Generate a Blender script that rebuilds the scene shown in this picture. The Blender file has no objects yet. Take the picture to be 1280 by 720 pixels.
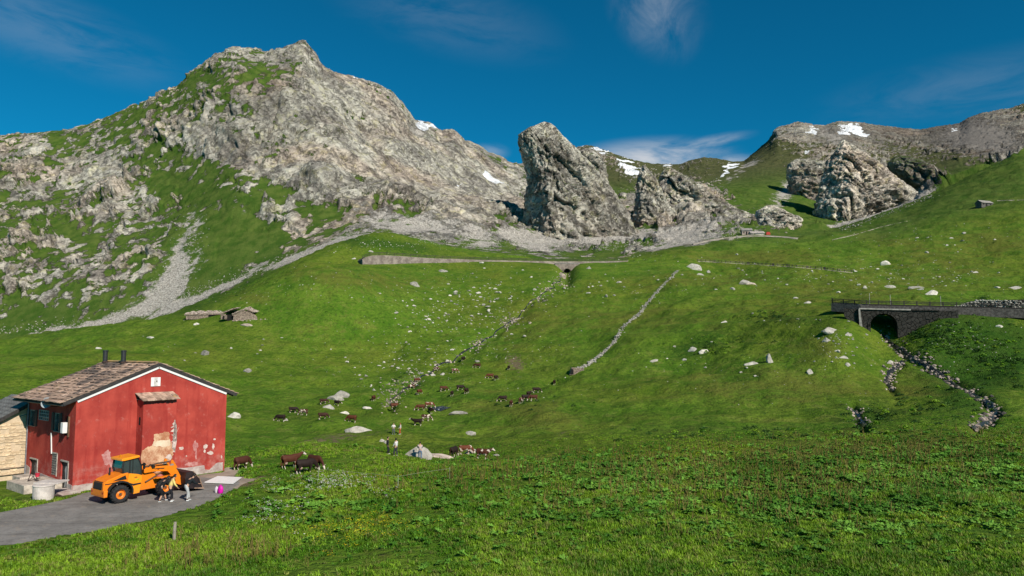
import bpy, bmesh, math, random
import numpy as np
from mathutils import Vector, Matrix, Euler, noise as mnoise
from mathutils.bvhtree import BVHTree
R = math.radians
random.seed(7); rng = np.random.default_rng(7)
S = bpy.context.scene
COL = S.collection

# ------------------------------------------------------------ camera, sky, sun, exposure
F = 900.0; PITCH = math.atan(75.0 / F)
cam = bpy.data.cameras.new('camera'); camo = bpy.data.objects.new('camera', cam); COL.objects.link(camo)
cam.sensor_width = 36; cam.lens = F / 1280 * 36; cam.clip_start = 0.5; cam.clip_end = 20000
camo.rotation_euler = (math.pi / 2 + PITCH, 0, 0); S.camera = camo
SUN_AZ = math.atan2(.58, -.815); SUN_EL = R(35)
SUND = Vector((math.sin(SUN_AZ) * math.cos(SUN_EL), math.cos(SUN_AZ) * math.cos(SUN_EL), math.sin(SUN_EL)))
sun = bpy.data.lights.new('sun', 'SUN'); suno = bpy.data.objects.new('sun', sun); COL.objects.link(suno)
sun.energy = 5.0; sun.angle = R(0.5); sun.color = (1.0, 0.93, 0.82)
suno.rotation_euler = SUND.to_track_quat('Z', 'Y').to_euler(); suno.location = (0, 0, 300)
S.view_settings.view_transform = 'Standard'; S.view_settings.look = 'None'
S.view_settings.exposure = 0.10; S.view_settings.gamma = 1; S.view_settings.use_curve_mapping = False
S.cycles.max_bounces = 4; S.cycles.diffuse_bounces = 1; S.cycles.glossy_bounces = 2; S.cycles.transparent_max_bounces = 6

def ray(px, py):
    X = px - 640.0; Y = 360.0 - py
    c, s = math.cos(PITCH), math.sin(PITCH)
    return Vector((X, F * c - Y * s, F * s + Y * c)).normalized()
def at(px, py, D):                       # point seen at that place of the picture, D metres ahead
    r = ray(px, py); return r * (D / r.y)
def on_plane(px, py, z):
    r = ray(px, py); return r * (z / r.z)

class NT:
    def __init__(s, tree): s.t = tree; s.n = tree.nodes; s.l = tree.links
    def new(s, typ, **kw):
        n = s.n.new(typ)
        for k, v in kw.items():
            if k.startswith('i_'):
                k = k[2:]; k = int(k) if k.isdigit() else k.replace('_', ' ')
                if hasattr(v, 'is_output'): s.l.new(v, n.inputs[k])
                else: n.inputs[k].default_value = v
            else: setattr(n, k, v)
        return n
    def link(s, a, b): s.l.new(a, b)
    def math(s, op, a, b=None, clamp=False):
        n = s.n.new('ShaderNodeMath'); n.operation = op; n.use_clamp = clamp
        for i, v in enumerate((a, b)):
            if v is None: continue
            if hasattr(v, 'is_output'): s.l.new(v, n.inputs[i])
            else: n.inputs[i].default_value = v
        return n.outputs[0]
    def vmath(s, op, a, b=None, out=0):
        n = s.n.new('ShaderNodeVectorMath'); n.operation = op
        for i, v in enumerate((a, b)):
            if v is None: continue
            if hasattr(v, 'is_output'): s.l.new(v, n.inputs[i])
            else: n.inputs[i].default_value = v
        return n.outputs[out]
    def mix(s, fac, a, b, blend='MIX'):
        n = s.n.new('ShaderNodeMix'); n.data_type = 'RGBA'; n.blend_type = blend; n.clamp_factor = True
        for k, v in ((0, fac), (6, a), (7, b)):
            if hasattr(v, 'is_output'): s.l.new(v, n.inputs[k])
            else: n.inputs[k].default_value = (v if k == 0 else tuple(v) + (1,) * (4 - len(v)))
        return n.outputs[2]
    def ramp(s, fac, stops, interp='LINEAR'):
        n = s.n.new('ShaderNodeValToRGB'); n.color_ramp.interpolation = interp
        e = n.color_ramp.elements
        while len(e) < len(stops): e.new(0.5)
        for el, (p, c) in zip(e, stops):
            el.position = p; el.color = (c, c, c, 1) if not hasattr(c, '__len__') else tuple(c) + (1,) * (4 - len(c))
        s.l.new(fac, n.inputs[0]); return n.outputs[0]
    def step(s, v, a, b):                # smooth 0..1 between a and b
        n = s.n.new('ShaderNodeMapRange'); n.interpolation_type = 'SMOOTHSTEP'
        s.l.new(v, n.inputs[0]); n.inputs[1].default_value = a; n.inputs[2].default_value = b
        return n.outputs[0]
    def noise(s, vec, scale, detail=3, rough=.55, dist=0, dim='3D'):
        n = s.n.new('ShaderNodeTexNoise'); n.noise_dimensions = dim
        if vec is not None: s.l.new(vec, n.inputs['Vector'])
        n.inputs['Scale'].default_value = scale; n.inputs['Detail'].default_value = detail
        n.inputs['Roughness'].default_value = rough; n.inputs['Distortion'].default_value = dist
        return n.outputs[0]
    def voro(s, vec, scale, feature='F1', rnd=1.0):
        n = s.n.new('ShaderNodeTexVoronoi'); n.feature = feature
        if vec is not None: s.l.new(vec, n.inputs['Vector'])
        n.inputs['Scale'].default_value = scale; n.inputs['Randomness'].default_value = rnd
        return n

# ---- sky
W = bpy.data.worlds.new("World"); S.world = W; W.use_nodes = True
T = NT(W.node_tree); W.node_tree.nodes.clear()
sky = T.new('ShaderNodeTexSky', sky_type='NISHITA', sun_disc=False, sun_elevation=SUN_EL, sun_rotation=SUN_AZ,
            altitude=2400, air_density=1.0, dust_density=0.3, ozone_density=3.0)
tc = T.new('ShaderNodeTexCoord')
dirv = T.vmath('NORMALIZE', tc.outputs['Generated'])
skyc = T.mix(1.0, sky.outputs[0], (0.03, 0.76, 0.90), 'MULTIPLY')
def cloud_mask(px, py, rx, ry, tilt=0):
    c = ray(px, py); up = Vector((0, 0, 1)); r = c.cross(up).normalized(); u = r.cross(c).normalized()
    ct, st = math.cos(tilt), math.sin(tilt); r2 = r * ct + u * st; u2 = u * ct - r * st
    d = T.vmath('SUBTRACT', dirv, tuple(c))
    a = T.math('MULTIPLY', T.vmath('DOT_PRODUCT', d, tuple(r2), 1), F / rx)
    b = T.math('MULTIPLY', T.vmath('DOT_PRODUCT', d, tuple(u2), 1), F / ry)
    q = T.math('SQRT', T.math('ADD', T.math('MULTIPLY', a, a), T.math('MULTIPLY', b, b)))
    return T.math('SUBTRACT', 1.0, T.step(q, 0.0, 1.0))
mp = T.new('ShaderNodeMapping', i_Vector=dirv, i_Rotation=(0, R(-14), 0), i_Scale=(9, 9, 30))
wn = T.noise(mp.outputs[0], 1.0, 6, .62, .6)
mp2 = T.new('ShaderNodeMapping', i_Vector=dirv, i_Rotation=(0, R(-50), 0), i_Scale=(17, 17, 13))
wn2 = T.noise(mp2.outputs[0], 1.0, 6, .65, .8)
cl = T.math('MULTIPLY', cloud_mask(822, 14, 78, 56, R(-50)), T.step(wn2, .30, .85))
cl = T.math('MULTIPLY', cl, 0.36)
for (px, py, rx, ry, tl, k) in ((812, 198, 120, 30, 0, .95), (868, 182, 80, 11, R(8), .6), (1230, 105, 190, 42, 0, .09), (30, 25, 190, 50, R(-10), .12),
                               (560, 20, 170, 55, R(-12), .07), (905, 203, 60, 13, 0, .6), (612, 190, 30, 14, 0, .3)):
    m = T.math('MULTIPLY', T.math('MULTIPLY', cloud_mask(px, py, rx, ry, tl), T.step(wn, .30, .64)), k)
    cl = T.math('MAXIMUM', cl, m)
skyf = T.mix(cl, skyc, (6.2, 6.5, 7.0))
bg = T.new('ShaderNodeBackground', i_Color=skyf, i_Strength=0.090)
wo = T.new('ShaderNodeOutputWorld'); T.link(bg.outputs[0], wo.inputs[0])

# ------------------------------------------------------------ numpy noise
def _h(ix, iy, iz, seed):
    h = (ix.astype(np.uint32) * np.uint32(374761393) + iy.astype(np.uint32) * np.uint32(668265263) + iz.astype(np.uint32) * np.uint32(2246822519) + np.uint32(seed * 974711))
    h = (h ^ (h >> np.uint32(13))) * np.uint32(1274126177)
    h ^= h >> np.uint32(16); h = h * np.uint32(2246822519); h ^= h >> np.uint32(13)
    return h
def vnoise(x, y, z, seed=0):
    """gradient noise, about -1..1"""
    x = np.asarray(x, np.float32); y = np.asarray(y, np.float32); z = np.asarray(z, np.float32)
    xi = np.floor(x); yi = np.floor(y); zi = np.floor(z)
    fx, fy, fz = x - xi, y - yi, z - zi
    xi = xi.astype(np.int64); yi = yi.astype(np.int64); zi = zi.astype(np.int64)
    u, v, w = [t * t * t * (t * (t * 6 - 15) + 10) for t in (fx, fy, fz)]
    out = 0
    for dx in (0, 1):
        for dy in (0, 1):
            for dz in (0, 1):
                h = _h(xi + dx, yi + dy, zi + dz, seed)
                gx = ((h & np.uint32(1023)).astype(np.float32) / 511.5 - 1); gy = (((h >> np.uint32(10)) & np.uint32(1023)).astype(np.float32) / 511.5 - 1)
                gz = (((h >> np.uint32(20)) & np.uint32(1023)).astype(np.float32) / 511.5 - 1)
                d = gx * (fx - dx) + gy * (fy - dy) + gz * (fz - dz)
                wt = (u if dx else 1 - u) * (v if dy else 1 - v) * (w if dz else 1 - w)
                out = out + d * wt
    return out * 1.5
def fbm(x, y, z, scale, octs=3, seed=0, gain=.5, ridged=False):
    a = 1.0; t = 0; s = 1.0 / scale; n = 0
    for o in range(octs):
        v = vnoise(x * s, y * s, z * s, seed + o * 17)
        if ridged: v = 1 - 2 * np.abs(v)
        t = t + v * a; n += a; a *= gain; s *= 2.03
    return t / n
def worley(x, y, z, scale, seed=0, tilt=.6):
    """broken rock: each cell is a tilted facet; returns facet height (-1..1) and distance to the crack"""
    x = np.asarray(x, np.float32) / scale; y = np.asarray(y, np.float32) / scale; z = np.asarray(z, np.float32) / scale
    xi = np.floor(x).astype(np.int64); yi = np.floor(y).astype(np.int64); zi = np.floor(z).astype(np.int64)
    F1 = np.full(x.shape, 9., np.float32); F2 = F1.copy(); V = np.zeros(x.shape, np.float32)
    k = np.float32(1 / 1023)
    for dx in (-1, 0, 1):
        for dy in (-1, 0, 1):
            for dz in (-1, 0, 1):
                h = _h(xi + dx, yi + dy, zi + dz, seed); h2 = h * np.uint32(2654435761)
                ox = xi + dx + (h & np.uint32(1023)) * k - x; oy = yi + dy + ((h >> np.uint32(10)) & np.uint32(1023)) * k - y; oz = zi + dz + ((h >> np.uint32(20)) & np.uint32(1023)) * k - z
                d = ox * ox + oy * oy + oz * oz
                a = ((h2 >> np.uint32(2)) & np.uint32(1023)) * k * 2 - 1; b = ((h2 >> np.uint32(12)) & np.uint32(1023)) * k * 2 - 1; c = ((h2 >> np.uint32(22)) & np.uint32(1023)) * k * 2 - 1
                v = a * .5 - tilt * (a * ox + b * oy + c * oz) * 1.4
                m = d < F1
                F2 = np.where(m, F1, np.minimum(F2, d)); V = np.where(m, v, V); F1 = np.where(m, d, F1)
    return V, np.sqrt(F2) - np.sqrt(F1)
def sstep(x, a, b):
    t = np.clip((x - a) / (b - a), 0, 1); return t * t * (3 - 2 * t)

# ------------------------------------------------------------ the land: one sheet, built as strips of rising distance
EX = np.concatenate([-40 - np.geomspace(4, 1500, 34)[::-1], np.arange(-40, 1320.1, 1.3), 1320 + np.geomspace(4, 1500, 34)])
NC = len(EX)
def poly(pts, sm):
    p = np.array(pts, float); g = np.arange(-80, 1361, 2.0)
    y = np.interp(g, p[:, 0], p[:, 1])
    if sm:
        k = np.exp(-.5 * (np.arange(-int(3 * sm / 2) - 1, int(3 * sm / 2) + 2) * 2 / sm) ** 2); k /= k.sum()
        yp = np.pad(y, len(k) // 2, mode='edge'); y = np.convolve(yp, k, 'valid')
    return np.interp(EX, g, y)
def plane_py(z, D): return 435 - z / D * F
# (rows up to this line, smoothing, height line [(px,py)], distance line [(px,D)])
L = [
 (0, 0, [(0, plane_py(-10.7, 3.))], [(0, 3.)]),
 (10, 0, [(0, plane_py(-10.7, 25.))], [(0, 25.)]),
 (12, 0, [(0, 722), (1280, 720)], [(0, 33.4)]),
 (56, 10, [(0, 650), (300, 648), (640, 640), (1280, 636)], [(0, 44.5), (640, 47), (1280, 47)]),
 (34, 10, [(0, 602), (200, 602), (300, 597), (420, 596), (640, 599), (900, 596), (1280, 592)], [(0, 57), (300, 58), (640, 60), (1280, 60)]),
 (34, 10, [(0, 570), (200, 574), (300, 562), (400, 555), (470, 559), (520, 571), (560, 575), (640, 574), (700, 568), (900, 553), (1100, 542), (1280, 536)], [(0, 75), (250, 80), (300, 82), (470, 80), (560, 86), (1280, 86)]),
 (14, 10, [(0, 545), (150, 550), (250, 560), (300, 558), (400, 562), (470, 571), (520, 571), (600, 566), (700, 556), (900, 546), (1100, 532), (1280, 526)], [(0, 96), (1280, 96)]),
 (26, 10, [(0, 520), (200, 530), (300, 545), (400, 540), (470, 537), (520, 543), (560, 545), (640, 541), (700, 537), (900, 530), (1060, 522), (1100, 524), (1160, 515), (1280, 500)], [(0, 114), (1280, 114)]),
 (36, 12, [(0, 490), (200, 505), (300, 520), (400, 516), (480, 514), (550, 520), (620, 510), (700, 497), (800, 492), (900, 486), (1000, 483), (1060, 480), (1110, 486), (1160, 480), (1200, 480), (1230, 470), (1280, 455)], [(0, 145), (1280, 140)]),
 (38, 12, [(0, 455), (100, 455), (200, 462), (300, 470), (400, 476), (480, 480), (520, 480), (600, 470), (640, 474), (700, 474), (760, 462), (800, 457), (900, 448), (1000, 424), (1040, 402), (1064, 400), (1082, 414), (1105, 428), (1125, 424), (1148, 408), (1170, 394), (1200, 392), (1280, 394)], [(0, 190), (700, 185), (900, 175), (1000, 166), (1280, 160)]),
 (26, 8, [(0, 444), (100, 434), (187, 424), (300, 420), (400, 430), (480, 452), (520, 452), (600, 446), (660, 440), (740, 437), (800, 420), (850, 408), (900, 404), (1000, 393), (1040, 384), (1100, 384), (1280, 387)], [(0, 225), (700, 215), (900, 200), (1000, 182), (1280, 174)]),
 (50, 8, [(0, 428), (100, 411), (187, 399), (213, 393), (267, 377), (333, 350), (387, 338), (427, 336), (455, 345), (500, 375), (550, 395), (600, 405), (640, 400), (680, 390), (740, 385), (800, 384), (850, 372), (900, 368), (1000, 362), (1100, 360), (1200, 357), (1280, 354)], [(0, 262), (1280, 262)]),
 (44, 6, [(0, 436), (100, 420), (187, 409), (213, 404), (267, 388), (333, 358), (387, 343), (427, 336), (455, 329), (500, 330), (560, 330.5), (620, 330), (700, 330.5), (780, 330), (850, 331), (900, 342), (1000, 333), (1100, 330), (1200, 322), (1280, 312)], [(0, 300), (387, 300), (427, 322), (455, 330), (500, 337), (560, 345), (700, 360), (780, 365), (850, 340), (900, 330), (1280, 330)]),
 (34, 6, [(0, 446), (100, 428), (187, 409), (213, 396), (300, 358), (360, 330), (427, 303), (460, 292), (490, 290), (530, 302), (560, 311), (620, 319), (700, 326), (780, 326), (850, 316), (900, 322), (1000, 312), (1100, 306), (1200, 288), (1280, 270)], [(0, 345), (387, 352), (460, 372), (560, 378), (700, 392), (780, 396), (850, 390), (1280, 400)]),
 (16, 6, [(0, 450), (100, 432), (187, 412), (213, 399), (300, 362), (360, 334), (427, 307), (460, 298), (490, 296), (530, 303), (560, 308), (620, 317), (700, 324), (780, 324), (850, 310), (900, 303), (1000, 297), (1040, 294), (1100, 290), (1200, 268), (1280, 248)], [(0, 420), (1280, 440)]),
 (70, 10, [(0, 350), (100, 335), (200, 325), (300, 300), (400, 272), (500, 268), (600, 284), (660, 296), (700, 302), (780, 302), (850, 292), (900, 285), (960, 286), (1000, 288), (1040, 288), (1060, 282), (1100, 268), (1150, 250), (1200, 226), (1240, 208), (1280, 192)], [(0, 520), (300, 505), (450, 520), (600, 550), (720, 600), (1280, 600)]),
 (80, 14, [(0, 245), (100, 245), (200, 220), (300, 190), (400, 170), (500, 215), (560, 240), (600, 252), (660, 262), (700, 268), (780, 268), (850, 258), (900, 255), (960, 258), (1000, 264), (1050, 278), (1100, 275), (1150, 257), (1200, 235), (1240, 222), (1280, 212)], [(0, 680), (200, 660), (300, 600), (360, 620), (480, 700), (600, 760), (720, 850), (1280, 850)]),
 (90, 1.2, [(-40, 172), (0, 170), (60, 165), (90, 162), (120, 152), (150, 140), (180, 128), (220, 110), (238, 92), (262, 78), (275, 68), (292, 63), (315, 63), (332, 67), (345, 64), (358, 60), (372, 52), (379, 49), (388, 60), (400, 80), (420, 96), (445, 101), (470, 108), (488, 115), (505, 133), (518, 151), (535, 155), (552, 167), (565, 162), (580, 177), (595, 181), (610, 192), (640, 205), (652, 208), (664, 212), (700, 238), (780, 232), (850, 232), (900, 227), (940, 222), (1000, 216), (1040, 222), (1060, 232), (1100, 235), (1150, 225), (1200, 210), (1240, 203), (1280, 196)], [(0, 830), (250, 800), (375, 820), (520, 920), (650, 1080), (760, 1250), (1280, 1250)]),
 (8, 1.2, [(-40, 202), (0, 200), (60, 195), (120, 182), (180, 158), (220, 140), (275, 98), (345, 94), (375, 86), (400, 107), (420, 122), (470, 134), (505, 156), (520, 177), (580, 207), (640, 225), (652, 224), (664, 222), (700, 230), (780, 225), (850, 226), (900, 220), (940, 212), (1000, 204), (1040, 208), (1060, 216), (1100, 222), (1150, 212), (1200, 198), (1240, 190), (1280, 184)], [(0, 1400), (1280, 1450)]),
 (80, 1.2, [(0, 300), (520, 260), (600, 230), (640, 205), (650, 206), (662, 202), (672, 198), (700, 190), (735, 181), (760, 190), (790, 200), (815, 205), (850, 206), (862, 201), (880, 197), (898, 199), (915, 203), (930, 202), (945, 190), (962, 174), (972, 160), (985, 157), (1000, 154), (1015, 157), (1030, 158), (1048, 152), (1070, 153), (1100, 158), (1130, 161), (1150, 163), (1165, 160), (1200, 155), (1212, 147), (1240, 140), (1262, 136), (1280, 130), (1330, 110)], [(0, 2300), (1280, 2300)]),
 (10, 4, [(0, 420), (1280, 420)], [(0, 3600), (1280, 3600)]),
]
PYL = np.array([poly(a[2], a[1]) for a in L]); DL = np.log(np.array([poly(a[3], 12) for a in L]))
def pchip_cols(x, y, rows):
    h = np.diff(x, axis=0); d = np.diff(y, axis=0) / h
    m = np.zeros_like(y)
    w1 = 2 * h[1:] + h[:-1]; w2 = h[1:] + 2 * h[:-1]
    with np.errstate(all='ignore'):
        mm = (w1 + w2) / (w1 / d[:-1] + w2 / d[1:])
    m[1:-1] = np.where(d[:-1] * d[1:] > 0, mm, 0); m[0] = d[0]; m[-1] = d[-1]
    X, Y = [x[:1]], [y[:1]]
    for k in range(1, len(x)):
        n = rows[k]; t = (np.arange(1, n + 1) / n)[:, None]
        X.append(x[k - 1] + h[k - 1] * t)
        Y.append(y[k - 1] * (2 * t**3 - 3 * t**2 + 1) + h[k - 1] * m[k - 1] * (t**3 - 2 * t**2 + t) + y[k] * (-2 * t**3 + 3 * t**2) + h[k - 1] * m[k] * (t**3 - t**2))
    return np.concatenate(X), np.concatenate(Y)
LD, PY = pchip_cols(DL, PYL, [a[0] for a in L])
D = np.exp(LD); NR = D.shape[0]
PX = np.broadcast_to(EX, D.shape)
cP, sP = math.cos(PITCH), math.sin(PITCH)
yo = 360 - PY; dy = F * cP - yo * sP; dz = F * sP + yo * cP
GX = (PX - 640) / F * D                       # constant bearing per column
GY = D.copy()
rowid = np.concatenate([[0]] + [np.full(a[0], k) for k, a in enumerate(L) if k])
LAY = np.broadcast_to(rowid[:, None], D.shape)
GZ = dz / dy * D
# bearing correction so that a column keeps its place in the picture
GX = (PX - 640) / dy * D

# ---- painted covers: blobs along the land (px, py, rx, ry, tilt, amount)
def blobs(lst, base=0.0):
    a = np.full(D.shape, base, np.float32)
    for (cx, cy, rx, ry, tl, v) in lst:
        c, s = math.cos(R(tl)), math.sin(R(tl))
        dx = PX - cx; dyy = cy - PY
        q = ((dx * c + dyy * s) / rx) ** 2 + ((dyy * c - dx * s) / ry) ** 2
        a += v * np.exp(-q * 1.2)
    return a
isM = np.maximum((LAY >= 16) * 1.0, (LAY == 15) * sstep(PX, 1030, 940))
leftm = isM * sstep(PX, 720, 640)
jx = fbm(GX, GY, GZ, 60, 2, 5) * 12; 
PXs, PYs = PX, PY
PX = PX + jx; PY = PY + fbm(GX, GY, GZ, 50, 2, 9) * 9
rock_paint = blobs([
 (60, 195, 110, 30, 0, .25), (150, 250, 120, 40, -20, .22), (330, 150, 120, 80, 0, .28), (480, 200, 110, 90, 0, .55), (560, 230, 80, 60, 0, .5),
 (300, 70, 60, 22, 0, .15), (400, 100, 50, 40, 0, .5), (250, 160, 60, 40, 0, .05), (30, 330, 60, 40, 0, .16), (400, 230, 90, 30, -20, .25),
 (360, 260, 80, 14, 15, .25), (20, 240, 40, 20, 0, .18), (140, 260, 70, 30, 10, .12), (130, 340, 90, 30, 15, .15),
 (325, 205, 80, 18, -22, .34), (270, 180, 60, 16, -10, .25), (370, 285, 60, 8, -20, .35), (270, 262, 30, 10, -10, .3), (120, 215, 60, 14, 10, .25), (40, 300, 50, 14, 0, .2), (110, 310, 120, 60, 0, .10), (330, 310, 26, 8, 0, .25),
 # green patches
 (280, 285, 55, 42, 10, -.75), (200, 215, 26, 40, 20, -.32), (225, 240, 25, 30, 0, -.22), (60, 200, 40, 10, 0, -.2), (70, 290, 70, 22, 10, -.25),
 (255, 110, 50, 22, 25, -.14), (330, 95, 40, 16, -20, -.30), (390, 260, 60, 16, -20, -.18), (440, 232, 60, 14, -20, -.42), (400, 265, 50, 10, -20, -.3), (505, 275, 40, 8, -15, -.35), (370, 110, 20, 20, -40, -.2), (75, 180, 12, 14, 0, -.5),
 (120, 400, 120, 22, 10, -.30), (20, 400, 50, 25, 0, -.2), (250, 325, 40, 30, 0, -.4), (345, 300, 30, 20, 30, -.35), (520, 265, 40, 12, -20, -.30),
 (120, 300, 40, 18, 0, -.2), (170, 150, 30, 10, 30, -.2), (60, 250, 40, 12, 20, -.25), (180, 330, 30, 12, 0, -.2), (450, 250, 50, 12, -15, -.2),
 (185, 195, 60, 8, 35, -.2), (520, 240, 14, 4, -20, -.4), (280, 210, 30, 12, 0, -.3), (350, 240, 40, 8, -20, -.3),
], .38)
right = sstep(PXs, 660, 740)
rock_right = blobs([
 (700, 270, 90, 50, 0, .6), (850, 270, 90, 40, 0, .62), (800, 300, 90, 18, 0, .3), (640, 290, 50, 24, -20, .45), (760, 225, 40, 12, -40, -.1),
 (750, 205, 40, 16, -30, .5), (700, 200, 40, 14, 0, .5), (880, 200, 60, 16, 0, .2), (860, 245, 60, 20, 0, .4),
 (1000, 165, 40, 14, 0, .6), (1080, 165, 90, 18, 0, .55), (1220, 165, 130, 40, -15, 1.3), (1150, 158, 60, 14, 0, .6), (1090, 215, 80, 36, -25, .55), (1170, 210, 50, 25, -20, .4),
 (1020, 205, 40, 18, 0, .3), (990, 230, 24, 10, 30, .3), (1160, 245, 30, 8, 25, .3), (960, 275, 34, 10, 0, .30), (930, 285, 20, 6, 0, .25),
 (890, 262, 60, 16, -10, .25), (985, 243, 24, 26, -50, -.3),
 (755, 228, 30, 20, -20, -.7), (940, 230, 50, 30, 0, -.5), (920, 265, 22, 14, 0, -.3), (1000, 262, 40, 16, 0, -.35), (800, 292, 30, 7, 0, -.7), (1220, 235, 80, 26, -25, -.9), (1150, 262, 60, 12, -20, -.6)], .12)
rock_mid = blobs([(600, 250, 60, 30, 0, .6), (600, 290, 60, 20, 0, .2), (560, 295, 40, 12, 0, .4), (640, 235, 30, 20, 0, .1), (620, 275, 26, 14, 30, -.3), (590, 305, 40, 6, -15, -.5), (560, 215, 40, 8, -30, -.1)], 0)
rockv = rock_paint * (1 - right) + rock_right * right + rock_mid * .8
hill_rock = blobs([(550, 400, 70, 30, 0, .06), (640, 330, 30, 8, 0, .03)], -.22)
scree = blobs([(215, 355, 22, 56, -38, .85), (150, 398, 70, 8, 22, 1.0), (260, 365, 90, 6, 27, 1.1), (380, 318, 70, 6, 22, 1.1), (60, 418, 60, 6, 12, .8), (500, 285, 100, 12, -14, .6), (170, 375, 60, 14, 30, .35), (245, 285, 10, 30, 10, .45), (300, 260, 30, 8, -30, .3), (410, 300, 80, 10, 10, .35), (80, 350, 60, 12, 10, .25),
 (545, 290, 60, 10, -10, .7), (600, 300, 25, 8, -30, .5), (650, 300, 50, 12, -15, .9), (500, 130, 26, 30, -30, .3), (520, 168, 26, 14, -10, .8), (590, 240, 40, 10, -30, .5), (460, 300, 30, 5, 10, .6),
 (230, 300, 10, 40, -10, .7), (780, 285, 40, 22, 20, .6), (830, 300, 90, 10, 8, .85), (790, 302, 150, 12, 0, .65), (700, 304, 60, 12, 0, .5), (880, 268, 60, 10, -12, .5), (940, 288, 30, 5, 0, .5), (800, 245, 14, 24, -20, .6), (985, 238, 34, 12, 35, .9), (970, 262, 24, 5, 10, .6), (1010, 178, 34, 10, -30, .35),
 (1090, 272, 60, 7, 23, 1.3), (1150, 252, 40, 5, 22, 1.0), (1050, 288, 20, 6, 20, .9), (930, 212, 30, 4, 35, .9), (1040, 172, 30, 14, -20, .9), (50, 220, 60, 12, 0, .3), (1210, 176, 60, 14, -20, .3), (1120, 188, 60, 8, -25, .4), (1235, 168, 70, 26, -15, 1.0), (1180, 178, 40, 10, -15, .5)])
snow = blobs([(527, 159, 10, 3.5, -35, 1.3), (543, 161, 9, 2.6, -15, 1.3), (446, 98, 10, 2.2, -5, .9), (605, 224, 7, 3, -35, 1.6), (622, 231, 16, 2.6, -12, 1.6), (656, 206, 4, 2, 0, 1.4), (575, 232, 4, 2, 0, .6)]) * (LAY < 18)
snow_far = blobs([(750, 190, 12, 2.4, -22, 1.5), (786, 212, 16, 5, -30, 1.9), (724, 181, 5, 1.6, -15, 1.), (782, 198, 4, 1.5, -20, 1.2), (836, 207, 5, 1.8, 0, 1.5), (916, 209, 10, 2.6, 12, 1.2), (905, 218, 12, 2.2, 40, 1.1),
 (1016, 166, 6, 4, -30, 1.5), (1062, 163, 13, 5, -5, 2.0), (1072, 168, 12, 3.5, -10, 1.8), (1006, 191, 3, 2, 0, 1.2), (1192, 163, 8, 1.6, 15, .8)]) * (LAY >= 17)
snow = snow + snow_far
n1 = fbm(GX, GY, GZ * 1.2, 24, 4, 31, .62); n2 = fbm(GX, GY, GZ, 9, 3, 61, .6)
n1b = fbm(GX, GY, GZ, 95, 2, 131)
n3 = fbm(GX * .9 + GZ * .5, GY, GZ * .8 - GX * .45, 13, 3, 91, .7)
rk = (rockv - .5) * 1.0 + n1 * .48 + n2 * .42 + n1b * .12 + n3 * .80
farM = sstep(LAY + 0.0, 17.5, 18)
ROCK = np.where(isM > .5, .5 + rk, hill_rock + .2 + n2 * .3)
ROCK = np.clip(ROCK, 0, 1)
SCREE = np.clip(scree * .86 * isM + (n2 * .22 + n3 * .35) * (scree > .1), 0, 1)
SNOW = np.clip(snow * isM, 0, 1.0)
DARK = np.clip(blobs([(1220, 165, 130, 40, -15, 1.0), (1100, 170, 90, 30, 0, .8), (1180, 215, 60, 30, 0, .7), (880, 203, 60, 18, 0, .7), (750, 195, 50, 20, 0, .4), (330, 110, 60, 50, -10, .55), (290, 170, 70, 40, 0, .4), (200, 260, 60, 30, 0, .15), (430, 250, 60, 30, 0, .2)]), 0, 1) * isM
PX, PY = PXs, PYs

# ---- relief
house_c = on_plane(150, 602, -10.5)
flat = np.exp(-(((GX + 36) / 26.0) ** 4 + ((GY - 56) / 17.0) ** 4))
def spot(px, py_d, rx, d, rd): return np.exp(-(((PX - px) / rx) ** 4 + ((D - d) / rd) ** 4))
calm = np.maximum.reduce([spot(620, 0, 190, 342, 34), spot(1180, 0, 150, 164, 16), spot(285, 0, 75, 232, 24)])
hillw = sstep(D, 60, 130) * (1 - isM) * (1 - calm)
GZ = GZ + hillw * (fbm(GX, GY, 0 * GX, 36, 3, 3) * 3.2 + fbm(GX, GY, 0 * GX, 14, 3, 8, .6) * 1.6 + np.maximum(0, fbm(GX, GY, 0 * GX, 5, 2, 12, .6)) * .85)
GZ = GZ + (1 - isM) * fbm(GX, GY, 0 * GX, 2.6, 2, 18) * .07 * (1 - flat) * sstep(D, 200, 60)
GZ = GZ + (1 - isM) * (1 - flat) * sstep(D, 110, 60) * sstep(D, 20, 34) * (fbm(GX, GY, 0 * GX, 16, 2, 71) * .35 + fbm(GX, GY, 0 * GX, 5, 2, 75) * .13)
# terraces/cow paths on the hillside
GZ = GZ + hillw * sstep(D, 120, 200) * .24 * np.sin(GZ * 2.2 + fbm(GX, GY, 0 * GX, 30, 2, 83) * 4)
ROADZ = -10.5
GZ = GZ * (1 - flat) + ROADZ * flat
# stream beds cut into the hill: (px,py) polylines
def cut(line, width, depth):
    global GZ
    for (ax, ay), (bx, by) in zip(line[:-1], line[1:]):
        ux, uy = bx - ax, by - ay; L2 = ux * ux + uy * uy
        t = np.clip(((PX - ax) * ux + (PY - ay) * uy) / L2, 0, 1)
        d = np.hypot(PX - ax - ux * t, (PY - ay - uy * t) * 1.5)
        yield np.exp(-(d / width) ** 2) * depth
STREAM_R = [(1105, 420), (1122, 436), (1140, 448), (1160, 458), (1180, 472), (1200, 486), (1222, 498), (1240, 508), (1244, 518), (1236, 528), (1216, 538)]
STREAM_R2 = [(1128, 452), (1112, 466), (1108, 478), (1116, 490)]
STREAM_R3 = [(1066, 514), (1074, 524), (1080, 536)]
STREAM_C = [(706, 340), (700, 352), (684, 362), (674, 372), (652, 390), (630, 408), (606, 424), (592, 434), (570, 448), (545, 458), (528, 470), (512, 484), (495, 496), (488, 508)]
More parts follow.
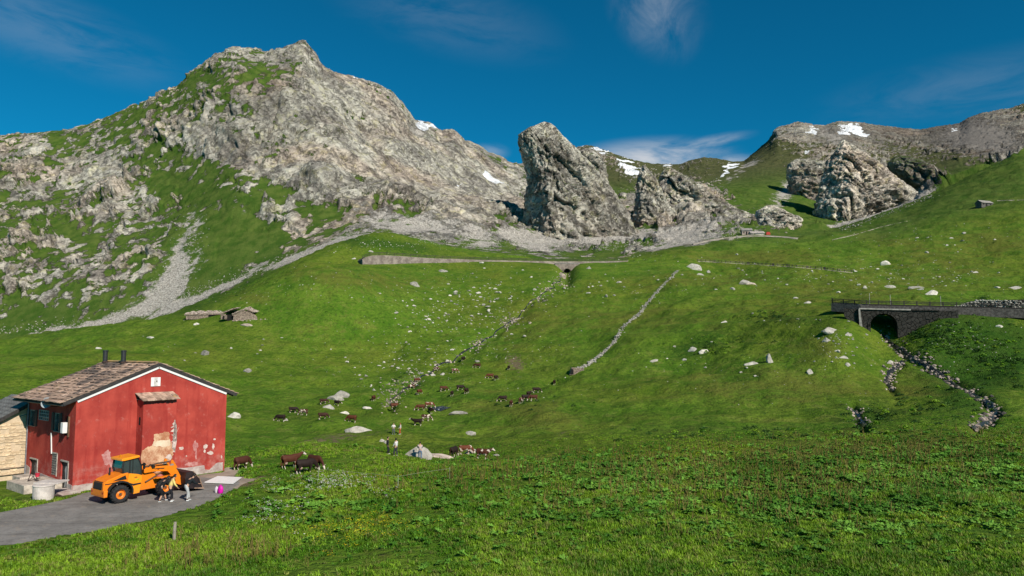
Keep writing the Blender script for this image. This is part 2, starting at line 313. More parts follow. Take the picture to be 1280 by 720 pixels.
def jit(l, a=3.2, sd=1):
    r = random.Random(sd); o = [l[0]]
    for p, q in zip(l[:-1], l[1:]):
        for k in (1, 2): t = k / 3; o.append((p[0] + (q[0] - p[0]) * t + r.uniform(-a, a), p[1] + (q[1] - p[1]) * t + r.uniform(-a, a) * .5))
        o.append(q)
    return o
STREAM_R = jit(STREAM_R, 2.0, 3); STREAM_C = jit(STREAM_C, 5.0, 4)
cutm = np.zeros_like(GZ)
for ln, w, dp in (([(708, 331), (707, 345)], 10, 5.0), (STREAM_R, 8, .95), (STREAM_R2, 6, .9), (STREAM_R3, 6, 1.3), (STREAM_C, 7, 1.6)):
    for c in cut(ln, w, dp): cutm = np.maximum(cutm, c)
GZ = GZ - cutm * (1 - isM)
# mountains: push out along the slope's normal
def normals(X, Y, Z):
    P = np.stack([X, Y, Z], -1)
    du = np.gradient(P, axis=1); dv = np.gradient(P, axis=0)
    n = np.cross(du, dv); n /= np.linalg.norm(n, axis=-1, keepdims=True) + 1e-9
    return n
N = normals(GX, GY, GZ)
mfade = isM * np.clip((LAY >= 16) * 1.0 + sstep(D, 420, 560), 0, 1)
ridge_px = np.minimum(np.abs(LAY - 17.0), 1)  # keep the skyline where it is
tR = np.zeros(D.shape); 
i17 = np.where(rowid == 17)[0]; i19 = np.where(rowid == 19)[0]
for idx in (i17, i19):
    if idx is None: continue
    k = np.linspace(0, 1, len(idx)); tR[idx] = (k ** 2.6)[:, None]
    nx = idx[-1] + 1 + np.arange(6); tR[nx] = np.linspace(1, 0, 6)[:, None]
big = fbm(GX, GY, GZ * .8, 170, 3, 41, .55, True) * 19 - 6
mid = fbm(GX + n1 * 10, GY, GZ * .7, 48, 3, 43, .5, True) * 5.5 - 1.5
det = fbm(GX, GY, GZ, 15, 3, 47, .62, True) * 1.6
rocky = sstep(ROCK, .36, .74)
smooth = 1 - .75 * SCREE
disp = mfade * (big * (.45 + .55 * rocky) * (1 - tR) * smooth + mid * (1 - .75 * tR) * smooth * (.45 + .55 * rocky) + det * (.2 + .5 * rocky) * smooth * (1 - .3 * tR) + rocky * 1.2 * smooth)
# slabs: broken ledges dipping to the right
fm = np.zeros(D.shape); cm = np.zeros(D.shape)
ms = np.where(isM.max(1) > 0)[0][0]
_a = (GX[ms:], GY[ms:], GZ[ms:]); wx = n1[ms:] * 9
f1, c1 = worley(_a[0] + wx, _a[1], _a[2] * .8 + _a[0] * .3, 52, 5, .8); f2, c2 = worley(_a[0] + wx * .5, _a[1], _a[2] * .9 + _a[0] * .5, 21, 7, .9); f3, c3 = worley(_a[0], _a[1], _a[2], 7.5, 11, .9)
far_k = sstep(D[ms:], 1500, 1900)
pk = sstep(PX[ms:], 380, 460) * sstep(PX[ms:], 720, 680)
fm[ms:] = f1 * 9.5 * (1 - .5 * pk) + f2 * 3.2 * (1 - .6 * pk) + f3 * .8 * (1 - .4 * pk) * (1 - far_k) - 2.4 * np.exp(-(c1 / .07) ** 2) - 1.5 * np.exp(-(c2 / .10) ** 2)
ribs = 1 - np.abs(vnoise((GX[ms:] * .72 + GZ[ms:] * .69 + n1[ms:] * 8) / 21, (GX[ms:] * .69 - GZ[ms:] * .72) / 150, GY[ms:] / 90, 131)) * 2
ribL = 1 - np.abs(vnoise((GX[ms:] * .62 + GZ[ms:] * .78 + n1[ms:] * 14) / 48, (GX[ms:] * .78 - GZ[ms:] * .62) / 240, GY[ms:] / 120, 137)) * 2
ribs2 = 1 - np.abs(vnoise((GX[ms:] * .72 + GZ[ms:] * .69 + n1[ms:] * 5) / 8, (GX[ms:] * .69 - GZ[ms:] * .72) / 70, GY[ms:] / 60, 133)) * 2
fm[ms:] = fm[ms:] * (1 - .55 * pk) + pk * (ribs * 4.5 + ribs2 * 1.8) + (ribL * 8 - 4) * sstep(PX[ms:], 700, 640)
mid = mid * (1 - .5 * sstep(PX, 380, 460) * sstep(PX, 720, 680))
disp += mfade * fm * (.18 + .82 * rocky) * (1 - .85 * SCREE) * (1 - .7 * tR)
led = (GX * .45 + GZ * .9 + n1 * 14) / 17.0
ledf = (led - np.floor(led)); disp += mfade * rocky * (1 - SCREE) * (ledf ** 3) * 1.8 * (1 - .8 * tR)
disp *= np.where(LAY >= 18, .85, 1.0) * (.72 + .28 * sstep(PX, 620, 740))
GZ = GZ + isM * tR * (fbm(GX, GY * 0, 0 * GX, 16, 3, 801, .65) * 5.5 * D / 1100)
GX = GX + N[..., 0] * disp; GY = GY + N[..., 1] * disp * .8; GZ = GZ + N[..., 2] * disp
# hill rubble relief
def grid_mesh(name, r0, r1):
    n = r1 - r0
    co = np.stack([GX[r0:r1], GY[r0:r1], GZ[r0:r1]], -1).reshape(-1, 3).astype(np.float32)
    i = np.arange((n - 1) * (NC - 1)); r = i // (NC - 1); c = i % (NC - 1); b = r * NC + c
    f = np.stack([b, b + 1, b + NC + 1, b + NC], -1).astype(np.int32)
    me = bpy.data.meshes.new(name); me.vertices.add(len(co)); me.vertices.foreach_set('co', co.ravel())
    me.loops.add(f.size); me.loops.foreach_set('vertex_index', f.ravel())
    me.polygons.add(len(f)); me.polygons.foreach_set('loop_start', np.arange(0, f.size, 4, dtype=np.int32)); me.polygons.foreach_set('loop_total', np.full(len(f), 4, np.int32))
    me.polygons.foreach_set('use_smooth', np.ones(len(f), bool)); me.update()
    for nm, ch in (('cover', (ROCK, SCREE, SNOW, DARK)), ('plants', VEG)):
        a = me.attributes.new(nm, 'FLOAT_COLOR', 'POINT')
        a.data.foreach_set('color', np.stack([np.clip(q[r0:r1], 0, 1) for q in ch], -1).astype(np.float32).ravel())
    o = bpy.data.objects.new(name, me); COL.objects.link(o); return o
# plants: (olive-brown, yellow, lush dark, bare soil)
def vegmap(lst, base=0.):
    return np.clip(blobs(lst, base), 0, 1)
VEG = (
 vegmap([(430, 350, 90, 20, -5, .6), (1000, 580, 230, 40, -3, .75), (1180, 545, 160, 14, 0, .5), (330, 375, 60, 12, -10, .5), (940, 320, 110, 10, 0, .65), (860, 350, 120, 16, 0, .5), (1100, 300, 120, 14, -15, .5), (1000, 490, 180, 22, 0, .55), (700, 520, 120, 16, 0, .5), (850, 400, 120, 20, 0, .4), (450, 690, 120, 20, 0, .3), (250, 700, 70, 18, 0, .5), (1140, 480, 60, 20, 0, .35), (120, 440, 160, 20, 0, .25), (640, 420, 60, 50, 0, .25), (950, 690, 300, 20, 0, .35), (1060, 370, 160, 24, 0, .45), (620, 500, 80, 16, 0, .35), (420, 420, 100, 26, 0, .35), (880, 470, 80, 16, 0, .4), (1240, 300, 80, 20, 0, .6), (1150, 340, 120, 20, 0, .4), (720, 400, 90, 40, 0, .3), (560, 350, 90, 14, 0, .3), (1020, 440, 60, 30, 0, .4)], .1),
 vegmap([(850, 566, 130, 9, 2, .9), (500, 600, 90, 14, 5, .5), (470, 655, 60, 16, 10, .5), (420, 660, 80, 20, 0, .35), (1150, 640, 40, 8, 0, .3), (620, 470, 60, 20, 0, .3), (350, 480, 120, 30, 0, .3), (960, 300, 60, 10, 0, .15)], .05),
 vegmap([(1200, 470, 60, 60, -30, .9), (1240, 430, 80, 40, -20, .9), (1080, 520, 60, 20, 0, .5), (620, 660, 120, 20, 0, .45), (560, 600, 100, 12, 0, .3), (900, 540, 200, 12, 0, .35), (1150, 650, 200, 50, 0, .5), (350, 640, 90, 24, 0, .4), (880, 430, 70, 20, 20, .5), (300, 350, 120, 14, 28, .7), (480, 305, 90, 12, -8, .6), (60, 400, 60, 30, 0, .5), (600, 420, 200, 60, -10, .18), (1000, 400, 60, 8, 0, .5), (960, 350, 100, 8, 0, .4), (1100, 290, 80, 14, 20, .45)], .12),
 np.clip(blobs([(720, 540, 40, 8, 30, .25), (645, 455, 16, 12, -40, .8), (420, 545, 80, 8, 8, .55), (300, 600, 40, 6, 10, .8), (285, 583, 30, 4, 10, .8), (250, 590, 40, 5, 10, .6), (700, 545, 10, 14, 0, .3), (60, 620, 30, 14, 0, .5)]) + cutm * .22 * (PX > 900), 0, 1) * (1 - isM),
)
def attr(T, name):
    a = T.new('ShaderNodeAttribute', attribute_name=name); s = T.new('ShaderNodeSeparateColor'); T.link(a.outputs['Color'], s.inputs[0])
    return s.outputs[0], s.outputs[1], s.outputs[2], a.outputs['Alpha']
def newmat(name):
    m = bpy.data.materials.new(name); m.use_nodes = True; m.node_tree.nodes.clear(); return m, NT(m.node_tree)
def finish(T, col, rough=.9, bump=None, strength=.5, dist=1.0, spec=.2, metal=0, alpha=None, extra=None):
    b = T.new('ShaderNodeBsdfPrincipled')
    for k, v in (('Base Color', col), ('Roughness', rough), ('Specular IOR Level', spec), ('Metallic', metal)):
        if hasattr(v, 'is_output'): T.link(v, b.inputs[k])
        else: b.inputs[k].default_value = (tuple(v) + (1,) * (4 - len(v))) if hasattr(v, '__len__') else v
    if bump is not None:
        bn = T.new('ShaderNodeBump', i_Strength=strength, i_Distance=dist, i_Height=bump); T.link(bn.outputs[0], b.inputs['Normal'])
    for k, v in (extra or {}).items(): b.inputs[k].default_value = v
    o = T.new('ShaderNodeOutputMaterial'); T.link(b.outputs[0], o.inputs[0]); return b

def aniso(T, vec, rot, sc):
    a = T.new('ShaderNodeMapping', i_Vector=vec, i_Rotation=rot); return T.new('ShaderNodeMapping', i_Vector=a.outputs[0], i_Scale=sc).outputs[0]
def rock_shade(T, pos, dark=0.0, warm=0.0, tone=1.0):
    """colour and height of broken mountain rock"""
    n = T.noise(pos, .035, 6, .62); n2 = T.noise(pos, .22, 5, .65); n3 = T.noise(pos, 1.0, 3, .6)
    wp = T.vmath('ADD', pos, T.vmath('SCALE', T.new('ShaderNodeCombineXYZ', i_0=n2, i_1=n, i_2=n2).outputs[0]))
    T.t.nodes[-1]; sc = [x for x in T.n if x.bl_idname == 'ShaderNodeVectorMath' and x.operation == 'SCALE'][-1]; sc.inputs[3].default_value = 12
    mp = T.new('ShaderNodeMapping', i_Vector=wp, i_Rotation=(R(18), R(-28), R(10)), i_Scale=(1, .8, .45))
    mq = aniso(T, wp, (0, R(-50), R(12)), (.028, .06, .11)); mr_ = aniso(T, wp, (R(10), R(38), R(-20)), (.05, .10, .20))
    k1 = T.noise(mq, 1.0, 3, .6); k2 = T.noise(mr_, 1.0, 3, .6); vf = T.voro(mp.outputs[0], .07)
    c1 = T.step(T.math('ABSOLUTE', T.math('SUBTRACT', k1, .5)), 0, .030); c2 = T.step(T.math('ABSOLUTE', T.math('SUBTRACT', k2, .5)), 0, .035)
    st = T.noise(aniso(T, pos, (0, R(-48), 0), (.010, .03, .13)), 1.0, 5, .65)
    t = T.math('ADD', T.math('ADD', T.math('MULTIPLY', n, .45), T.math('MULTIPLY', n2, .4)), T.math('MULTIPLY', st, .35))
    col = T.ramp(t, [(.46, (.115 * tone, .103 * tone, .090 * tone)), (.55, (.27 * tone, .248 * tone, .215 * tone)), (.64, (.46 * tone, .43 * tone, .36 * tone)), (.76, (.63 * tone, .59 * tone, .50 * tone))])
    hue = T.noise(pos, .012, 3, .5)
    col = T.mix(T.step(hue, .45, .65), col, T.mix(1, col, (1.04, .93, .89), 'MULTIPLY'))
    lich = T.step(T.noise(pos, .12, 4, .6), .5, .7)
    col = T.mix(T.math('MULTIPLY', lich, .7), col, T.mix(1, col, (.98, .98, .66), 'MULTIPLY'))
    col = T.mix(T.math('MULTIPLY', T.math('SUBTRACT', 1, c1), .55), col, (.06, .055, .045))
    col = T.mix(T.math('MULTIPLY', T.math('SUBTRACT', 1, c2), .40), col, (.06, .055, .045))
    h = T.math('ADD', T.math('MULTIPLY', c1, 1.2), T.math('MULTIPLY', c2, .5))
    h = T.math('ADD', h, T.math('MULTIPLY', n2, 2.4)); h = T.math('ADD', h, T.math('MULTIPLY', n3, .6)); h = T.math('ADD', h, T.math('MULTIPLY', T.new('ShaderNodeSeparateColor', i_0=vf.outputs['Color']).outputs[0], .5))
    return col, h

# ---- the land's material
mland, T = newmat('alpine_land')
geo = T.new('ShaderNodeNewGeometry'); pos = geo.outputs['Position']
rk_, sc_, sn_, dk_ = attr(T, 'cover'); br_, ye_, lu_, so_ = attr(T, 'plants')
nA = T.noise(pos, .018, 4, .55); nB = T.noise(pos, .11, 5, .62); nC = T.noise(pos, .9, 5, .68); nD = T.noise(pos, 5.0, 3, .65)
g = T.mix(T.step(nB, .30, .70), (.066, .148, .011), (.138, .222, .022))
g = T.mix(T.step(nA, .40, .62), g, T.mix(1, g, (1.12, .92, 1.0), 'MULTIPLY'))
g = T.mix(T.math('MULTIPLY', T.step(nC, .50, .72), .75), g, (.036, .075, .012))
g = T.mix(T.math('MULTIPLY', T.step(nC, .48, .30), .55), g, (.19, .22, .045))
def addv(base, a, lo, hi, colr, k, n=None):
    f = T.step(T.math('ADD', a, T.math('MULTIPLY', T.math('SUBTRACT', n or T.math('ADD', T.math('MULTIPLY', nB, .6), T.math('MULTIPLY', nC, .4)), .5), 2.2)), lo, hi)
    return T.mix(T.math('MULTIPLY', f, k), base, colr)
nM = T.noise(T.vmath('ADD', pos, (31, 5, 0)), .32, 5, .66)
g = T.mix(T.math('MULTIPLY', T.step(nM, .54, .66), .50), g, (.040, .085, .012))
g = T.mix(T.math('MULTIPLY', T.step(nM, .46, .36), .42), g, (.185, .20, .045))
g = addv(g, lu_, .25, .75, (.018, .068, .009), .75)
g = addv(g, br_, .25, .80, (.130, .122, .026), .62)
g = addv(g, ye_, .35, .85, (.17, .20, .012), .65)
nE = T.noise(pos, 2.6, 4, .7)
g = T.mix(T.math('MULTIPLY', T.step(nE, .52, .66), .55), g, (.026, .060, .010))
g = addv(g, so_, .35, .70, (.17, .125, .08), .9, nC)
# mountain grass is a touch darker and yellower
rc, rh = rock_shade(T, pos)
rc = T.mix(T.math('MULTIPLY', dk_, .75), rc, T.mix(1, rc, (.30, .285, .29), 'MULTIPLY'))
sn3 = T.noise(pos, .8, 5, .7)
scol = T.ramp(sn3, [(.36, (.18, .16, .14)), (.5, (.40, .365, .32)), (.66, (.62, .57, .50))])
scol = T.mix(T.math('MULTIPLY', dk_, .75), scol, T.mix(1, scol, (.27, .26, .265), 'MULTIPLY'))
fine = T.math('ADD', T.math('MULTIPLY', T.math('SUBTRACT', T.noise(pos, .13, 6, .70), .5), 1.15), T.math('MULTIPLY', T.math('SUBTRACT', nC, .5), .35))
rf = T.step(T.math('ADD', rk_, fine), .44, .54)
sf = T.step(T.math('ADD', sc_, T.math('MULTIPLY', fine, 1.5)), .40, .66)
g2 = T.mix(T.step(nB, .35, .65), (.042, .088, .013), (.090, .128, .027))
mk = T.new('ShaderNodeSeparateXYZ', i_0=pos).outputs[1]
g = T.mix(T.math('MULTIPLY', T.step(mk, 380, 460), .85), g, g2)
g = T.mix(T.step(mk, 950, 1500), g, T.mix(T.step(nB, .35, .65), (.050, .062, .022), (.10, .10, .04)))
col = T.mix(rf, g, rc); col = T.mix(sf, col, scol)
snf = T.step(T.math('ADD', sn_, T.math('MULTIPLY', fine, .9)), .42, .50)
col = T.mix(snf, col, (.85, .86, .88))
hb = T.math('ADD', T.math('MULTIPLY', nC, 1.0), T.math('MULTIPLY', nB, 1.5)); hb = T.math('ADD', hb, T.math('MULTIPLY', nE, .25))
hgt = T.new('ShaderNodeMix', data_type='FLOAT', i_0=rf, i_2=hb, i_3=T.math('ADD', rh, 1.2)).outputs[0]
hgt = T.new('ShaderNodeMix', data_type='FLOAT', i_0=sf, i_2=hgt, i_3=T.math('MULTIPLY', sn3, 1.6)).outputs[0]
finish(T, col, .95, hgt, .85, 1.0, .05)

i_split = int(np.where(rowid == 14)[0][-1])
i_far = int(np.where(rowid == 18)[0][-1])
ground = grid_mesh('ground', 0, i_split + 1); mountain = grid_mesh('mountain', i_split, i_far + 1); farm = grid_mesh('far_mountains', i_far, NR)
for o in (ground, mountain, farm):
    o.data.materials.append(mland); o['kind'] = 'structure'

# ------------------------------------------------------------ lookups on the land
def bvh_of(o):
    me = o.data; n = len(me.vertices); co = np.empty(n * 3, np.float32); me.vertices.foreach_get('co', co)
    f = np.empty(len(me.polygons) * 4, np.int32); me.polygons.foreach_get('vertices', f)
    return BVHTree.FromPolygons(co.reshape(-1, 3).tolist(), f.reshape(-1, 4).tolist())
bv = bvh_of(ground)
def bvh_rows(r0, r1, st):
    rr = np.arange(r0, r1, st); cc = np.arange(0, NC, st); n, m_ = len(rr), len(cc)
    co = np.stack([GX[np.ix_(rr, cc)], GY[np.ix_(rr, cc)], GZ[np.ix_(rr, cc)]], -1).reshape(-1, 3)
    i = np.arange((n - 1) * (m_ - 1)); b = (i // (m_ - 1)) * m_ + i % (m_ - 1)
    return BVHTree.FromPolygons(co.tolist(), np.stack([b, b + 1, b + m_ + 1, b + m_], -1).tolist())
bvm = bvh_rows(i_split, i_far, 2)
def hit(px, py):                         # where the sight line through that place of the picture meets the ground
    r = ray(px, py); h = bv.ray_cast(Vector((0, 0, 0)), r)
    if not h[0]: h = bvm.ray_cast(Vector((0, 0, 0)), r)
    return h[0] if h[0] else on_plane(px, max(py, 445), -10.6)
def zat(x, y):
    h = bv.ray_cast(Vector((x, y, 400)), Vector((0, 0, -1)))
    if not h[0]: h = bvm.ray_cast(Vector((x, y, 900)), Vector((0, 0, -1)))
    return h[0].z if h[0] else -10.6

# ------------------------------------------------------------ crags: solid rock towers standing on the land
def mcrag(name, tone, green=.0):
    m, T = newmat(name); geo = T.new('ShaderNodeNewGeometry'); pos = geo.outputs['Position']
    c, h = rock_shade(T, pos, tone=tone)
    nz = T.new('ShaderNodeSeparateXYZ', i_0=geo.outputs['Normal']).outputs[2]
    gm = T.step(T.math('ADD', nz, T.math('MULTIPLY', T.math('SUBTRACT', T.noise(pos, .06, 5, .65), .5), 1.6)), .80 - green, 1.05 - green)
    c = T.mix(T.math('MULTIPLY', gm, .8), c, (.065, .105, .022))
    finish(T, c, .95, h, 1.0, 1.3, .05); return m
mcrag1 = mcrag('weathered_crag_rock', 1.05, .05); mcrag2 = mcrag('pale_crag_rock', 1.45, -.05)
def crag(name, levels, Dc, thick, mat, seed, amp=1.0, lean=0.0, nl=190, na=230, pwr=.75, vert=1.0, skew=None):
    lv = np.array(levels, float); lv = lv[np.argsort(lv[:, 0])]
    t = np.linspace(0, 1, nl); pys = lv[0, 0] + (lv[-1, 0] - lv[0, 0]) * t
    xl = np.interp(pys, lv[:, 0], lv[:, 1]); xr = np.interp(pys, lv[:, 0], lv[:, 2])
    th = np.linspace(0, 2 * np.pi, na, endpoint=False)
    m = Dc / F
    zc = (435 - pys) * m * 1.0
    cx = ((xl + xr) / 2 - 640) * m; hw = (xr - xl) / 2 * m
    dp = thick * (.30 + .70 * t) * np.minimum(1, (hw / hw.max()) ** .45)
    ct, st = np.cos(th), np.sin(th)
    ex = lambda v: np.sign(v) * np.abs(v) ** pwr
    X = cx[:, None] + hw[:, None] * ex(ct)[None]; Y = Dc + lean * (1 - t)[:, None] + dp[:, None] * ex(st)[None] * np.where(st < 0, 1.0, .8)[None]
    Z = zc[:, None] + 0 * X
    if skew is not None:
        u = np.clip(ex(ct), -1, 1); fr = np.where(u < skew, 1 - (np.abs(u - skew) / (1 + skew)) ** 1.5, 1 - (np.abs(u - skew) / (1 - skew)) ** 1.5)
        Y = np.where(st[None] < 0, Dc + lean * (1 - t)[:, None] - dp[:, None] * np.maximum(fr, 0)[None], Y)
    per = 1 + lean * (1 - t)[:, None] / Dc; X = X * per; Z = Z * per
    X0, Y0, Z0 = X.copy(), Y.copy(), Z.copy()
    nx, ny = ct[None] * np.ones_like(X), st[None] * np.ones_like(X)
    s = m * 1.0
    tap = np.minimum(1, .15 + t / .22)[:, None]
    big = fbm(X0, Y0, Z0 * .45 * vert, 42 * s, 2, seed, .5, True) * 9 * s
    md = fbm(X0 + Z0 * .35, Y0, Z0 * .5 * vert, 17 * s, 3, seed + 3, .6, True) * 5 * s
    fn = fbm(X0, Y0, Z0, 6 * s, 3, seed + 7, .6, True) * 1.6 * s
    led = (Z0 + X0 * .25 + fbm(X0, Y0, Z0, 25 * s, 2, seed + 9) * 6 * s) / (11 * s); lf = (led - np.floor(led)) ** 2 * 1.8 * s
    lat = 1 - .8 * np.abs(ct)[None] ** 2
    wv = fbm(X0, Y0, Z0, 22 * s, 2, seed + 21) * 7 * s
    f1, c1 = worley(X0 + Z0 * .35 + wv, Y0, (Z0 - X0 * .2) * .40 * vert + wv, 25 * s, seed + 31, .9)
    f2, c2 = worley(X0 + Z0 * .35, Y0 + wv, (Z0 - X0 * .2) * .62 * vert, 10.5 * s, seed + 33, 1.0)
    f3, c3 = worley(X0, Y0, Z0 * .8, 4.4 * s, seed + 35, 1.0)
    fn1 = 1 - np.abs(vnoise((X0 + .32 * Z0 + wv * .6) / (9 * s), Y0 / (16 * s), Z0 / (60 * s), seed + 41)); fn2 = 1 - np.abs(vnoise((X0 - .45 * Z0 + wv) / (14 * s), Y0 / (20 * s), Z0 / (50 * s), seed + 43))
    fis = (np.clip((fn1 - .86) / .14, 0, 1) * 5.0 + np.clip((fn2 - .88) / .12, 0, 1) * 6.0) * s * lat
    fac = f1 * 6.0 * s + f2 * 2.8 * s + f3 * 1.5 * s - 3.2 * s * np.exp(-(c1 / .06) ** 2) - 1.6 * s * np.exp(-(c2 / .09) ** 2)
    d = (big * lat * .35 + md * lat * .35 + fn * .45 + lf * .9 + fac * lat - 2.6 * s * lat - fis * .55) * tap * amp
    X = X0 + nx * d; Y = Y0 + ny * d; Z = Z0 + fbm(X0, Y0, Z0, 9 * s, 2, seed + 11) * 1.6 * s * tap
    co = np.stack([X, Y, Z], -1).reshape(-1, 3)
    V = co.tolist(); fcs = []
    for r in range(nl - 1):
        for a in range(na):
            b = (a + 1) % na; fcs.append((r * na + a, r * na + b, (r + 1) * na + b, (r + 1) * na + a))
    V.append(tuple(co[:na].mean(0) + np.array([0, 0, .8 * s]))); top = len(V) - 1
    for a in range(na): fcs.append((top, (a + 1) % na, a))
    me = bpy.data.meshes.new(name); me.from_pydata(V, [], fcs); me.validate(); me.materials.append(mat)
    bm = bmesh.new(); bm.from_mesh(me); bmesh.ops.recalc_face_normals(bm, faces=bm.faces); bm.to_mesh(me); bm.free()
    me.polygons.foreach_set('use_smooth', [True] * len(me.polygons))
    o = bpy.data.objects.new(name, me); COL.objects.link(o); return o
def tag(o, label=None, cat=None, group=None, kind=None):
    if label: o['label'] = label
    if cat: o['category'] = cat
    if group: o['group'] = group
    if kind: o['kind'] = kind
    return o
tag(crag('rock_pinnacle', [(149, 678, 690), (153, 668, 695), (158, 655, 699), (163, 649, 703), (172, 648, 712), (182, 650, 722), (200, 655, 741), (215, 659, 753), (232, 660, 766), (248, 656, 777), (262, 654, 785), (285, 650, 796), (300, 646, 808), (330, 640, 835)],
         640, 62, mcrag1, 201, 1.1, 0, 190, 240, .75, .7, -.52), 'huge leaning grey rock pinnacle with a sheer dark left side', 'rock pinnacle')
tag(crag('rock_crag', [(171, 1061, 1065), (178, 1056, 1076), (188, 1050, 1090), (200, 1043, 1108), (215, 1038, 1124), (232, 1032, 1146), (240, 1031, 1160), (250, 1028, 1152), (262, 1024, 1120), (275, 1026, 1092), (284, 1040, 1070), (300, 1046, 1060)],
         800, 48, mcrag2, 302, 1.25, 40, 170, 240, .7, .42, -.62), 'steep pale grey slabby crag lit by the sun below the snow patch', 'crag')
msplit = mcrag('split_crag_rock', 1.2, .1)
tag(crag('rock_crag', [(204, 805, 810), (214, 801, 818), (230, 799, 825), (245, 798, 833), (262, 796, 846), (290, 788, 856), (305, 786, 860)],
         700, 30, msplit, 403, .9, 15, 110, 120, .8, 1.0, -.2), 'narrow dark sided spire, left half of the split crag right of the big pinnacle', 'crag')
tag(crag('rock_crag', [(206, 836, 841), (213, 831, 852), (224, 827, 868), (238, 823, 890), (252, 820, 906), (266, 820, 930), (282, 812, 955), (300, 806, 965)],
         740, 46, msplit, 407, 1.0, 30, 130, 200, .8), 'broad slabby peak falling to the right, right half of the split crag', 'crag')
tag(crag('rock_crag', [(183, 728, 740), (192, 722, 750), (205, 716, 757), (220, 712, 760), (240, 710, 762), (265, 700, 764)],
         900, 50, mcrag1, 507, .9, 30, 100, 140), 'dark ribbed crag low behind the right shoulder of the big pinnacle', 'crag')
tag(crag('rock_crag', [(196, 1000, 1012), (202, 992, 1040), (212, 990, 1060), (224, 992, 1056), (240, 994, 1030), (262, 994, 1030)],
         1000, 40, mcrag1, 611, 1.2, 20, 70, 110), 'low dark crag above the pale scree gully', 'crag')
tag(crag('rock_crag', [(192, 1128, 1140), (200, 1120, 1160), (214, 1126, 1186), (228, 1140, 1200), (244, 1160, 1200), (262, 1160, 1200)],
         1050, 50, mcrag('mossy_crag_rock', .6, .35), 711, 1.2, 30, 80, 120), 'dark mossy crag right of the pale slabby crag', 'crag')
tag(crag('rock_crag', [(256, 960, 972), (262, 952, 985), (272, 948, 1000), (284, 950, 1000), (292, 955, 990)],
         600, 24, mcrag2, 811, 1.0, 20, 60, 110), 'low pale slab outcrop above the far railway bend', 'crag')

# ------------------------------------------------------------ building helpers
def C4(c): return tuple(c) + (1,) * (4 - len(c))
_mats = {}
def mat(name, col, rough=.8, var=.25, scale=3.0, bump=.3, bdist=.02, metal=0, spec=.3, col2=None, rnd=0.0, coord='Object'):
    """plain surface with wear: colour varied by noise, optionally from object to object"""
    if name in _mats: return _mats[name]
    m, T = newmat(name); tc = T.new('ShaderNodeTexCoord'); p = tc.outputs[coord]
    n = T.noise(p, scale, 5, .62); n2 = T.noise(p, scale * 7, 3, .6)
    t = T.math('ADD', T.math('MULTIPLY', n, .7), T.math('MULTIPLY', n2, .3))
    c2 = col2 or tuple(x * (1 - 1.4 * var) for x in col); c1 = tuple(min(1, x * (1 + .5 * var)) for x in col)
    c = T.mix(T.step(t, .38, .64), c2, c1)
    if rnd:
        oi = T.new('ShaderNodeObjectInfo'); r = T.math('ADD', T.math('MULTIPLY', oi.outputs['Random'], rnd), 1 - rnd / 2)
        hs = T.new('ShaderNodeHueSaturation', i_Value=r, i_Color=c); c = hs.outputs[0]
    finish(T, c, rough, t, bump, bdist, spec, metal); _mats[name] = m; return m

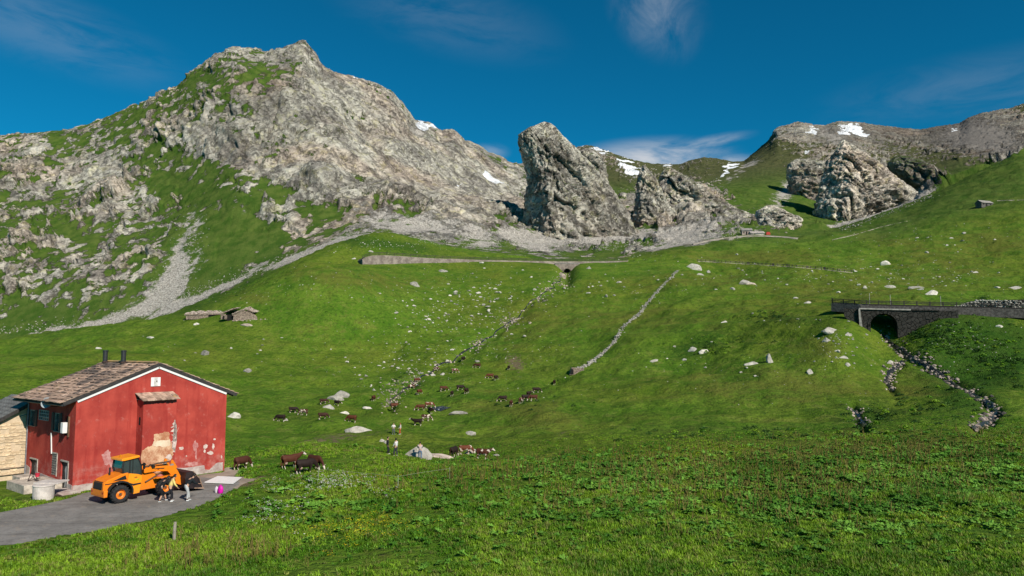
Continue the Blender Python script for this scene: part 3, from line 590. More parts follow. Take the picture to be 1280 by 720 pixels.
class MB:
    def __init__(s, M=None): s.v = []; s.f = []; s.M = M
    def add(s, vs, fs, M=None):
        b = len(s.v); M = M or s.M
        s.v += [tuple(M @ Vector(p)) if M else tuple(p) for p in vs]; s.f += [tuple(i + b for i in f) for f in fs]; return s
    def box(s, x0, x1, y0, y1, z0, z1, M=None):
        return s.add([(x0, y0, z0), (x1, y0, z0), (x1, y1, z0), (x0, y1, z0), (x0, y0, z1), (x1, y0, z1), (x1, y1, z1), (x0, y1, z1)],
                     [(0, 3, 2, 1), (4, 5, 6, 7), (0, 1, 5, 4), (1, 2, 6, 5), (2, 3, 7, 6), (3, 0, 4, 7)], M)
    def prism(s, pts, y0, y1, M=None):      # outline in x,z pushed from y0 to y1
        n = len(pts); return s.add([(x, y0, z) for x, z in pts] + [(x, y1, z) for x, z in pts],
            [tuple(range(n)), tuple(range(2 * n - 1, n - 1, -1))] + [(i, i + n, (i + 1) % n + n, (i + 1) % n) for i in range(n)], M)
    def sheet(s, pts, z0, z1, M=None):      # outline in x,y pushed from z0 to z1
        n = len(pts); return s.add([(x, y, z0) for x, y in pts] + [(x, y, z1) for x, y in pts],
            [tuple(range(n - 1, -1, -1)), tuple(range(n, 2 * n))] + [(i, (i + 1) % n, (i + 1) % n + n, i + n) for i in range(n)], M)
    def tube(s, pts, r, n=8, M=None, cap=True):
        P = [Vector(p) for p in pts]; rr = r if hasattr(r, '__len__') else [r] * len(P); vs = []; fs = []
        for i, p in enumerate(P):
            d = (P[min(i + 1, len(P) - 1)] - P[max(i - 1, 0)]).normalized()
            a = d.cross(Vector((0, 0, 1)) if abs(d.z) < .9 else Vector((1, 0, 0))).normalized(); b = d.cross(a)
            for k in range(n):
                t = 2 * math.pi * k / n; vs.append(p + (a * math.cos(t) + b * math.sin(t)) * rr[i])
        for i in range(len(P) - 1):
            for k in range(n): fs.append((i * n + k, i * n + (k + 1) % n, (i + 1) * n + (k + 1) % n, (i + 1) * n + k))
        if cap: fs += [tuple(range(n - 1, -1, -1)), tuple(range((len(P) - 1) * n, len(P) * n))]
        return s.add(vs, fs, M)
    def lathe(s, prof, n=20, axis='z', M=None):   # (r, h)
        vs = []; fs = []
        for r, h in prof:
            for k in range(n):
                t = 2 * math.pi * k / n; c, q = r * math.cos(t), r * math.sin(t)
                vs.append((c, q, h) if axis == 'z' else (c, h, q))
        for i in range(len(prof) - 1):
            for k in range(n): fs.append((i * n + k, i * n + (k + 1) % n, (i + 1) * n + (k + 1) % n, (i + 1) * n + k))
        return s.add(vs, fs, M)
    def mesh(s, name, m=None, smooth=False, bevel=0):
        me = bpy.data.meshes.new(name); me.from_pydata(s.v, [], s.f)
        bm = bmesh.new(); bm.from_mesh(me); bmesh.ops.recalc_face_normals(bm, faces=bm.faces)
        if bevel: bmesh.ops.bevel(bm, geom=[e for e in bm.edges if e.calc_face_angle(0) > .5], offset=bevel, segments=2, affect='EDGES', profile=.6)
        bm.to_mesh(me); bm.free()
        if m: me.materials.append(m)
        if smooth: me.polygons.foreach_set('use_smooth', [True] * len(me.polygons))
        return me
    def obj(s, name, m=None, parent=None, smooth=False, bevel=0, label=None):
        o = bpy.data.objects.new(name, s.mesh(name, m, smooth, bevel)); COL.objects.link(o)
        if parent: o.parent = parent
        if label: o['label'] = label
        return o
def empty(name, M, label, cat, group=None):
    o = bpy.data.objects.new(name, None); COL.objects.link(o)
    o.matrix_world = M if isinstance(M, Matrix) else Matrix.Translation(Vector(M)); o.empty_display_size = .3
    return tag(o, label, cat, group)
def copy_tree(o, parent=None):
    c = o.copy(); COL.objects.link(c); c.parent = parent
    for ch in o.children: copy_tree(ch, c)
    return c
def link_mesh(name, me, parent=None, loc=(0, 0, 0), rot=(0, 0, 0), sc=(1, 1, 1)):
    o = bpy.data.objects.new(name, me); COL.objects.link(o); o.parent = parent; o.location = loc; o.rotation_euler = rot; o.scale = sc; return o
def basis(o, x, y, z=Vector((0, 0, 1))):
    m = Matrix.Identity(4)
    for i in range(3): m[i][0] = x[i]; m[i][1] = y[i]; m[i][2] = z[i]; m[i][3] = o[i]
    return m
def ragged(pts, amp=.06, sub=5, seed=1):
    """closed outline with a torn edge"""
    r = random.Random(seed); out = []; n = len(pts)
    for i in range(n):
        a, b = Vector(pts[i]), Vector(pts[(i + 1) % n]); L_ = (b - a).length; k = max(1, int(sub))
        for j in range(k):
            p = a.lerp(b, j / k)
            if j: p = p + Vector((r.uniform(-1, 1), r.uniform(-1, 1))) * amp * min(1, L_)
            out.append((p.x, p.y))
    return out

# ------------------------------------------------------------ red house
ZR = -10.5
C0 = on_plane(90, 616, ZR); C1 = on_plane(278, 590.5, ZR)
hu = Vector((math.cos(R(52.3)), math.sin(R(52.3)), 0)); HL = 11.95; C1 = C0 + hu * HL; hw = Vector((-hu.y, hu.x, 0)); HW = 9.2
HM = basis(C0, hu, hw); HI = HM.inverted()
HE, HA = 6.72, 9.12; SL = math.atan2(HA - HE, HL / 2)
def gp(px, py, off=0.0):                 # a spot on the gable wall -> (along, up)
    r = ray(px, py); n = hw; p0 = C0 - hw * off; t = p0.dot(n) / r.dot(n); q = HI @ (r * t); return (q.x, q.z)
def lp(px, py):                          # a spot on the side wall -> (back, up)
    r = ray(px, py); t = C0.dot(hu) / r.dot(hu); q = HI @ (r * t); return (q.y, q.z)

def stucco():
    m, T = newmat('red_stucco'); tc = T.new('ShaderNodeTexCoord'); p = tc.outputs['Object']
    n = T.noise(p, .55, 5, .6); f = T.noise(p, 14, 4, .6)
    c = T.mix(T.step(n, .35, .68), (.33, .043, .034), (.47, .072, .052))
    st = T.noise(T.new('ShaderNodeMapping', i_Vector=p, i_Scale=(2.2, 2.2, .22)).outputs[0], 1.0, 5, .6)
    c = T.mix(T.math('MULTIPLY', T.step(st, .50, .68), .50), c, (.27, .024, .022))
    n5 = T.noise(p, 1.7, 6, .7)
    c = T.mix(T.math('MULTIPLY', T.step(n5, .56, .72), .30), c, (.58, .30, .25))
    z = T.new('ShaderNodeSeparateXYZ', i_0=p).outputs[2]
    low = T.math('SUBTRACT', 1.0, T.step(z, .5, 2.6))
    c = T.mix(T.math('MULTIPLY', T.math('MULTIPLY', low, T.step(n5, .42, .62)), .42), c, (.50, .26, .22))
    finish(T, c, .9, T.math('ADD', f, T.math('MULTIPLY', n5, 2)), .35, .02, .1); return m
M_red = stucco()
M_plaster = mat('bare_plaster', (.62, .40, .25), .95, .25, 1.6, .5, .03, col2=(.42, .17, .085))
M_cream = mat('cream_render', (.74, .58, .42), .95, .15, 1.2, .3, .02, col2=(.62, .46, .31))
M_pale = mat('pale_patch', (.66, .52, .45), .95, .2, 3, .4, .02)
M_faded = mat('faded_red_stain', (.50, .27, .24), .95, .2, 2.2, .3, .02, col2=(.40, .12, .11))
M_conc = mat('worn_concrete', (.46, .40, .36), .95, .22, 1.4, .5, .03, col2=(.34, .24, .22))
M_white = mat('white_paint', (.80, .77, .74), .7, .06, 4)
M_dark = mat('dark_weathered_wood', (.045, .040, .038), .8, .3, 6)
M_grey = mat('grey_weathered_wood', (.28, .25, .22), .85, .35, 5)
def roofstone():
    m, T = newmat('roof_stone_slab'); geo = T.new('ShaderNodeNewGeometry'); p = geo.outputs['Position']; oi = T.new('ShaderNodeObjectInfo')
    n = T.noise(p, .42, 5, .62, .8); n2 = T.noise(p, 2.2, 4, .65); c = T.mix(T.step(n2, .35, .65), (.30, .195, .145), (.50, .35, .26))
    c = T.new('ShaderNodeHueSaturation', i_Value=T.math('ADD', T.math('MULTIPLY', oi.outputs['Random'], .7), .68), i_Color=c).outputs[0]
    c = T.mix(T.math('MULTIPLY', T.step(T.math('ADD', n, T.math('MULTIPLY', oi.outputs['Random'], .10)), .58, .64), .85), c, (.085, .072, .068))
    c = T.mix(T.math('MULTIPLY', T.step(T.noise(p, .9, 4, .6), .62, .70), .6), c, (.48, .30, .10))
    finish(T, c, .95, n2, .6, .03, .1); return m
M_stone = roofstone()
M_metal = mat('dark_sheet_metal', (.06, .06, .062), .5, .2, 5, metal=.6)
M_iron = mat('rusty_iron', (.06, .035, .028), .8, .4, 8)
M_void = mat('dark_interior', (.012, .011, .010), .9, .1, 2)
M_glass = mat('window_glass', (.05, .06, .065), .12, .05, 2, 0, spec=.6)

house = empty('red_house', HM, 'tall red stuccoed house with stone slab roof and peeling gable beside the loader', 'house')
# openings on the side wall: (name, back0, back1, up0, up1)
def lrect(x0, y0, x1, y1):
    a = lp(x1, (y0 + y1) / 2); b = lp(x0, (y0 + y1) / 2); t = lp((x0 + x1) / 2, y0)[1]; u = lp((x0 + x1) / 2, y1)[1]
    return (a[0], b[0], u, t)
side = {'shutter_a': lrect(37, 512, 44, 532), 'grid': lrect(49, 513, 61, 525), 'shutter_b': lrect(68, 516, 75, 539), 'box': lrect(80.5, 520, 87, 545),
        'low': lrect(64.5, 567, 71, 594), 'door_a': lrect(37, 574, 46, 612), 'door_b': lrect(75.5, 577, 84.5, 617)}
side['door_a'] = side['door_a'][:2] + (.0, side['door_a'][3]); side['door_b'] = side['door_b'][:2] + (.0, side['door_b'][3])
mb = MB()
ys = sorted({0, HW} | {round(q, 4) for s_ in side.values() for q in s_[:2]}); zs = sorted({0, HE} | {round(q, 4) for s_ in side.values() for q in s_[2:]})
for y0, y1 in zip(ys[:-1], ys[1:]):
    for z0, z1 in zip(zs[:-1], zs[1:]):
        cy, cz = (y0 + y1) / 2, (z0 + z1) / 2
        if any(s_[0] < cy < s_[1] and s_[2] < cz < s_[3] for s_ in side.values()): continue
        mb.add([(0, y0, z0), (0, y1, z0), (0, y1, z1), (0, y0, z1)], [(0, 1, 2, 3)])
for s_ in side.values():
    y0, y1, z0, z1 = s_; d = .22
    mb.add([(0, y0, z0), (0, y1, z0), (0, y1, z1), (0, y0, z1), (d, y0, z0), (d, y1, z0), (d, y1, z1), (d, y0, z1)],
           [(0, 1, 5, 4), (1, 2, 6, 5), (2, 3, 7, 6), (3, 0, 4, 7), (4, 5, 6, 7)])
mb.obj('side_wall', M_red, house)
MB().add([(0, 0, 0), (HL, 0, 0), (HL, 0, HE), (HL / 2, 0, HA), (0, 0, HE), (0, HW, 0), (HL, HW, 0), (HL, HW, HE), (HL / 2, HW, HA), (0, HW, HE)],
         [(0, 1, 2, 3, 4), (5, 6, 7, 8, 9), (1, 6, 7, 2)]).obj('gable_wall', M_red, house)
def gpatch(name, pts, m, off, amp=.08, sub=5, seed=1, label=None):
    q = ragged([gp(*p) for p in pts], amp, sub, seed); return MB().prism(q, -off, .0, None).obj(name, m, house, label=label)
# concrete base of both walls
gpatch('plinth', [(90.3, 615.8), (90.6, 607.5), (105, 605), (122, 602.5), (160, 597), (190, 591), (224, 585), (255, 581.5), (256.2, 587), (261, 587.6), (266, 583), (270, 579), (278.3, 577.5), (278, 590.3)], M_conc, .035, .05, 4, 3)
q = [lp(*p) for p in [(90.2, 615.8), (90.4, 607), (80, 602), (62, 596), (47, 590), (35, 583), (29, 577), (25, 573), (24, 600)]]
q = [(q_[0], max(.0, q_[1])) for q_ in q]; q[0] = (0.02, 0.0); q[-1] = (HW - .02, 0.0)
segs = []
Mside = basis(Vector((0, 0, 0)), Vector((0, 1, 0)), Vector((1, 0, 0)))
for (a0, a1) in [(0.02, side['door_b'][0]), (side['door_b'][1], side['low'][0]), (side['low'][0], side['low'][1]), (side['low'][1], side['door_a'][0]), (side['door_a'][1], HW - .02)]:
    tp = sorted([(x, z) for x, z in q[1:-1]]); xs = [p[0] for p in tp]; zz = [p[1] for p in tp]
    h0 = float(np.interp(a0, xs, zz)); h1 = float(np.interp(a1, xs, zz)); lim = side['low'][2] - .03
    if a0 == side['low'][0]: h0, h1 = min(h0, lim), min(h1, lim)
    MB().prism(ragged([(a0, 0), (a1, 0), (a1, h1), (a0, h0)], .0, 1), -.035, 0, Mside).obj('plinth', M_conc, house)
# the worn patches of the gable; (px,py) read on the wall
BO = 1.0                                 # the shaft stands this far out of the wall
def bpatch(name, pts, m, off, amp=.08, sub=5, seed=1, label=None):
    q = ragged([gp(p[0], p[1], BO) for p in pts], amp, sub, seed); return MB().prism(q, -BO - off, -BO + .004).obj(name, m, house, label=label)
ax0 = gp(178, 540, BO)[0]; ax1 = gp(219.5, 540, BO)[0]; atop = gp(178, 500, BO)[1]
MB().box(ax0, ax1, -BO, -.004, .0, atop - .02).obj('shaft', M_red, house, label='red stuccoed box shaft projecting from the gable')
sv = MB().box(ax0 - .012, ax0 + .02, -BO * .62, -BO * .38, gp(174, 516)[1] - .9, gp(174, 516)[1] - .3).obj('vent', M_void, house)
bpatch('plaster_patch', [(178, 591), (177.5, 563), (184, 559), (190, 557), (193, 551), (192.5, 543), (200, 541.5), (211, 540), (213, 551), (215, 556), (216.5, 562), (217, 568), (214, 574), (209, 579), (206, 583), (201, 589), (196, 592)], M_plaster, .006, .12, 4, 8, label='bare orange brown plaster where the red paint has fallen off')
bpatch('cream_band', [(190.5, 557), (193, 551.5), (200, 550.5), (212, 549), (213.2, 556.5), (205, 558.5), (197, 558)], M_cream, .012, .1, 4, 9)
bpatch('pale_patch', [(206, 572), (209, 569), (212.5, 567), (214.5, 570), (213, 575), (209.5, 573.5)], M_pale, .014, .2, 3, 10)
bpatch('pale_patch', [(217.6, 525), (219.2, 525), (219.3, 545), (219.0, 566), (217.6, 565), (217.3, 552), (216.5, 540)], M_pale, .010, .3, 6, 11)
for i, (cx, cy, rx, ry, m, off) in enumerate([(226.5, 560.5, 3, 2.2, M_pale, .008), (134, 572, 7, 10, M_faded, .006), (244, 558, 3.4, 7, M_faded, .006), (245, 569, 1.6, 7, M_faded, .008), (257, 558, 3, 3, M_pale, .008), (263, 566, 3.8, 2.6, M_pale, .008), (266.5, 558, 1.6, 4, M_pale, .008), (268, 549, 2, 1.3, M_pale, .008), (256, 564, 1.5, 2.6, M_pale, .008), (277, 571, 1, 2.5, M_pale, .008), (233, 570, 1, 1, M_pale, .008), (239, 580, 9, 3, M_faded, .006), (142, 580, 5, 5, M_faded, .005)]):
    rr = random.Random(i); gpatch('worn_patch', [(cx + rx * math.cos(t) * rr.uniform(.7, 1.15), cy + ry * math.sin(t) * rr.uniform(.7, 1.15)) for t in np.linspace(0, 6.283, 10)[:-1]], m, off, .25, 3, i)
# little stone-slab roof over the shaft
slabm = []
def slab_mesh(w, l, t, seed):
    r = random.Random(seed); p = [(x + r.uniform(-.04, .04) * w, y + r.uniform(-.05, .05) * l) for x, y in ((-.5 * w, -.5 * l), (-.1 * w, -.53 * l), (.25 * w, -.48 * l), (.5 * w, -.5 * l), (.5 * w, .5 * l), (-.5 * w, .5 * l))]
    return MB().sheet(p, 0, t).mesh('roof_slab', M_stone)
slabs = [slab_mesh(1, 1, 1, k) for k in range(8)]
aw0, aw1 = ax0 - .22, ax1 + .12
nn = 8
for r_ in range(3):
    for k in range(nn):
        w = (aw1 - aw0) / nn
        o = link_mesh('roof_slab', slabs[(k * 3 + r_) % 8], house, (aw0 + (k + .5) * w + random.uniform(-.04, .04), -BO - .12 + r_ * .42 + random.uniform(-.03, .03), atop + .02 + r_ * .17 + random.uniform(0, .012)), (R(20), 0, R(random.uniform(-4, 4))), (w * 1.08, .56, .055))
MB().box(ax0 - .1, ax1 + .05, -BO - .1, 0, atop - .02, atop + .01).obj('shaft_roof_board', M_grey, house)
# plaque near the top of the gable
x0, z0 = gp(188.3, 483); x1, z1 = gp(200.5, 471.5)
pl = MB().box(x0, x1, -.05, 0, z0, z1).obj('white_hatch', M_white, house, bevel=.01)
MB().box((x0 + x1) / 2 - .16, (x0 + x1) / 2 + .16, -.058, -.04, z0 + .02, z1 - .02).obj('seam', mat('off_white', (.66, .62, .58)), pl)
MB().box((x0 + x1) / 2 + .03, (x0 + x1) / 2 + .11, -.075, -.05, (z0 + z1) / 2, (z0 + z1) / 2 + .1).obj('latch', M_iron, pl)
# roof: boards, stone slabs, verge, trim
ct_, st_ = math.cos(SL), math.sin(SL); OE, OV, OB = .95, .06, .35; SLEN = HL / 2 / ct_ + OE
Mleft = Matrix.Translation((HL / 2, 0, HA + .02)) @ Matrix.Rotation(SL, 4, 'Y') @ Matrix.Rotation(math.pi, 4, 'Z')     # x runs down the left slope, y towards the viewer side
Mleft = basis(Vector((HL / 2, 0, HA + .03)), Vector((-ct_, 0, -st_)), Vector((0, 1, 0)), Vector((-st_, 0, ct_)))
Mright = basis(Vector((HL / 2, 0, HA + .03)), Vector((ct_, 0, -st_)), Vector((0, 1, 0)), Vector((st_, 0, ct_)))
for Mx in (Mleft, Mright):
    MB(Mx).box(0, SLEN, -OV, HW + OB, 0, .12).obj('roof_boards', M_dark, house)
    MB(Mx).box(0, SLEN + .02, -OV - .05, -OV, -.10, .17).obj('bargeboard', M_dark, house)
    MB(Mx).box(.02, SLEN - OE + .02, -.075, -.003, -.27, -.035).obj('white_trim', M_white, house)
    for k in range(7): MB(Mx).box(SLEN - .75, SLEN - .03, 0.3 + k * (HW - .5) / 6, .42 + k * (HW - .5) / 6, -.14, -.004).obj('rafter_tail', M_dark, house)
MB(Mleft).tube([(SLEN + .07, -OV, -.02), (SLEN + .07, HW + OB, -.02)], .075, 8).obj('gutter', M_metal, house)
nrow, ncol = 15, 19
def rot_in(Mx, x, y, z, rx, rz, sc):
    return Mx @ Matrix.Translation((x, y, z)) @ Matrix.Rotation(rx, 4, 'Y') @ Matrix.Rotation(rz, 4, 'Z') @ Matrix.Diagonal((sc[0], sc[1], sc[2], 1))
W_ = HW + OV + OB
for r_ in range(nrow):
    off = random.uniform(-.2, .2)
    for k in range(ncol):
        ex = SLEN / nrow; wy = W_ / ncol
        o = link_mesh('roof_slab', slabs[random.randrange(8)], house)
        o.matrix_local = rot_in(Mleft, SLEN - (r_ + .5) * ex + .07 + random.uniform(-.03, .03), -OV + (k + .5) * wy + (off if 0 < k < ncol - 1 else 0) * wy, .17 + random.uniform(-.01, .022), R(-7.0 + random.uniform(-2, 2)), R(random.uniform(-4, 4)), (ex * 1.5, wy * random.uniform(.9, 1.1), random.uniform(.035, .06)))
mb = MB()
for r_ in range(nrow):
    for k in range(ncol):
        ex = SLEN / nrow; wy = W_ / ncol
        mb.box(-.5, .5, -.5, .5, 0, 1, rot_in(Mright, SLEN - (r_ + .5) * ex + .07, -OV + (k + .5) * wy + random.uniform(-.02, .02), .17 + random.uniform(-.01, .02), R(-7 + random.uniform(-2, 2)), R(random.uniform(-4, 4)), (ex * 1.45, wy * .97, .05)))
o = mb.obj('roof_slabs', M_stone, house); o['kind'] = 'stuff'
MB(Mleft).box(-.02, .22, -OV, HW + OB, .24, .31).obj('ridge_cap', mat('lichen_ridge', (.42, .26, .09), .9, .4, 2, col2=(.24, .17, .11)), house)
for (px, py) in ((131.5, 449), (154.5, 446)):
    # stand on the ridge line
    r = ray(px, py); p = HI @ (r * ((C0 + hu * (HL / 2 - .5)).dot(hu) / r.dot(hu)))
    ch = MB().lathe([(.19, -.5), (.19, 1.02), (.23, 1.02), (.23, 1.12), (.13, 1.14), (.13, 1.02)], 14)
    c = ch.obj('chimney', M_metal, house, smooth=False); c.location = (HL / 2 - .5, p.y, HA + .05)
    MB().lathe([(.26, 0), (.22, .12), (.19, .14)], 14).obj('flashing', M_iron, c).location = (0, 0, .06)
# side wall fittings (outward is -x)
def fit(name, key, m, d0, d1, inset=0, label=None):
    y0, y1, z0, z1 = side[key]; return MB().box(-d1, -d0, y0 + inset, y1 - inset, z0 + inset, z1 - inset).obj(name, m, house, label=label)
for key in ('shutter_a', 'shutter_b'):
    w = fit('window', key, M_glass, -.16, -.13); y0, y1, z0, z1 = side[key]
    MB().box(-.0, .14, y0 + .02, y0 + .09, z0, z1).box(0, .14, y1 - .09, y1 - .02, z0, z1).box(0, .14, y0, y1, z1 - .08, z1).box(-.04, .14, y0 - .05, y1 + .05, z0 - .06, z0).obj('frame', M_grey, w)
    for s_ in (y0 - (y1 - y0) * .42, y1): MB().box(-.06, -.015, s_ + .02, s_ + (y1 - y0) * .42, z0, z1).obj('shutter', M_dark, house)
w = fit('window', 'grid', M_glass, -.14, -.12); y0, y1, z0, z1 = side['grid']; mb = MB()
for t in np.linspace(0, 1, 6): mb.box(-.02, .03, y0 + (y1 - y0) * t - .025, y0 + (y1 - y0) * t + .025, z0, z1)
for t in np.linspace(0, 1, 4): mb.box(-.026, .036, y0, y1, z0 + (z1 - z0) * t - .025, z0 + (z1 - z0) * t + .025)
mb.obj('lattice', mat('pale_lattice', (.42, .40, .38)), w)
w = fit('window', 'box', M_void, -.18, -.12); y0, y1, z0, z1 = side['box']
MB().box(-.10, 0, y0 - .03, y0 + .10, z0 - .05, z1).obj('shutter', mat('brown_shutter', (.16, .09, .05)), house)
MB().box(-.34, -.004, y0 + .32, y0 + .72, z0 + .22, z0 + 1.0).obj('wall_cabinet', M_white, house, bevel=.02, label='small white cabinet hung beside the window')
for key in ('low',):
    fit('closed_shutter', key, M_grey, -.10, -.05); y0, y1, z0, z1 = side[key]
    mb = MB()
    for k in range(9): mb.box(-.012, .05, y0 + .05, y1 - .05, z0 + (z1 - z0) * (k + .1) / 9, z0 + (z1 - z0) * (k + .75) / 9)
    mb.obj('louvres', M_grey, house)
    MB().box(-.045, 0, y0 - .09, y0, z0 - .05, z1 + .09).box(-.05, 0, y0 - .09, y1 + .09, z1, z1 + .1).obj('surround', mat('pale_stone_surround', (.50, .44, .38)), house)
for key in ('door_a', 'door_b'):
    d = fit('door', key, M_dark, -.16, -.10); y0, y1, z0, z1 = side[key]
    MB().prism([(y0 + .12, .3), (y0 + .5, z1 * .35), (y0 + .3, z1 * .62), (y0 + .55, z1 * .9), (y0 + .78, z1 * .7), (y0 + .62, z1 * .4), (y0 + .8, .2)], -.098, -.085, basis(Vector((0, 0, 0)), Vector((0, 1, 0)), Vector((-1, 0, 0)))).obj('peeled_paint', mat('peeling_grey', (.42, .40, .38)), d)
    MB().box(.07, .10, y0 + .12, y0 + .18, 1.0, 1.14).obj('handle', M_iron, d)
    MB().box(-.05, .0, y0 - .11, y0 - .0, 0, z1 + .11).box(-.055, 0, y0 - .11, y1 + .02, z1, z1 + .11).obj('surround', mat('pale_stone_surround', (.50, .44, .38)), house)
# satellite dish
y_, z_ = lp(73, 503); 
Md = Matrix.Translation((-.75, y_, z_)) @ Matrix.Rotation(R(-62), 4, 'Y') @ Matrix.Rotation(R(35), 4, 'X')
dish = MB(Md).lathe([(.001, 0), (.15, .012), (.3, .045), (.42, .09), (.43, .10), (.42, .085), (.3, .035), (.001, -.012)], 22).obj('satellite_dish', mat('grey_dish', (.30, .34, .36), .5), house, smooth=True)
MB(Md).tube([(.38, 0, .08), (.22, 0, .55)], .02, 6).obj('arm', M_white, dish)
MB().tube([(-.74, y_, z_), (-.5, y_, z_ - .28), (0, y_, z_ - .3)], .03, 6).obj('bracket', M_metal, dish)
# pipes
a_ = lp(65.2, 541); b_ = lp(65.5, 567)
MB().tube([(-.06, a_[0], a_[1]), (-.06, b_[0], b_[1])], .045, 8).obj('conduit', M_white, house)
MB().tube([(-.09, HW - .35, HE - .1), (-.09, HW - .35, .1), (-.30, HW - .35, .02)], .05, 8).obj('downpipe', mat('grey_pipe', (.25, .24, .26)), house)
MB().tube([(-.02, 1.6, 4.7), (-.02, 2.6, 3.6), (-.02, 3.2, 3.1)], .012, 5).obj('cable', M_dark, house)

# ------------------------------------------------------------ things at the foot of the side wall
def gz(px, py, z=ZR): return on_plane(px, py, z)
def box_on(name, px, py, sx, sy, sz, m, label, cat, yaw=0, z=ZR, group=None, bevel=.02):
    p = on_plane(px, py, z); M = basis(p, hu, hw) @ Matrix.Rotation(yaw, 4, 'Z')
    o = MB().box(-sx / 2, sx / 2, -sy / 2, sy / 2, 0, sz).obj(name, m, None, bevel=bevel); o.matrix_world = M
    return tag(o, label, cat, group)
M_trough = mat('pale_concrete', (.62, .55, .50), .9, .18, 2, .5, .02)
p = on_plane(47.5, 627, ZR); p = p + Vector((-.1, .7, 0))
tr = empty('concrete_well', p, 'round pale concrete well ring at the edge of the road by the red house', 'well')
MB().lathe([(.62, 0), (.66, .3), (.66, .92), (.70, .95), (.70, 1.02), (.62, 1.04), (.001, 1.04)], 28).obj('ring', M_trough, tr)
MB().box(-.9, .85, .2, 1.5, 1.0, 1.1).obj('slab', M_trough, tr, bevel=.02)
box_on('doorstep', 80, 616.5, 1.5, 1.9, .22, M_conc, 'pale concrete step below the right side door of the red house', 'step')
box_on('stone_terrace', 53, 610, 3.6, 3.4, .62, mat('terrace_stone', (.56, .48, .40), .9, .3, 2), 'low pale stone terrace along the foot of the red side wall', 'terrace')
box_on('stone_block', 30, 607, 1.1, 1.6, .75, mat('terrace_stone', (.5, .4, .3)), 'squat cream stone block left of the concrete well', 'stone block')
p = on_plane(41, 612, ZR)
st = empty('steel_stand', p + Vector((0, 0, .62)), 'dark folding steel stand leaning in front of the left side door', 'stand')
for s_ in (-1, 1): MB().tube([(s_ * .35, -.1, 0), (0, .1, 1.35)], .03, 6).obj('leg', M_iron, st)
MB().tube([(-.35, -.1, .02), (.55, -.1, .25)], .03, 6).obj('bar', M_iron, st)
o = MB().sheet(ragged([(-.3, -.2), (.3, -.25), (.35, .2), (-.25, .25)], .05, 2), 0, .12).obj('red_bucket', mat('red_plastic', (.55, .03, .06))); 
bpy.data.objects.remove(o)
o = MB().lathe([(.001, .0), (.13, 0), (.16, .26), (.17, .26), (.16, .23), (.12, .03), (.001, .03)], 14).obj('small_bucket', mat('red_plastic', (.55, .03, .06)))
o.location = p + Vector((.45, -.25, .98)); tag(o, 'small red bucket standing on the well slab', 'bucket')
o = MB().tube([(-.5, 0, .05), (0, .1, .12), (.5, -.05, .04)], [.06, .09, .05], 7).obj('scrap_pile', M_iron); o.location = on_plane(72, 622, ZR) ; tag(o, 'small dark heap of scrap by the road edge near the doorstep', 'scrap')

# ------------------------------------------------------------ cream neighbour building at the left edge
NB = C0 + hw * (HW + .25) + hu * .35
NM = basis(NB, -hu, -hw)                 # x runs left from the red house, y towards the viewer
nb = empty('cream_building', NM, 'cream stone building with dark slate roof cut off at the left edge', 'building')
hx0, hx8 = 6.0, 1.6
M_nst = mat('cream_rubble_stone', (.70, .54, .36), .95, .2, 2.5, .6, .04, col2=(.50, .36, .22), rnd=.35)
MB().prism([(-.1, 0), (8, 0), (8, hx8), (-.1, hx0)], -6.2, 0).obj('wall', mat('cream_mortar', (.66, .51, .35), .95, .15, 2.5, .5, .03), nb)
smesh = []
for k in range(6):
    r = random.Random(k + 40); smesh.append(MB().prism([(x + r.uniform(-.08, .08), z + r.uniform(-.08, .08)) for x, z in ((-.5, -.42), (0, -.5), (.5, -.4), (.48, .4), (.05, .5), (-.5, .42))], 0, .06).mesh('stone', M_nst))
y = .35
while y < 5.7:
    hgt_ = random.uniform(.22, .34); x = .1
    while x < min(4.2, (hx0 - .3 - y) / (hx0 - hx8) * 8):
        w = random.uniform(.3, .7)
        if random.random() < .75: link_mesh('stone', smesh[random.randrange(6)], nb, (x + w / 2, -.012 + random.uniform(-.01, .012), y + hgt_ / 2), (0, 0, 0), (w * .95, 1, hgt_ * .9))
        x += w
    y += hgt_
sl = math.atan2(hx0 - hx8, 8)
NL = basis(Vector((0, 0, hx0 + .02)), Vector((math.cos(sl), 0, -math.sin(sl))), Vector((0, 1, 0)), Vector((math.sin(sl), 0, math.cos(sl))))
M_slate = mat('dark_grey_slate', (.17, .165, .155), .8, .4, 2, .5, .02, rnd=.4)
MB(NL).box(-.15, 9.6, -6.5, .35, 0, .12).obj('roof', M_dark, nb)
MB(NL).box(-.15, 9.6, .352, .40, -.08, .18).obj('bargeboard', M_dark, nb)
slt = [MB().sheet([(-.5, -.5), (.5, -.48), (.5, .5), (-.5, .49)], 0, 1).mesh('slate', M_slate)]
for i in range(9):
    for k in range(11):
        if -.4 + i * .45 > 3.5: continue
        o = link_mesh('slate', slt[0], nb); o.matrix_local = NL @ Matrix.Translation((-.3 + i * .45, .1 - k * .58, .15 + random.uniform(0, .012))) @ Matrix.Rotation(R(5), 4, 'Y') @ Matrix.Diagonal((.6, .56, .03, 1))
MB().tube([(0.1, .12, .95), (8, .12, .95)], .03, 6).tube([(0.1, .12, .45), (8, .12, .45)], .03, 6).tube([(.15, .12, 0), (.15, .12, 1.3)], .035, 6).obj('handrail', mat('rail_brown', (.30, .2, .14)), nb)
aw = MB().prism([(0, 0), (1.0, -.35), (1.0, -.30), (0, .06)], -.9, 0).obj('awning', mat('blue_awning', (.05, .17, .24), .7), nb); aw.location = (-.15, .05, 5.3)

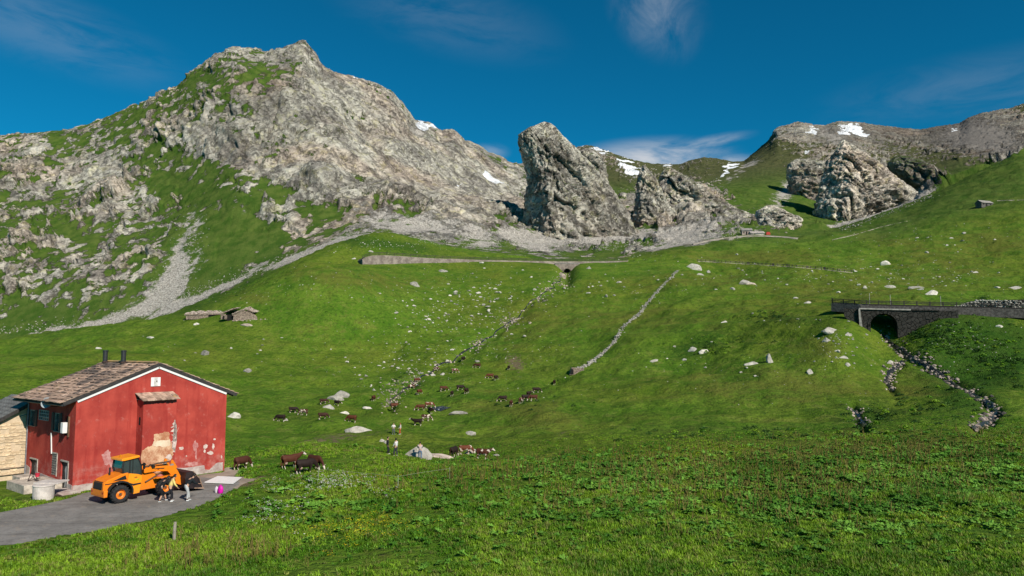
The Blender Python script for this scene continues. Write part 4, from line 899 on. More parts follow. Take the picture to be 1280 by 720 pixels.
# ------------------------------------------------------------ road
def ppoly(pts, z): return [tuple(on_plane(px, py, z)) for px, py in pts]
zr = ZR + .05
m, T = newmat('asphalt'); geo = T.new('ShaderNodeNewGeometry'); pos = geo.outputs['Position']
n = T.noise(pos, .5, 5, .6); n2 = T.noise(pos, 9, 4, .7); mpx = T.new('ShaderNodeMapping', i_Vector=pos, i_Rotation=(0, 0, R(-42)), i_Scale=(.15, 1.4, 1)); n3 = T.noise(mpx.outputs[0], 1.0, 5, .6)
c = T.mix(T.step(n, .3, .7), (.185, .170, .155), (.27, .25, .23)); c = T.mix(T.math('MULTIPLY', T.step(n3, .50, .68), .5), c, (.125, .115, .105)); c = T.mix(T.math('MULTIPLY', T.step(n2, .5, .75), .3), c, (.36, .33, .29))
nk = T.noise(T.vmath('ADD', pos, (3, 7, 0)), .9, 6, .75); c = T.mix(T.math('MULTIPLY', T.math('SUBTRACT', 1, T.step(T.math('ABSOLUTE', T.math('SUBTRACT', nk, .5)), 0, .012)), .7), c, (.05, .045, .04))
nd = T.noise(pos, 1.6, 5, .7); c = T.mix(T.math('MULTIPLY', T.step(nd, .56, .66), .45), c, (.33, .27, .21))
finish(T, c, .95, n2, .5, .02, .1); M_asph = m
edge_low = [(-330, 790), (-150, 732), (0, 687), (60, 676), (110, 667), (150, 657), (200, 646), (245, 633), (275, 622), (292, 613), (302, 604)]
edge_up = [(-330, 700), (-150, 662), (0, 640), (30, 634), (62, 628), (88, 622), (100, 617), (140, 609), (200, 597), (240, 594), (268, 596), (290, 598)]
def dense(e, n):
    xs = np.array(e, float); t = np.linspace(0, 1, len(xs)); tt = np.linspace(0, 1, n); return list(zip(np.interp(tt, t, xs[:, 0]), np.interp(tt, t, xs[:, 1])))
A, B = dense(edge_low, 160), dense(edge_up, 160); vs = []; fs = []
for k, (a, b) in enumerate(zip(A, B)):
    pa, pb = on_plane(a[0], a[1], zr), on_plane(b[0], b[1], zr); w = (math.sin(k * 1.7) + math.sin(k * .6 + 1)) * .10 + random.uniform(-.16, .16)
    dirn = (pb - pa).normalized(); pa = pa + dirn * w
    for j in range(7):
        q = pa.lerp(pb, j / 6); vs.append((q.x, q.y, q.z if 0 < j < 6 else q.z - .03))
for k in range(159):
    for j in range(6): i = k * 7 + j; fs.append((i, i + 7, i + 8, i + 1))
tag(MB().add(vs, fs).obj('road', M_asph), kind='structure')
# dirt apron east of the house
M_dirt = mat('pale_dirt', (.40, .32, .25), .95, .3, 1.2, .6, .05, coord='Generated')
ap = ragged([tuple(on_plane(*p, ZR + .03))[:2] for p in [(225, 598), (278, 590), (285, 584), (299, 590), (296, 596), (320, 600), (312, 606), (296, 611), (270, 600)]], .35, 5, 4)
tag(MB().sheet(ap, ZR - .3, ZR + .035).obj('dirt_apron', M_dirt), kind='structure')
# white sheet, bags
q = [on_plane(px, py, ZR) for px, py in ((255.5, 605), (272, 597.5), (302, 599), (291.5, 606.6))]
o = MB().sheet([(p.x, p.y) for p in q], ZR + .10, ZR + .16).obj('white_panel', M_white); tag(o, 'large flat white panel lying on the ground right of the loader bucket', 'panel')
def bag(px, py, col, h, w, label):
    p = on_plane(px, py, ZR + .05); mb = MB().lathe([(.001, 0), (w, 0), (w * 1.05, h * .5), (w * .8, h * .85), (w * .35, h * .95), (w * .5, h * 1.05)], 12)
    o = mb.obj('bag', mat(label[:12], col, .5), smooth=True); o.location = p; o.scale = (1, .75, 1); return tag(o, label, 'bag')
bag(275.5, 616.5, (.75, .01, .42), .56, .19, 'magenta plastic bag on the road edge beside the white panel')
bag(270.5, 616, (.75, .68, .72), .45, .13, 'small white bag touching the magenta bag at the road edge')
# posts and pasture fence in the foreground grass
def post(px, py, h, r, col, label):
    p = hit(px, py); o = MB().tube([(0, 0, -.2), (.01, 0, h * .6), (.03, .0, h)], [r, r * .95, r * .85], 8).obj('fence_post', mat('post_' + label[:5], col, .9)); o.location = p; return tag(o, label, 'fence post')
post(217.5, 676, 1.0, .09, (.36, .31, .25), 'weathered wooden post alone in the grass below the road')
fe = hit(497.5, 612)
fen = empty('pasture_fence', fe, 'thin electric pasture fence with pale wire and slim posts across the meadow', 'fence')
pts = [hit(*p) for p in ((398, 600), (440, 604), (497.5, 610), (530, 604), (562, 599))]
for k, p in enumerate(pts):
    if k in (0, 2, 4): MB().tube([p - fe + Vector((0, 0, -.1)), p - fe + Vector((0, 0, .95))], .025, 6).obj('post', mat('dull_fence', (.30, .32, .22)), fen)
MB().tube([p - fe + Vector((0, 0, .85)) for p in pts], .010, 4).obj('wire', mat('dull_fence', (.30, .32, .22)), fen)

# ------------------------------------------------------------ wheel loader (x forward, y to its left, z up; the right side faces the viewer)
RW = on_plane(150.5, 629.0, ZR + .06); FW = on_plane(207, 619.5, ZR + .06)
lx = (FW - RW); WB = lx.length; lx.normalize(); ly = Vector((-lx.y, lx.x, 0))
LM = basis(RW, lx, ly)                   # origin under the right rear wheel; the body lies at y 0..2
LO = empty('wheel_loader', LM, 'orange articulated wheel loader with black bucket parked by the red gable', 'wheel loader')
def paint(name, c, rough=.35):
    m, T = newmat(name); tc = T.new('ShaderNodeTexCoord'); p = tc.outputs['Object']
    n = T.noise(p, 2.2, 5, .65); n2 = T.noise(p, 9, 4, .7); z = T.new('ShaderNodeSeparateXYZ', i_0=p).outputs[2]
    col = T.mix(T.step(n, .4, .7), c, tuple(x * .86 for x in c)); dirt = T.math('MULTIPLY', T.math('SUBTRACT', 1, T.step(z, .2, 1.3)), T.step(n2, .4, .62))
    col = T.mix(T.math('MULTIPLY', dirt, .45), col, (.24, .15, .08)); finish(T, col, rough, n2, .08, .01, .4); return m
M_or = paint('orange_machine_paint', (.86, .22, .008)); M_or2 = paint('amber_machine_paint', (.92, .31, .012))
M_rub = mat('tyre_rubber', (.030, .029, .030), .85, .3, 6, .4, .01); M_blk = mat('black_plastic', (.018, .018, .018), .6, .2, 4)
M_lglass = mat('cab_glass', (.04, .055, .055), .08, .1, 1, 0, spec=.8); M_chr = mat('hub_metal', (.12, .07, .04), .6, .3, 5)
hb = WB / 2
def P(pts, y0, y1, m, name, bevel=.03, parent=LO, label=None): return MB().prism(pts, y0, y1).obj(name, m, parent, bevel=bevel, label=label)
# rear body with engine hood
P([(-1.52, .52), (-1.66, .62), (-1.66, 1.0), (-1.60, 1.50), (-1.30, 1.66), (-.40, 1.98), (.10, 2.02), (.10, 1.95), (1.35, 1.70), (1.35, 1.05), (.95, 1.0), (.72, .96), (.66, 1.06), (.4, 1.36), (0, 1.46), (-.4, 1.40), (-.72, 1.12), (-.84, .80), (-.92, .55)], .22, 1.78, M_or, 'body', .04)
P([(-1.70, .50), (-1.74, .62), (-1.74, .98), (-.80, .98), (-.84, .50)], .06, 1.94, M_or, 'counterweight', .05)
P([(-1.78, 1.0), (-1.80, 1.05), (-1.74, 1.52), (-1.58, 1.56), (-1.60, 1.0)], .40, 1.60, M_blk, 'radiator_grille', .02)
P([(-.95, 1.56), (-.20, 1.86), (-.05, 1.56)], .195, .225, M_blk, 'side_vent', .0)
P([(-1.28, 1.42), (-.62, 1.42), (-.52, 1.5), (-.66, 1.36), (-1.28, 1.36)], .203, .222, M_blk, 'marking', 0)
for s_ in (0, 1):                        # arched mudguards
    a = np.linspace(R(-8), R(172), 12); pts = [(-.0 + .86 * math.cos(t), .68 + .84 * math.sin(t)) for t in a] + [(-.0 + .76 * math.cos(t), .68 + .73 * math.sin(t)) for t in a[::-1]]
    P(pts, -.02 + s_ * 1.62, .40 + s_ * 1.62, M_blk, 'mudguard', .015)
    hp = MB().box(-1.76, -1.735, .16 + s_ * 1.5, .34 + s_ * 1.5, .72, .86).obj('tail_light', mat('red_lens', (.45, .02, .015), .3), LO)
# door sill and steps
P([(.10, 1.98), (.98, 1.84), (1.42, 1.72), (1.40, 1.0), (1.15, .92), (.85, 1.0), (.45, 1.35)], .10, .24, M_or2, 'side_panel', .02)
P([(.48, 1.34), (.86, 1.18), (1.36, 1.20), (1.40, 1.10), (.86, 1.04)], .085, .13, M_blk, 'trim_strip', 0)
P([(.70, 1.02), (1.34, 1.02), (1.28, .50), (.86, .46)], .02, .42, M_or2, 'step_box', .03)
P([(.70, 1.02), (1.34, 1.02), (1.28, .50), (.86, .46)], 1.58, 1.98, M_or2, 'step_box', .03)
P([(.55, 1.62), (.95, 1.60), (.80, 1.68)], .093, .105, M_blk, 'marking', 0)
P([(.95, 1.44), (1.02, 1.52), (1.20, 1.50), (1.22, 1.42), (1.08, 1.38)], .088, .106, mat('green_yellow_emblem', (.55, .55, .02), .5), 'emblem', 0)
# cab
cab = [(-.28, 1.98), (-.36, 2.35), (-.30, 2.92), (1.08, 2.98), (1.42, 2.45), (1.46, 1.72), (.9, 1.84), (.1, 1.97)]
P(cab, .34, 1.66, M_lglass, 'cab_glazing', 0)
P([(.05, 2.05), (.35, 2.05), (.35, 2.5), (.12, 2.5)], .5, .9, mat('seat_vinyl', (.05, .05, .05)), 'seat', .03)
def bar(a, b, r=.045, name='cab_pillar', m=M_blk): MB().tube([a, b], r, 6).obj(name, m, LO)
for y_ in (.32, 1.68):
    bar((-.28, y_, 1.96), (-.36, y_, 2.36)); bar((-.36, y_, 2.36), (-.30, y_, 2.94)); bar((.30, y_, 1.94), (.28, y_, 2.95)); bar((.60, y_, 1.88), (.58, y_, 2.96), .03)
    bar((1.08, y_, 2.98), (1.44, y_, 2.42), .05); bar((1.44, y_, 2.42), (1.47, y_, 1.70), .055); bar((-.28, y_, 1.98), (1.46, y_, 1.72), .04)
P([(-.46, 2.92), (-.42, 3.08), (.55, 3.16), (1.14, 3.20), (1.20, 3.04), (-.30, 2.90)], .20, 1.80, M_or2, 'cab_roof', .04)
for y_ in (.45, 1.35): MB().box(1.12, 1.24, y_, y_ + .2, 2.93, 3.05).obj('work_light', M_white, LO)
MB().lathe([(.001, 0), (.07, 0), (.07, .14), (.001, .18)], 10).obj('beacon', mat('amber_lens', (.8, .3, .01), .3), LO).location = (-.2, 1.0, 3.12)
MB().tube([(1.35, .30, 2.5), (1.55, .12, 2.55)], .02, 5).box(1.5, 1.56, -.02, .2, 2.2, 2.66).obj('mirror', M_blk, LO)
MB().tube([(-.75, 1.2, 1.8), (-.75, 1.2, 2.4)], .06, 8).obj('exhaust', M_blk, LO)
# front frame and lift arms
P([(1.42, .52), (1.45, 1.6), (1.75, 2.10), (2.15, 2.16), (2.55, 1.7), (2.95, 1.2), (2.9, .55)], .62, 1.38, M_or, 'front_frame', .04)
MB().lathe([(.13, .35), (.13, .62)], 12, 'z').obj('articulation_joint', M_blk, LO).location = (1.42, 1.0, .4)
for y0 in (.40, 1.34):
    P([(1.62, 2.02), (1.80, 2.26), (2.2, 2.30), (3.55, 2.22), (3.92, 2.16), (4.02, 1.6), (4.42, .72), (4.22, .50), (3.9, .72), (3.62, 1.5), (3.4, 1.78), (2.4, 1.90), (1.75, 1.86)], y0, y0 + .26, M_or, 'lift_arm', .03)
    P([(2.42, 2.08), (2.50, 2.14), (3.16, 2.10), (3.12, 2.02), (2.8, 2.06), (2.7, 2.0), (2.6, 2.07)], y0 - .012, y0 + .002, M_blk, 'marking', 0)
    P([(3.74, 2.1), (3.80, 2.62), (3.94, 2.60), (4.06, 2.0), (3.98, 1.6)], y0 + .27, y0 + .36, M_or, 'tilt_link', .02)
    P([(3.55, 2.18), (3.78, 2.34), (3.88, 2.20)], y0 + .0, y0 + .20, M_grey, 'pin_guard', .01)
MB().tube([(2.0, 1.0, 2.25), (3.0, 1.0, 2.42), (3.8, 1.0, 2.45)], .07, 8).obj('tilt_cylinder', M_chr, LO)
for y_ in (.58, 1.42): MB().tube([(1.9, y_, 1.1), (3.1, y_, 1.75)], .06, 8).obj('lift_cylinder', M_chr, LO)
MB().tube([(2.05, .55, 2.25), (2.15, .5, 2.5), (2.4, .5, 2.4)], .05, 6).obj('hose', M_blk, LO)
for y_ in (.25, 1.55): MB().box(2.2, 2.4, y_, y_ + .2, 2.25, 2.42).obj('headlight', M_blk, LO)
for y_ in (.0, 1.52): P([(hb * 2 - .72, 1.42), (hb * 2 + .62, 1.46), (hb * 2 + .80, 1.25), (hb * 2 + .74, 1.22), (hb * 2 + .58, 1.40), (hb * 2 - .7, 1.37)], y_, y_ + .42, M_or, 'front_mudguard', .0)
# wheels
def wheel(x, y, side_):
    w = MB().lathe([(.36, -.18), (.44, -.215), (.60, -.21), (.66, -.16), (.675, 0), (.66, .16), (.60, .21), (.44, .215), (.36, .18)], 32, 'y').obj('wheel', M_rub, LO, smooth=True)
    w.location = (x, y, .585); w.scale = (.875, 1, .875)
    mb = MB()
    for k in range(18):
        for s_ in (-1, 1):
            Mx = Matrix.Rotation(2 * math.pi * (k + (.25 if s_ > 0 else -.25)) / 18, 4, 'Y') @ Matrix.Translation((0, s_ * .10, .672)) @ Matrix.Rotation(R(28 * s_), 4, 'Z'); mb.box(-.035, .035, -.10, .10, -.03, .03, Mx)
    mb.obj('tread', M_rub, w)
    rim = MB().lathe([(.37, -.18), (.35, -.15), (.33, -.08), (.30, -.02), (.17, -.04), (.15, -.10), (.001, -.10)] if side_ < 0 else [(.37, .18), (.35, .15), (.33, .08), (.30, .02), (.17, .04), (.15, .10), (.001, .10)], 24, 'y').obj('rim', M_or, w, smooth=True)
    MB().lathe([(.001, side_ * .13), (.11, side_ * .13), (.12, side_ * .06)], 12, 'y').obj('hub', M_chr, w)
for (x, y, s_) in ((0, .18, -1), (WB, .18, -1), (0, 1.82, 1), (WB, 1.82, 1)): wheel(x, y, s_)
MB().tube([(0, .2, .66), (0, 1.8, .66)], .12, 8).tube([(WB, .2, .66), (WB, 1.8, .66)], .12, 8).box(-.9, 1.3, .6, 1.4, .5, 1.0).obj('axles', M_blk, LO)
# bucket
bk = MB(); out = [(4.25, 1.55), (4.16, 1.1), (4.22, .62), (4.45, .30), (5.35, .16), (5.60, .12)]; inn = [(5.58, .17), (5.35, .22), (4.52, .38), (4.32, .66), (4.26, 1.1), (4.60, 1.62)]
M_bk = mat('bucket_steel', (.035, .022, .022), .55, .5, 2.5, .3, .02, metal=.3, col2=(.018, .014, .016)); M_lip = mat('worn_bucket_lip', (.34, .22, .15), .7, .3, 3)
P([(4.25, 1.62), (4.16, 1.1), (4.22, .62), (4.45, .30), (5.60, .12), (5.60, .17), (4.52, .37), (4.31, .66), (4.26, 1.1), (4.34, 1.58), (4.74, 1.60), (4.74, 1.66)], -.22, 2.22, M_bk, 'bucket', 0)
for y0 in (-.24, 2.20): P([(4.25, 1.64), (4.16, 1.1), (4.22, .62), (4.45, .28), (5.58, .11), (5.30, .9), (4.76, 1.66)], y0, y0 + .04, M_bk, 'bucket_side', 0)
P([(4.9, .215), (5.60, .10), (5.72, .10), (5.62, .19), (4.9, .27)], -.26, 2.26, M_lip, 'cutting_edge', 0)
for (a, b) in (((4.76, 1.66), (5.30, .9)), ((5.30, .9), (5.58, .14))): MB().tube([(a[0], -.25, a[1]), (b[0], -.25, b[1])], .035, 5).obj('bucket_rim', M_lip, LO)

seen = set()
for o in LO.children:
    if o.name.split('.')[0] == 'wheel' or o.data in seen: continue
    seen.add(o.data)
    if o.location.length > 0: o.data.transform(Matrix.Translation(o.location)); o.location = (0, 0, 0)
    for v in o.data.vertices:
        x, y, z = v.co
        if o.name.startswith('mudguard'): pass
        elif z >= 1.5: v.co.x = float(np.interp(x, [-1.8, -1.6, -1.3, -.4, -.28, 1.47, 6], [-1.06, -1.0, -.78, .12, .30, 1.49, 6.02]))
        elif x < -.84: v.co.x = -.84 + (x + .84) * .27
        if z > .7: k = .93 - .07 * min(1, max(0, (x - 1.45) / .25)) - .05 * min(1, max(0, (x - 3.9) / .3)); v.co.z = .7 + (z - .7) * k
        if x > 4.0: v.co.x = x + .22
# ------------------------------------------------------------ people
def skin_mesh(name, chains, mat_, sub=1):
    """chains: lists of (point, radius); chains that start at the same point join there"""
    V = []; E = []; Rr = []; idx = {}
    for ch in chains:
        prev = None
        for (p, r) in ch:
            k = (round(p[0], 4), round(p[1], 4), round(p[2], 4))
            if k not in idx: idx[k] = len(V); V.append(p); Rr.append(r)
            i = idx[k]
            if prev is not None and prev != i: E.append((prev, i))
            prev = i
    me = bpy.data.meshes.new(name); me.from_pydata(V, E, []); o = bpy.data.objects.new(name, me); COL.objects.link(o)
    sm = o.modifiers.new('skin', 'SKIN'); sm.use_smooth_shade = True
    for i, d in enumerate(me.skin_vertices[0].data): d.radius = (Rr[i] if hasattr(Rr[i], '__len__') else (Rr[i], Rr[i])); d.use_root = (i == 0)
    if sub: o.modifiers.new('sub', 'SUBSURF').levels = sub
    dg = bpy.context.evaluated_depsgraph_get(); me2 = bpy.data.meshes.new_from_object(o.evaluated_get(dg)); me2.name = name
    bpy.data.objects.remove(o); bpy.data.meshes.remove(me); me2.materials.clear(); me2.materials.append(mat_); return me2
M_skin = mat('skin', (.52, .30, .20), .6, .1, 6)
def person(pos, yaw, top, legs, hair, label, group=None, bend=0.0, bendf=None, stride=.12, arms='down', crouch=0.0, long_hair=False, scale=1.0, shoe=(.7, .7, .68), fat=1.0, trousers_short=False, top_long=False, sleeve=1.0):
    """x is where the person faces"""
    root = empty('person', Matrix.Translation(pos) @ Matrix.Rotation(yaw, 4, 'Z') @ Matrix.Scale(scale, 4), label, 'person', group)
    V = Vector
    hipz = .92 - crouch * .45; pel = V((-.06 - bend * .12 - crouch * .15, 0, hipz))
    b = bend; d = V((math.sin(b), 0, math.cos(b))); sp1 = pel + d * .22; ch = sp1 + d * .22; nk = ch + d * .12; fw = V((math.cos(b), 0, -math.sin(b)))
    hd = nk + d * .10 + V((.03, 0, 0)); ht = hd + V((math.sin(b * .6), 0, math.cos(b * .6))) * .15
    def leg(s):
        hip = pel + V((0, s * .10, -.04)); foot = V((stride * s, s * .12, .07)); kn = hip.lerp(foot, .5) + V((.05 + crouch * .36 + .03, 0, 0)); return hip, kn, foot
    def arm(s):
        sh = ch + V((0, s * .19, .03)) ; 
        if arms == 'down': el = sh + V((-.03, s * .05, -.28)); wr = el + V((.10, -s * .01, -.23))
        elif arms == 'reach': el = sh + d * -.05 + V((.20, s * .04, -.20)); wr = el + V((.22, -s * .05, -.06))
        elif arms == 'low': el = sh + V((.10, s * .04, -.27)); wr = el + V((.16, -s * .03, -.19))
        else: el = sh + V((.02, s * .12, -.25)); wr = el + V((.14, -s * .16, -.02))
        return sh, el, wr
    chains = [[(pel, .125), (sp1, .115), (ch, .125), (nk, .06), (hd, .055)]]
    for s in (-1, 1):
        h, k, f = leg(s); chains.append([(pel, .125), (h, .095), (k, .062), (f + V((0, 0, .03)), .045)])
        a, e, w = arm(s); chains.append([(ch, .125), (a, .065), (e, .043), (w, .030)])
    body = link_mesh('body', skin_mesh('body', chains, M_skin), root)
    # head with face: one surface, chin, nose, brow
    hv = []; bm = bmesh.new(); bmesh.ops.create_icosphere(bm, subdivisions=3, radius=1); 
    for v in bm.verts:
        x, y, z = v.co; v.co = Vector((x * .092, y * .074, z * .112))
        if x > .2 and z < -.2: v.co.x *= .93; v.co.y *= .85
        if x > .85 and abs(y) < .22 and -.35 < z < .1: v.co.x += .022
        if x > .7 and .12 < abs(y) < .45 and .02 < z < .25: v.co.x -= .008
        if x > .8 and abs(y) < .3 and -.6 < z < -.5: v.co.x += .005
        if abs(y) > .93 and abs(x) < .3 and abs(z) < .3: v.co.y *= 1.16
    me = bpy.data.meshes.new('head'); bm.to_mesh(me); bm.free(); me.materials.append(M_skin); me.polygons.foreach_set('use_smooth', [True] * len(me.polygons))
    head = link_mesh('head', me, root, hd + V((.02, 0, .07)), (0, b * .75, 0))
    hm = mat('hair_' + hair[0], hair[1], .6, .3, 12)
    bm = bmesh.new(); bmesh.ops.create_icosphere(bm, subdivisions=3, radius=1)
    bmesh.ops.delete(bm, geom=[v for v in bm.verts if (v.co.x > .45 and v.co.z < .45) or v.co.z < (-.95 if long_hair else -.55)], context='VERTS')
    for v in bm.verts:
        x, y, z = v.co; f = 1 + .05 * math.sin(9 * y + 7 * z); v.co = Vector((x * .106 * f - .008, y * .088 * f, z * .122 + .008))
        if long_hair and z < -.1 and x < .3: v.co.z += (z + .1) * .22; v.co.x -= .02
    me = bpy.data.meshes.new('hair'); bm.to_mesh(me); bm.free(); me.materials.append(hm); me.polygons.foreach_set('use_smooth', [True] * len(me.polygons))
    link_mesh('hair', me, head)
    for s in (-1, 1):
        MB().lathe([(.001, -.008), (.008, -.004), (.009, .004), (.001, .008)], 6).obj('eye', M_void, head).location = (.083, s * .03, .012)
    # hands: palm, four fingers, thumb
    for s in (-1, 1):
        a, e, w = arm(s); dr = (w - e).normalized(); sd = Vector((0, s, 0)); up = dr.cross(sd).normalized(); sd = up.cross(dr)
        pc = w + dr * .045; chs = [[(w, .026), (pc, (.032, .018)), (pc + dr * .035, (.034, .015))]]
        for k, (o_, l_) in enumerate(((-.027, .058), (-.009, .07), (.009, .066), (.026, .052))):
            r0 = pc + dr * .035; t1 = r0 + sd * o_ + dr * .02; t2 = t1 + dr * l_ * .5 + up * -.008; t3 = t2 + dr * l_ * .45 + up * -.022
            chs.append([(r0, (.034, .015)), (t1, .010), (t2, .0088), (t3, .0075)])
        chs.append([(pc, (.032, .018)), (pc - sd * .040 + dr * .01, .011), (pc - sd * .052 + dr * .045, .0085)])
        link_mesh('hand', skin_mesh('hand', chs, M_skin, 1), root)
    tm = mat('cloth_%02x%02x%02x' % tuple(int(c * 255) for c in top), top, .85, .2, 8, .6, .02); lm = mat('cloth_%02x%02x%02x' % tuple(int(c * 255) for c in legs), legs, .85, .2, 8, .6, .02)
    lo = pel - d * (.10 if not top_long else .0)
    chains = [[(pel + d * -.03, .165), (sp1, .15), (ch, .155), (nk - d * .03, .085)]]
    for s in (-1, 1): a, e, w = arm(s); chains.append([(ch, .155), (a, .085), (e, .062), (e.lerp(w, .9 * sleeve), .048)])
    if top_long: chains.append([(pel + d * -.03, .165), (pel + V((0, 0, -.24)), .19)])
    link_mesh('top', skin_mesh('top', chains, tm), root)
    chains = [[(pel + d * .05, .145), (pel, .15)]]
    for s in (-1, 1): h, k, f = leg(s); chains.append([(pel, .15), (h, .112), (k, .080), (f.lerp(k, .06 if not trousers_short else .7) + V((0, 0, .03)), .066)])
    link_mesh('trousers', skin_mesh('trousers', chains, lm), root)
    for s in (-1, 1):
        h, k, f = leg(s); link_mesh('shoe', skin_mesh('shoe', [[(f + V((-.06, 0, -.025)), (.04, .045)), (f + V((.03, 0, -.03)), (.045, .04)), (f + V((.14, 0, -.045)), (.042, .025))]], mat('shoe_%02x' % int(shoe[0] * 255), shoe, .7)), root)
    return root
ZP = ZR + .06
HB, HD = ('dark', (.015, .012, .010)), ('brown', (.08, .045, .025))
person(on_plane(203, 627, ZP), R(50), (.010, .010, .012), (.010, .010, .012), HB, 'person in long black clothes bending beside the loader front wheel', bend=.75, stride=.26, arms='reach', crouch=.12, long_hair=True, top_long=True, trousers_short=True, scale=1.1)
person(on_plane(214, 627, ZP), R(35), (.80, .62, .20), (.014, .014, .018), HB, 'person in a pale yellow top and black trousers between the two others', bend=.35, stride=.06, arms='low', scale=1.06)
person(on_plane(235, 626, ZP), R(48), (.012, .016, .020), (.50, .50, .50), HB, 'person in a black top and pale grey trousers bending over the bucket', bend=.72, stride=.12, arms='reach', scale=1.12)

# ------------------------------------------------------------ cows
def loft(mb, rings, n=14):
    """rings: (centre, forward dir, half width, half height)"""
    vs = []; fs = []
    for (c, d, w, h) in rings:
        c = Vector(c); d = Vector(d).normalized(); s = Vector((0, 1, 0)); s = (s - d * s.dot(d)).normalized(); u = s.cross(d) * -1
        for k in range(n):
            t = 2 * math.pi * k / n; vs.append(c + s * (w * math.cos(t)) + u * (h * math.sin(t)))
    for i in range(len(rings) - 1):
        for k in range(n): fs.append((i * n + k, i * n + (k + 1) % n, (i + 1) * n + (k + 1) % n, (i + 1) * n + k))
    fs += [tuple(range(n - 1, -1, -1)), tuple(range((len(rings) - 1) * n, len(rings) * n))]
    mb.add(vs, fs)
M_cow, T = newmat('cow_coat')
a = T.new('ShaderNodeAttribute', attribute_name='coat'); oi = T.new('ShaderNodeObjectInfo'); tc = T.new('ShaderNodeTexCoord')
seedv = T.vmath('ADD', tc.outputs['Object'], T.new('ShaderNodeCombineXYZ', i_0=T.math('MULTIPLY', oi.outputs['Random'], 40), i_1=T.math('MULTIPLY', oi.outputs['Random'], 17)).outputs[0])
pn = T.noise(seedv, 1.9, 3, .55)
sepc = T.new('ShaderNodeSeparateColor', i_0=a.outputs['Color'])
wh = T.step(T.math('ADD', sepc.outputs[0], T.math('MULTIPLY', T.math('SUBTRACT', pn, .5), 1.5)), .52, .60)
brn = T.mix(T.step(oi.outputs['Random'], .1, .9), (.060, .020, .012), (.15, .042, .018)); brn = T.mix(sepc.outputs[1], brn, (.020, .012, .010))
cc = T.mix(wh, brn, (.66, .56, .46)); cc = T.mix(sepc.outputs[2], cc, (.55, .36, .30))
finish(T, cc, .7, T.noise(tc.outputs['Object'], 30, 2), .1, .01, .2)
def cow_mesh(pose, coat):
    mb = MB()
    B = [((-.86, 0, 1.22), (1, 0, -.1), .05, .05), ((-.82, 0, 1.16), (1, 0, 0), .18, .20), ((-.66, 0, 1.08), (1, 0, 0), .27, .30), ((-.42, 0, 1.03), (1, 0, 0), .30, .34), ((-.1, 0, .98), (1, 0, 0), .34, .38), ((.22, 0, .98), (1, 0, 0), .33, .38), ((.5, 0, 1.02), (1, 0, 0), .27, .38), ((.70, 0, 1.06), (1, 0, 0), .21, .33)]
    sw = .0
    if pose == 'graze': N = [((.88, .0, 1.02), (1, 0, -.5), .15, .25), ((1.08, .02, .84), (.8, 0, -.8), .12, .19), ((1.24, .05, .60), (.5, 0, -1), .10, .15), ((1.33, .06, .44), (.5, 0, -1), .11, .13), ((1.42, .06, .28), (.5, 0, -1), .085, .10), ((1.48, .06, .12), (.5, 0, -1), .065, .075), ((1.50, .06, .06), (.5, 0, -1), .04, .05)]
    elif pose == 'stand': N = [((.90, 0, 1.14), (1, 0, .4), .15, .26), ((1.10, 0, 1.26), (1, 0, .5), .12, .20), ((1.28, 0, 1.36), (1, 0, .2), .11, .16), ((1.42, 0, 1.36), (1, 0, -.4), .12, .14), ((1.56, 0, 1.28), (1, 0, -.5), .09, .11), ((1.72, 0, 1.19), (1, 0, -.5), .07, .08), ((1.76, 0, 1.17), (1, 0, -.5), .04, .05)]
    else: N = [((.86, .06, 1.06), (1, .4, -.1), .15, .25), ((1.02, .16, .98), (.8, .6, -.4), .12, .19), ((1.14, .30, .86), (.6, .8, -.4), .10, .15), ((1.20, .42, .78), (.5, .9, -.4), .115, .13), ((1.26, .55, .68), (.4, .9, -.5), .085, .10), ((1.30, .68, .57), (.4, .9, -.5), .065, .075), ((1.31, .70, .55), (.4, .9, -.5), .04, .05)]
    loft(mb, B + N, 14)
    st = {'graze': (.10, -.08, -.06, .10), 'stand': (.02, -.04, -.02, .05), 'turn': (-.10, .12, .10, -.08)}[pose]
    for (x, y, dx, front) in ((.52, .17, st[0], 1), (.52, -.17, st[1], 1), (-.60, .18, st[2], 0), (-.60, -.18, st[3], 0)):
        if front: L_ = [((x, y, 1.0), .13, .20), ((x + .02, y, .72), .10, .13), ((x + dx * .5, y, .50), .062, .075), ((x + dx * .7, y, .42), .060, .068), ((x + dx * .85, y, .20), .042, .045), ((x + dx, y, .10), .052, .052), ((x + dx + .02, y, .0), .060, .072)]
        else: L_ = [((x - .02, y, 1.05), .15, .27), ((x + .06, y, .78), .12, .19), ((x - .06 + dx * .4, y, .55), .065, .095), ((x - .10 + dx * .6, y, .46), .052, .075), ((x - .04 + dx * .8, y, .22), .040, .045), ((x + dx, y, .10), .050, .052), ((x + dx + .03, y, .0), .060, .072)]
        vs = []; fs = []; n = 10
        for (c, w, h) in L_:
            for k in range(n): t = 2 * math.pi * k / n; vs.append((c[0] + h * math.cos(t), c[1] + w * math.sin(t), c[2]))
        for i in range(len(L_) - 1):
            for k in range(n): fs.append((i * n + k, i * n + (k + 1) % n, (i + 1) * n + (k + 1) % n, (i + 1) * n + k))
        fs += [tuple(range(n - 1, -1, -1)), tuple(range((len(L_) - 1) * n, len(L_) * n))]; mb.add(vs, fs)
    me = mb.mesh('body'); o = bpy.data.objects.new('tmp', me); COL.objects.link(o)
    rm = o.modifiers.new('r', 'REMESH'); rm.mode = 'VOXEL'; rm.voxel_size = .038; rm.use_smooth_shade = True
    sm = o.modifiers.new('s', 'SMOOTH'); sm.factor = .5; sm.iterations = 2
    dg = bpy.context.evaluated_depsgraph_get(); m2 = bpy.data.meshes.new_from_object(o.evaluated_get(dg)); bpy.data.objects.remove(o); bpy.data.meshes.remove(me)
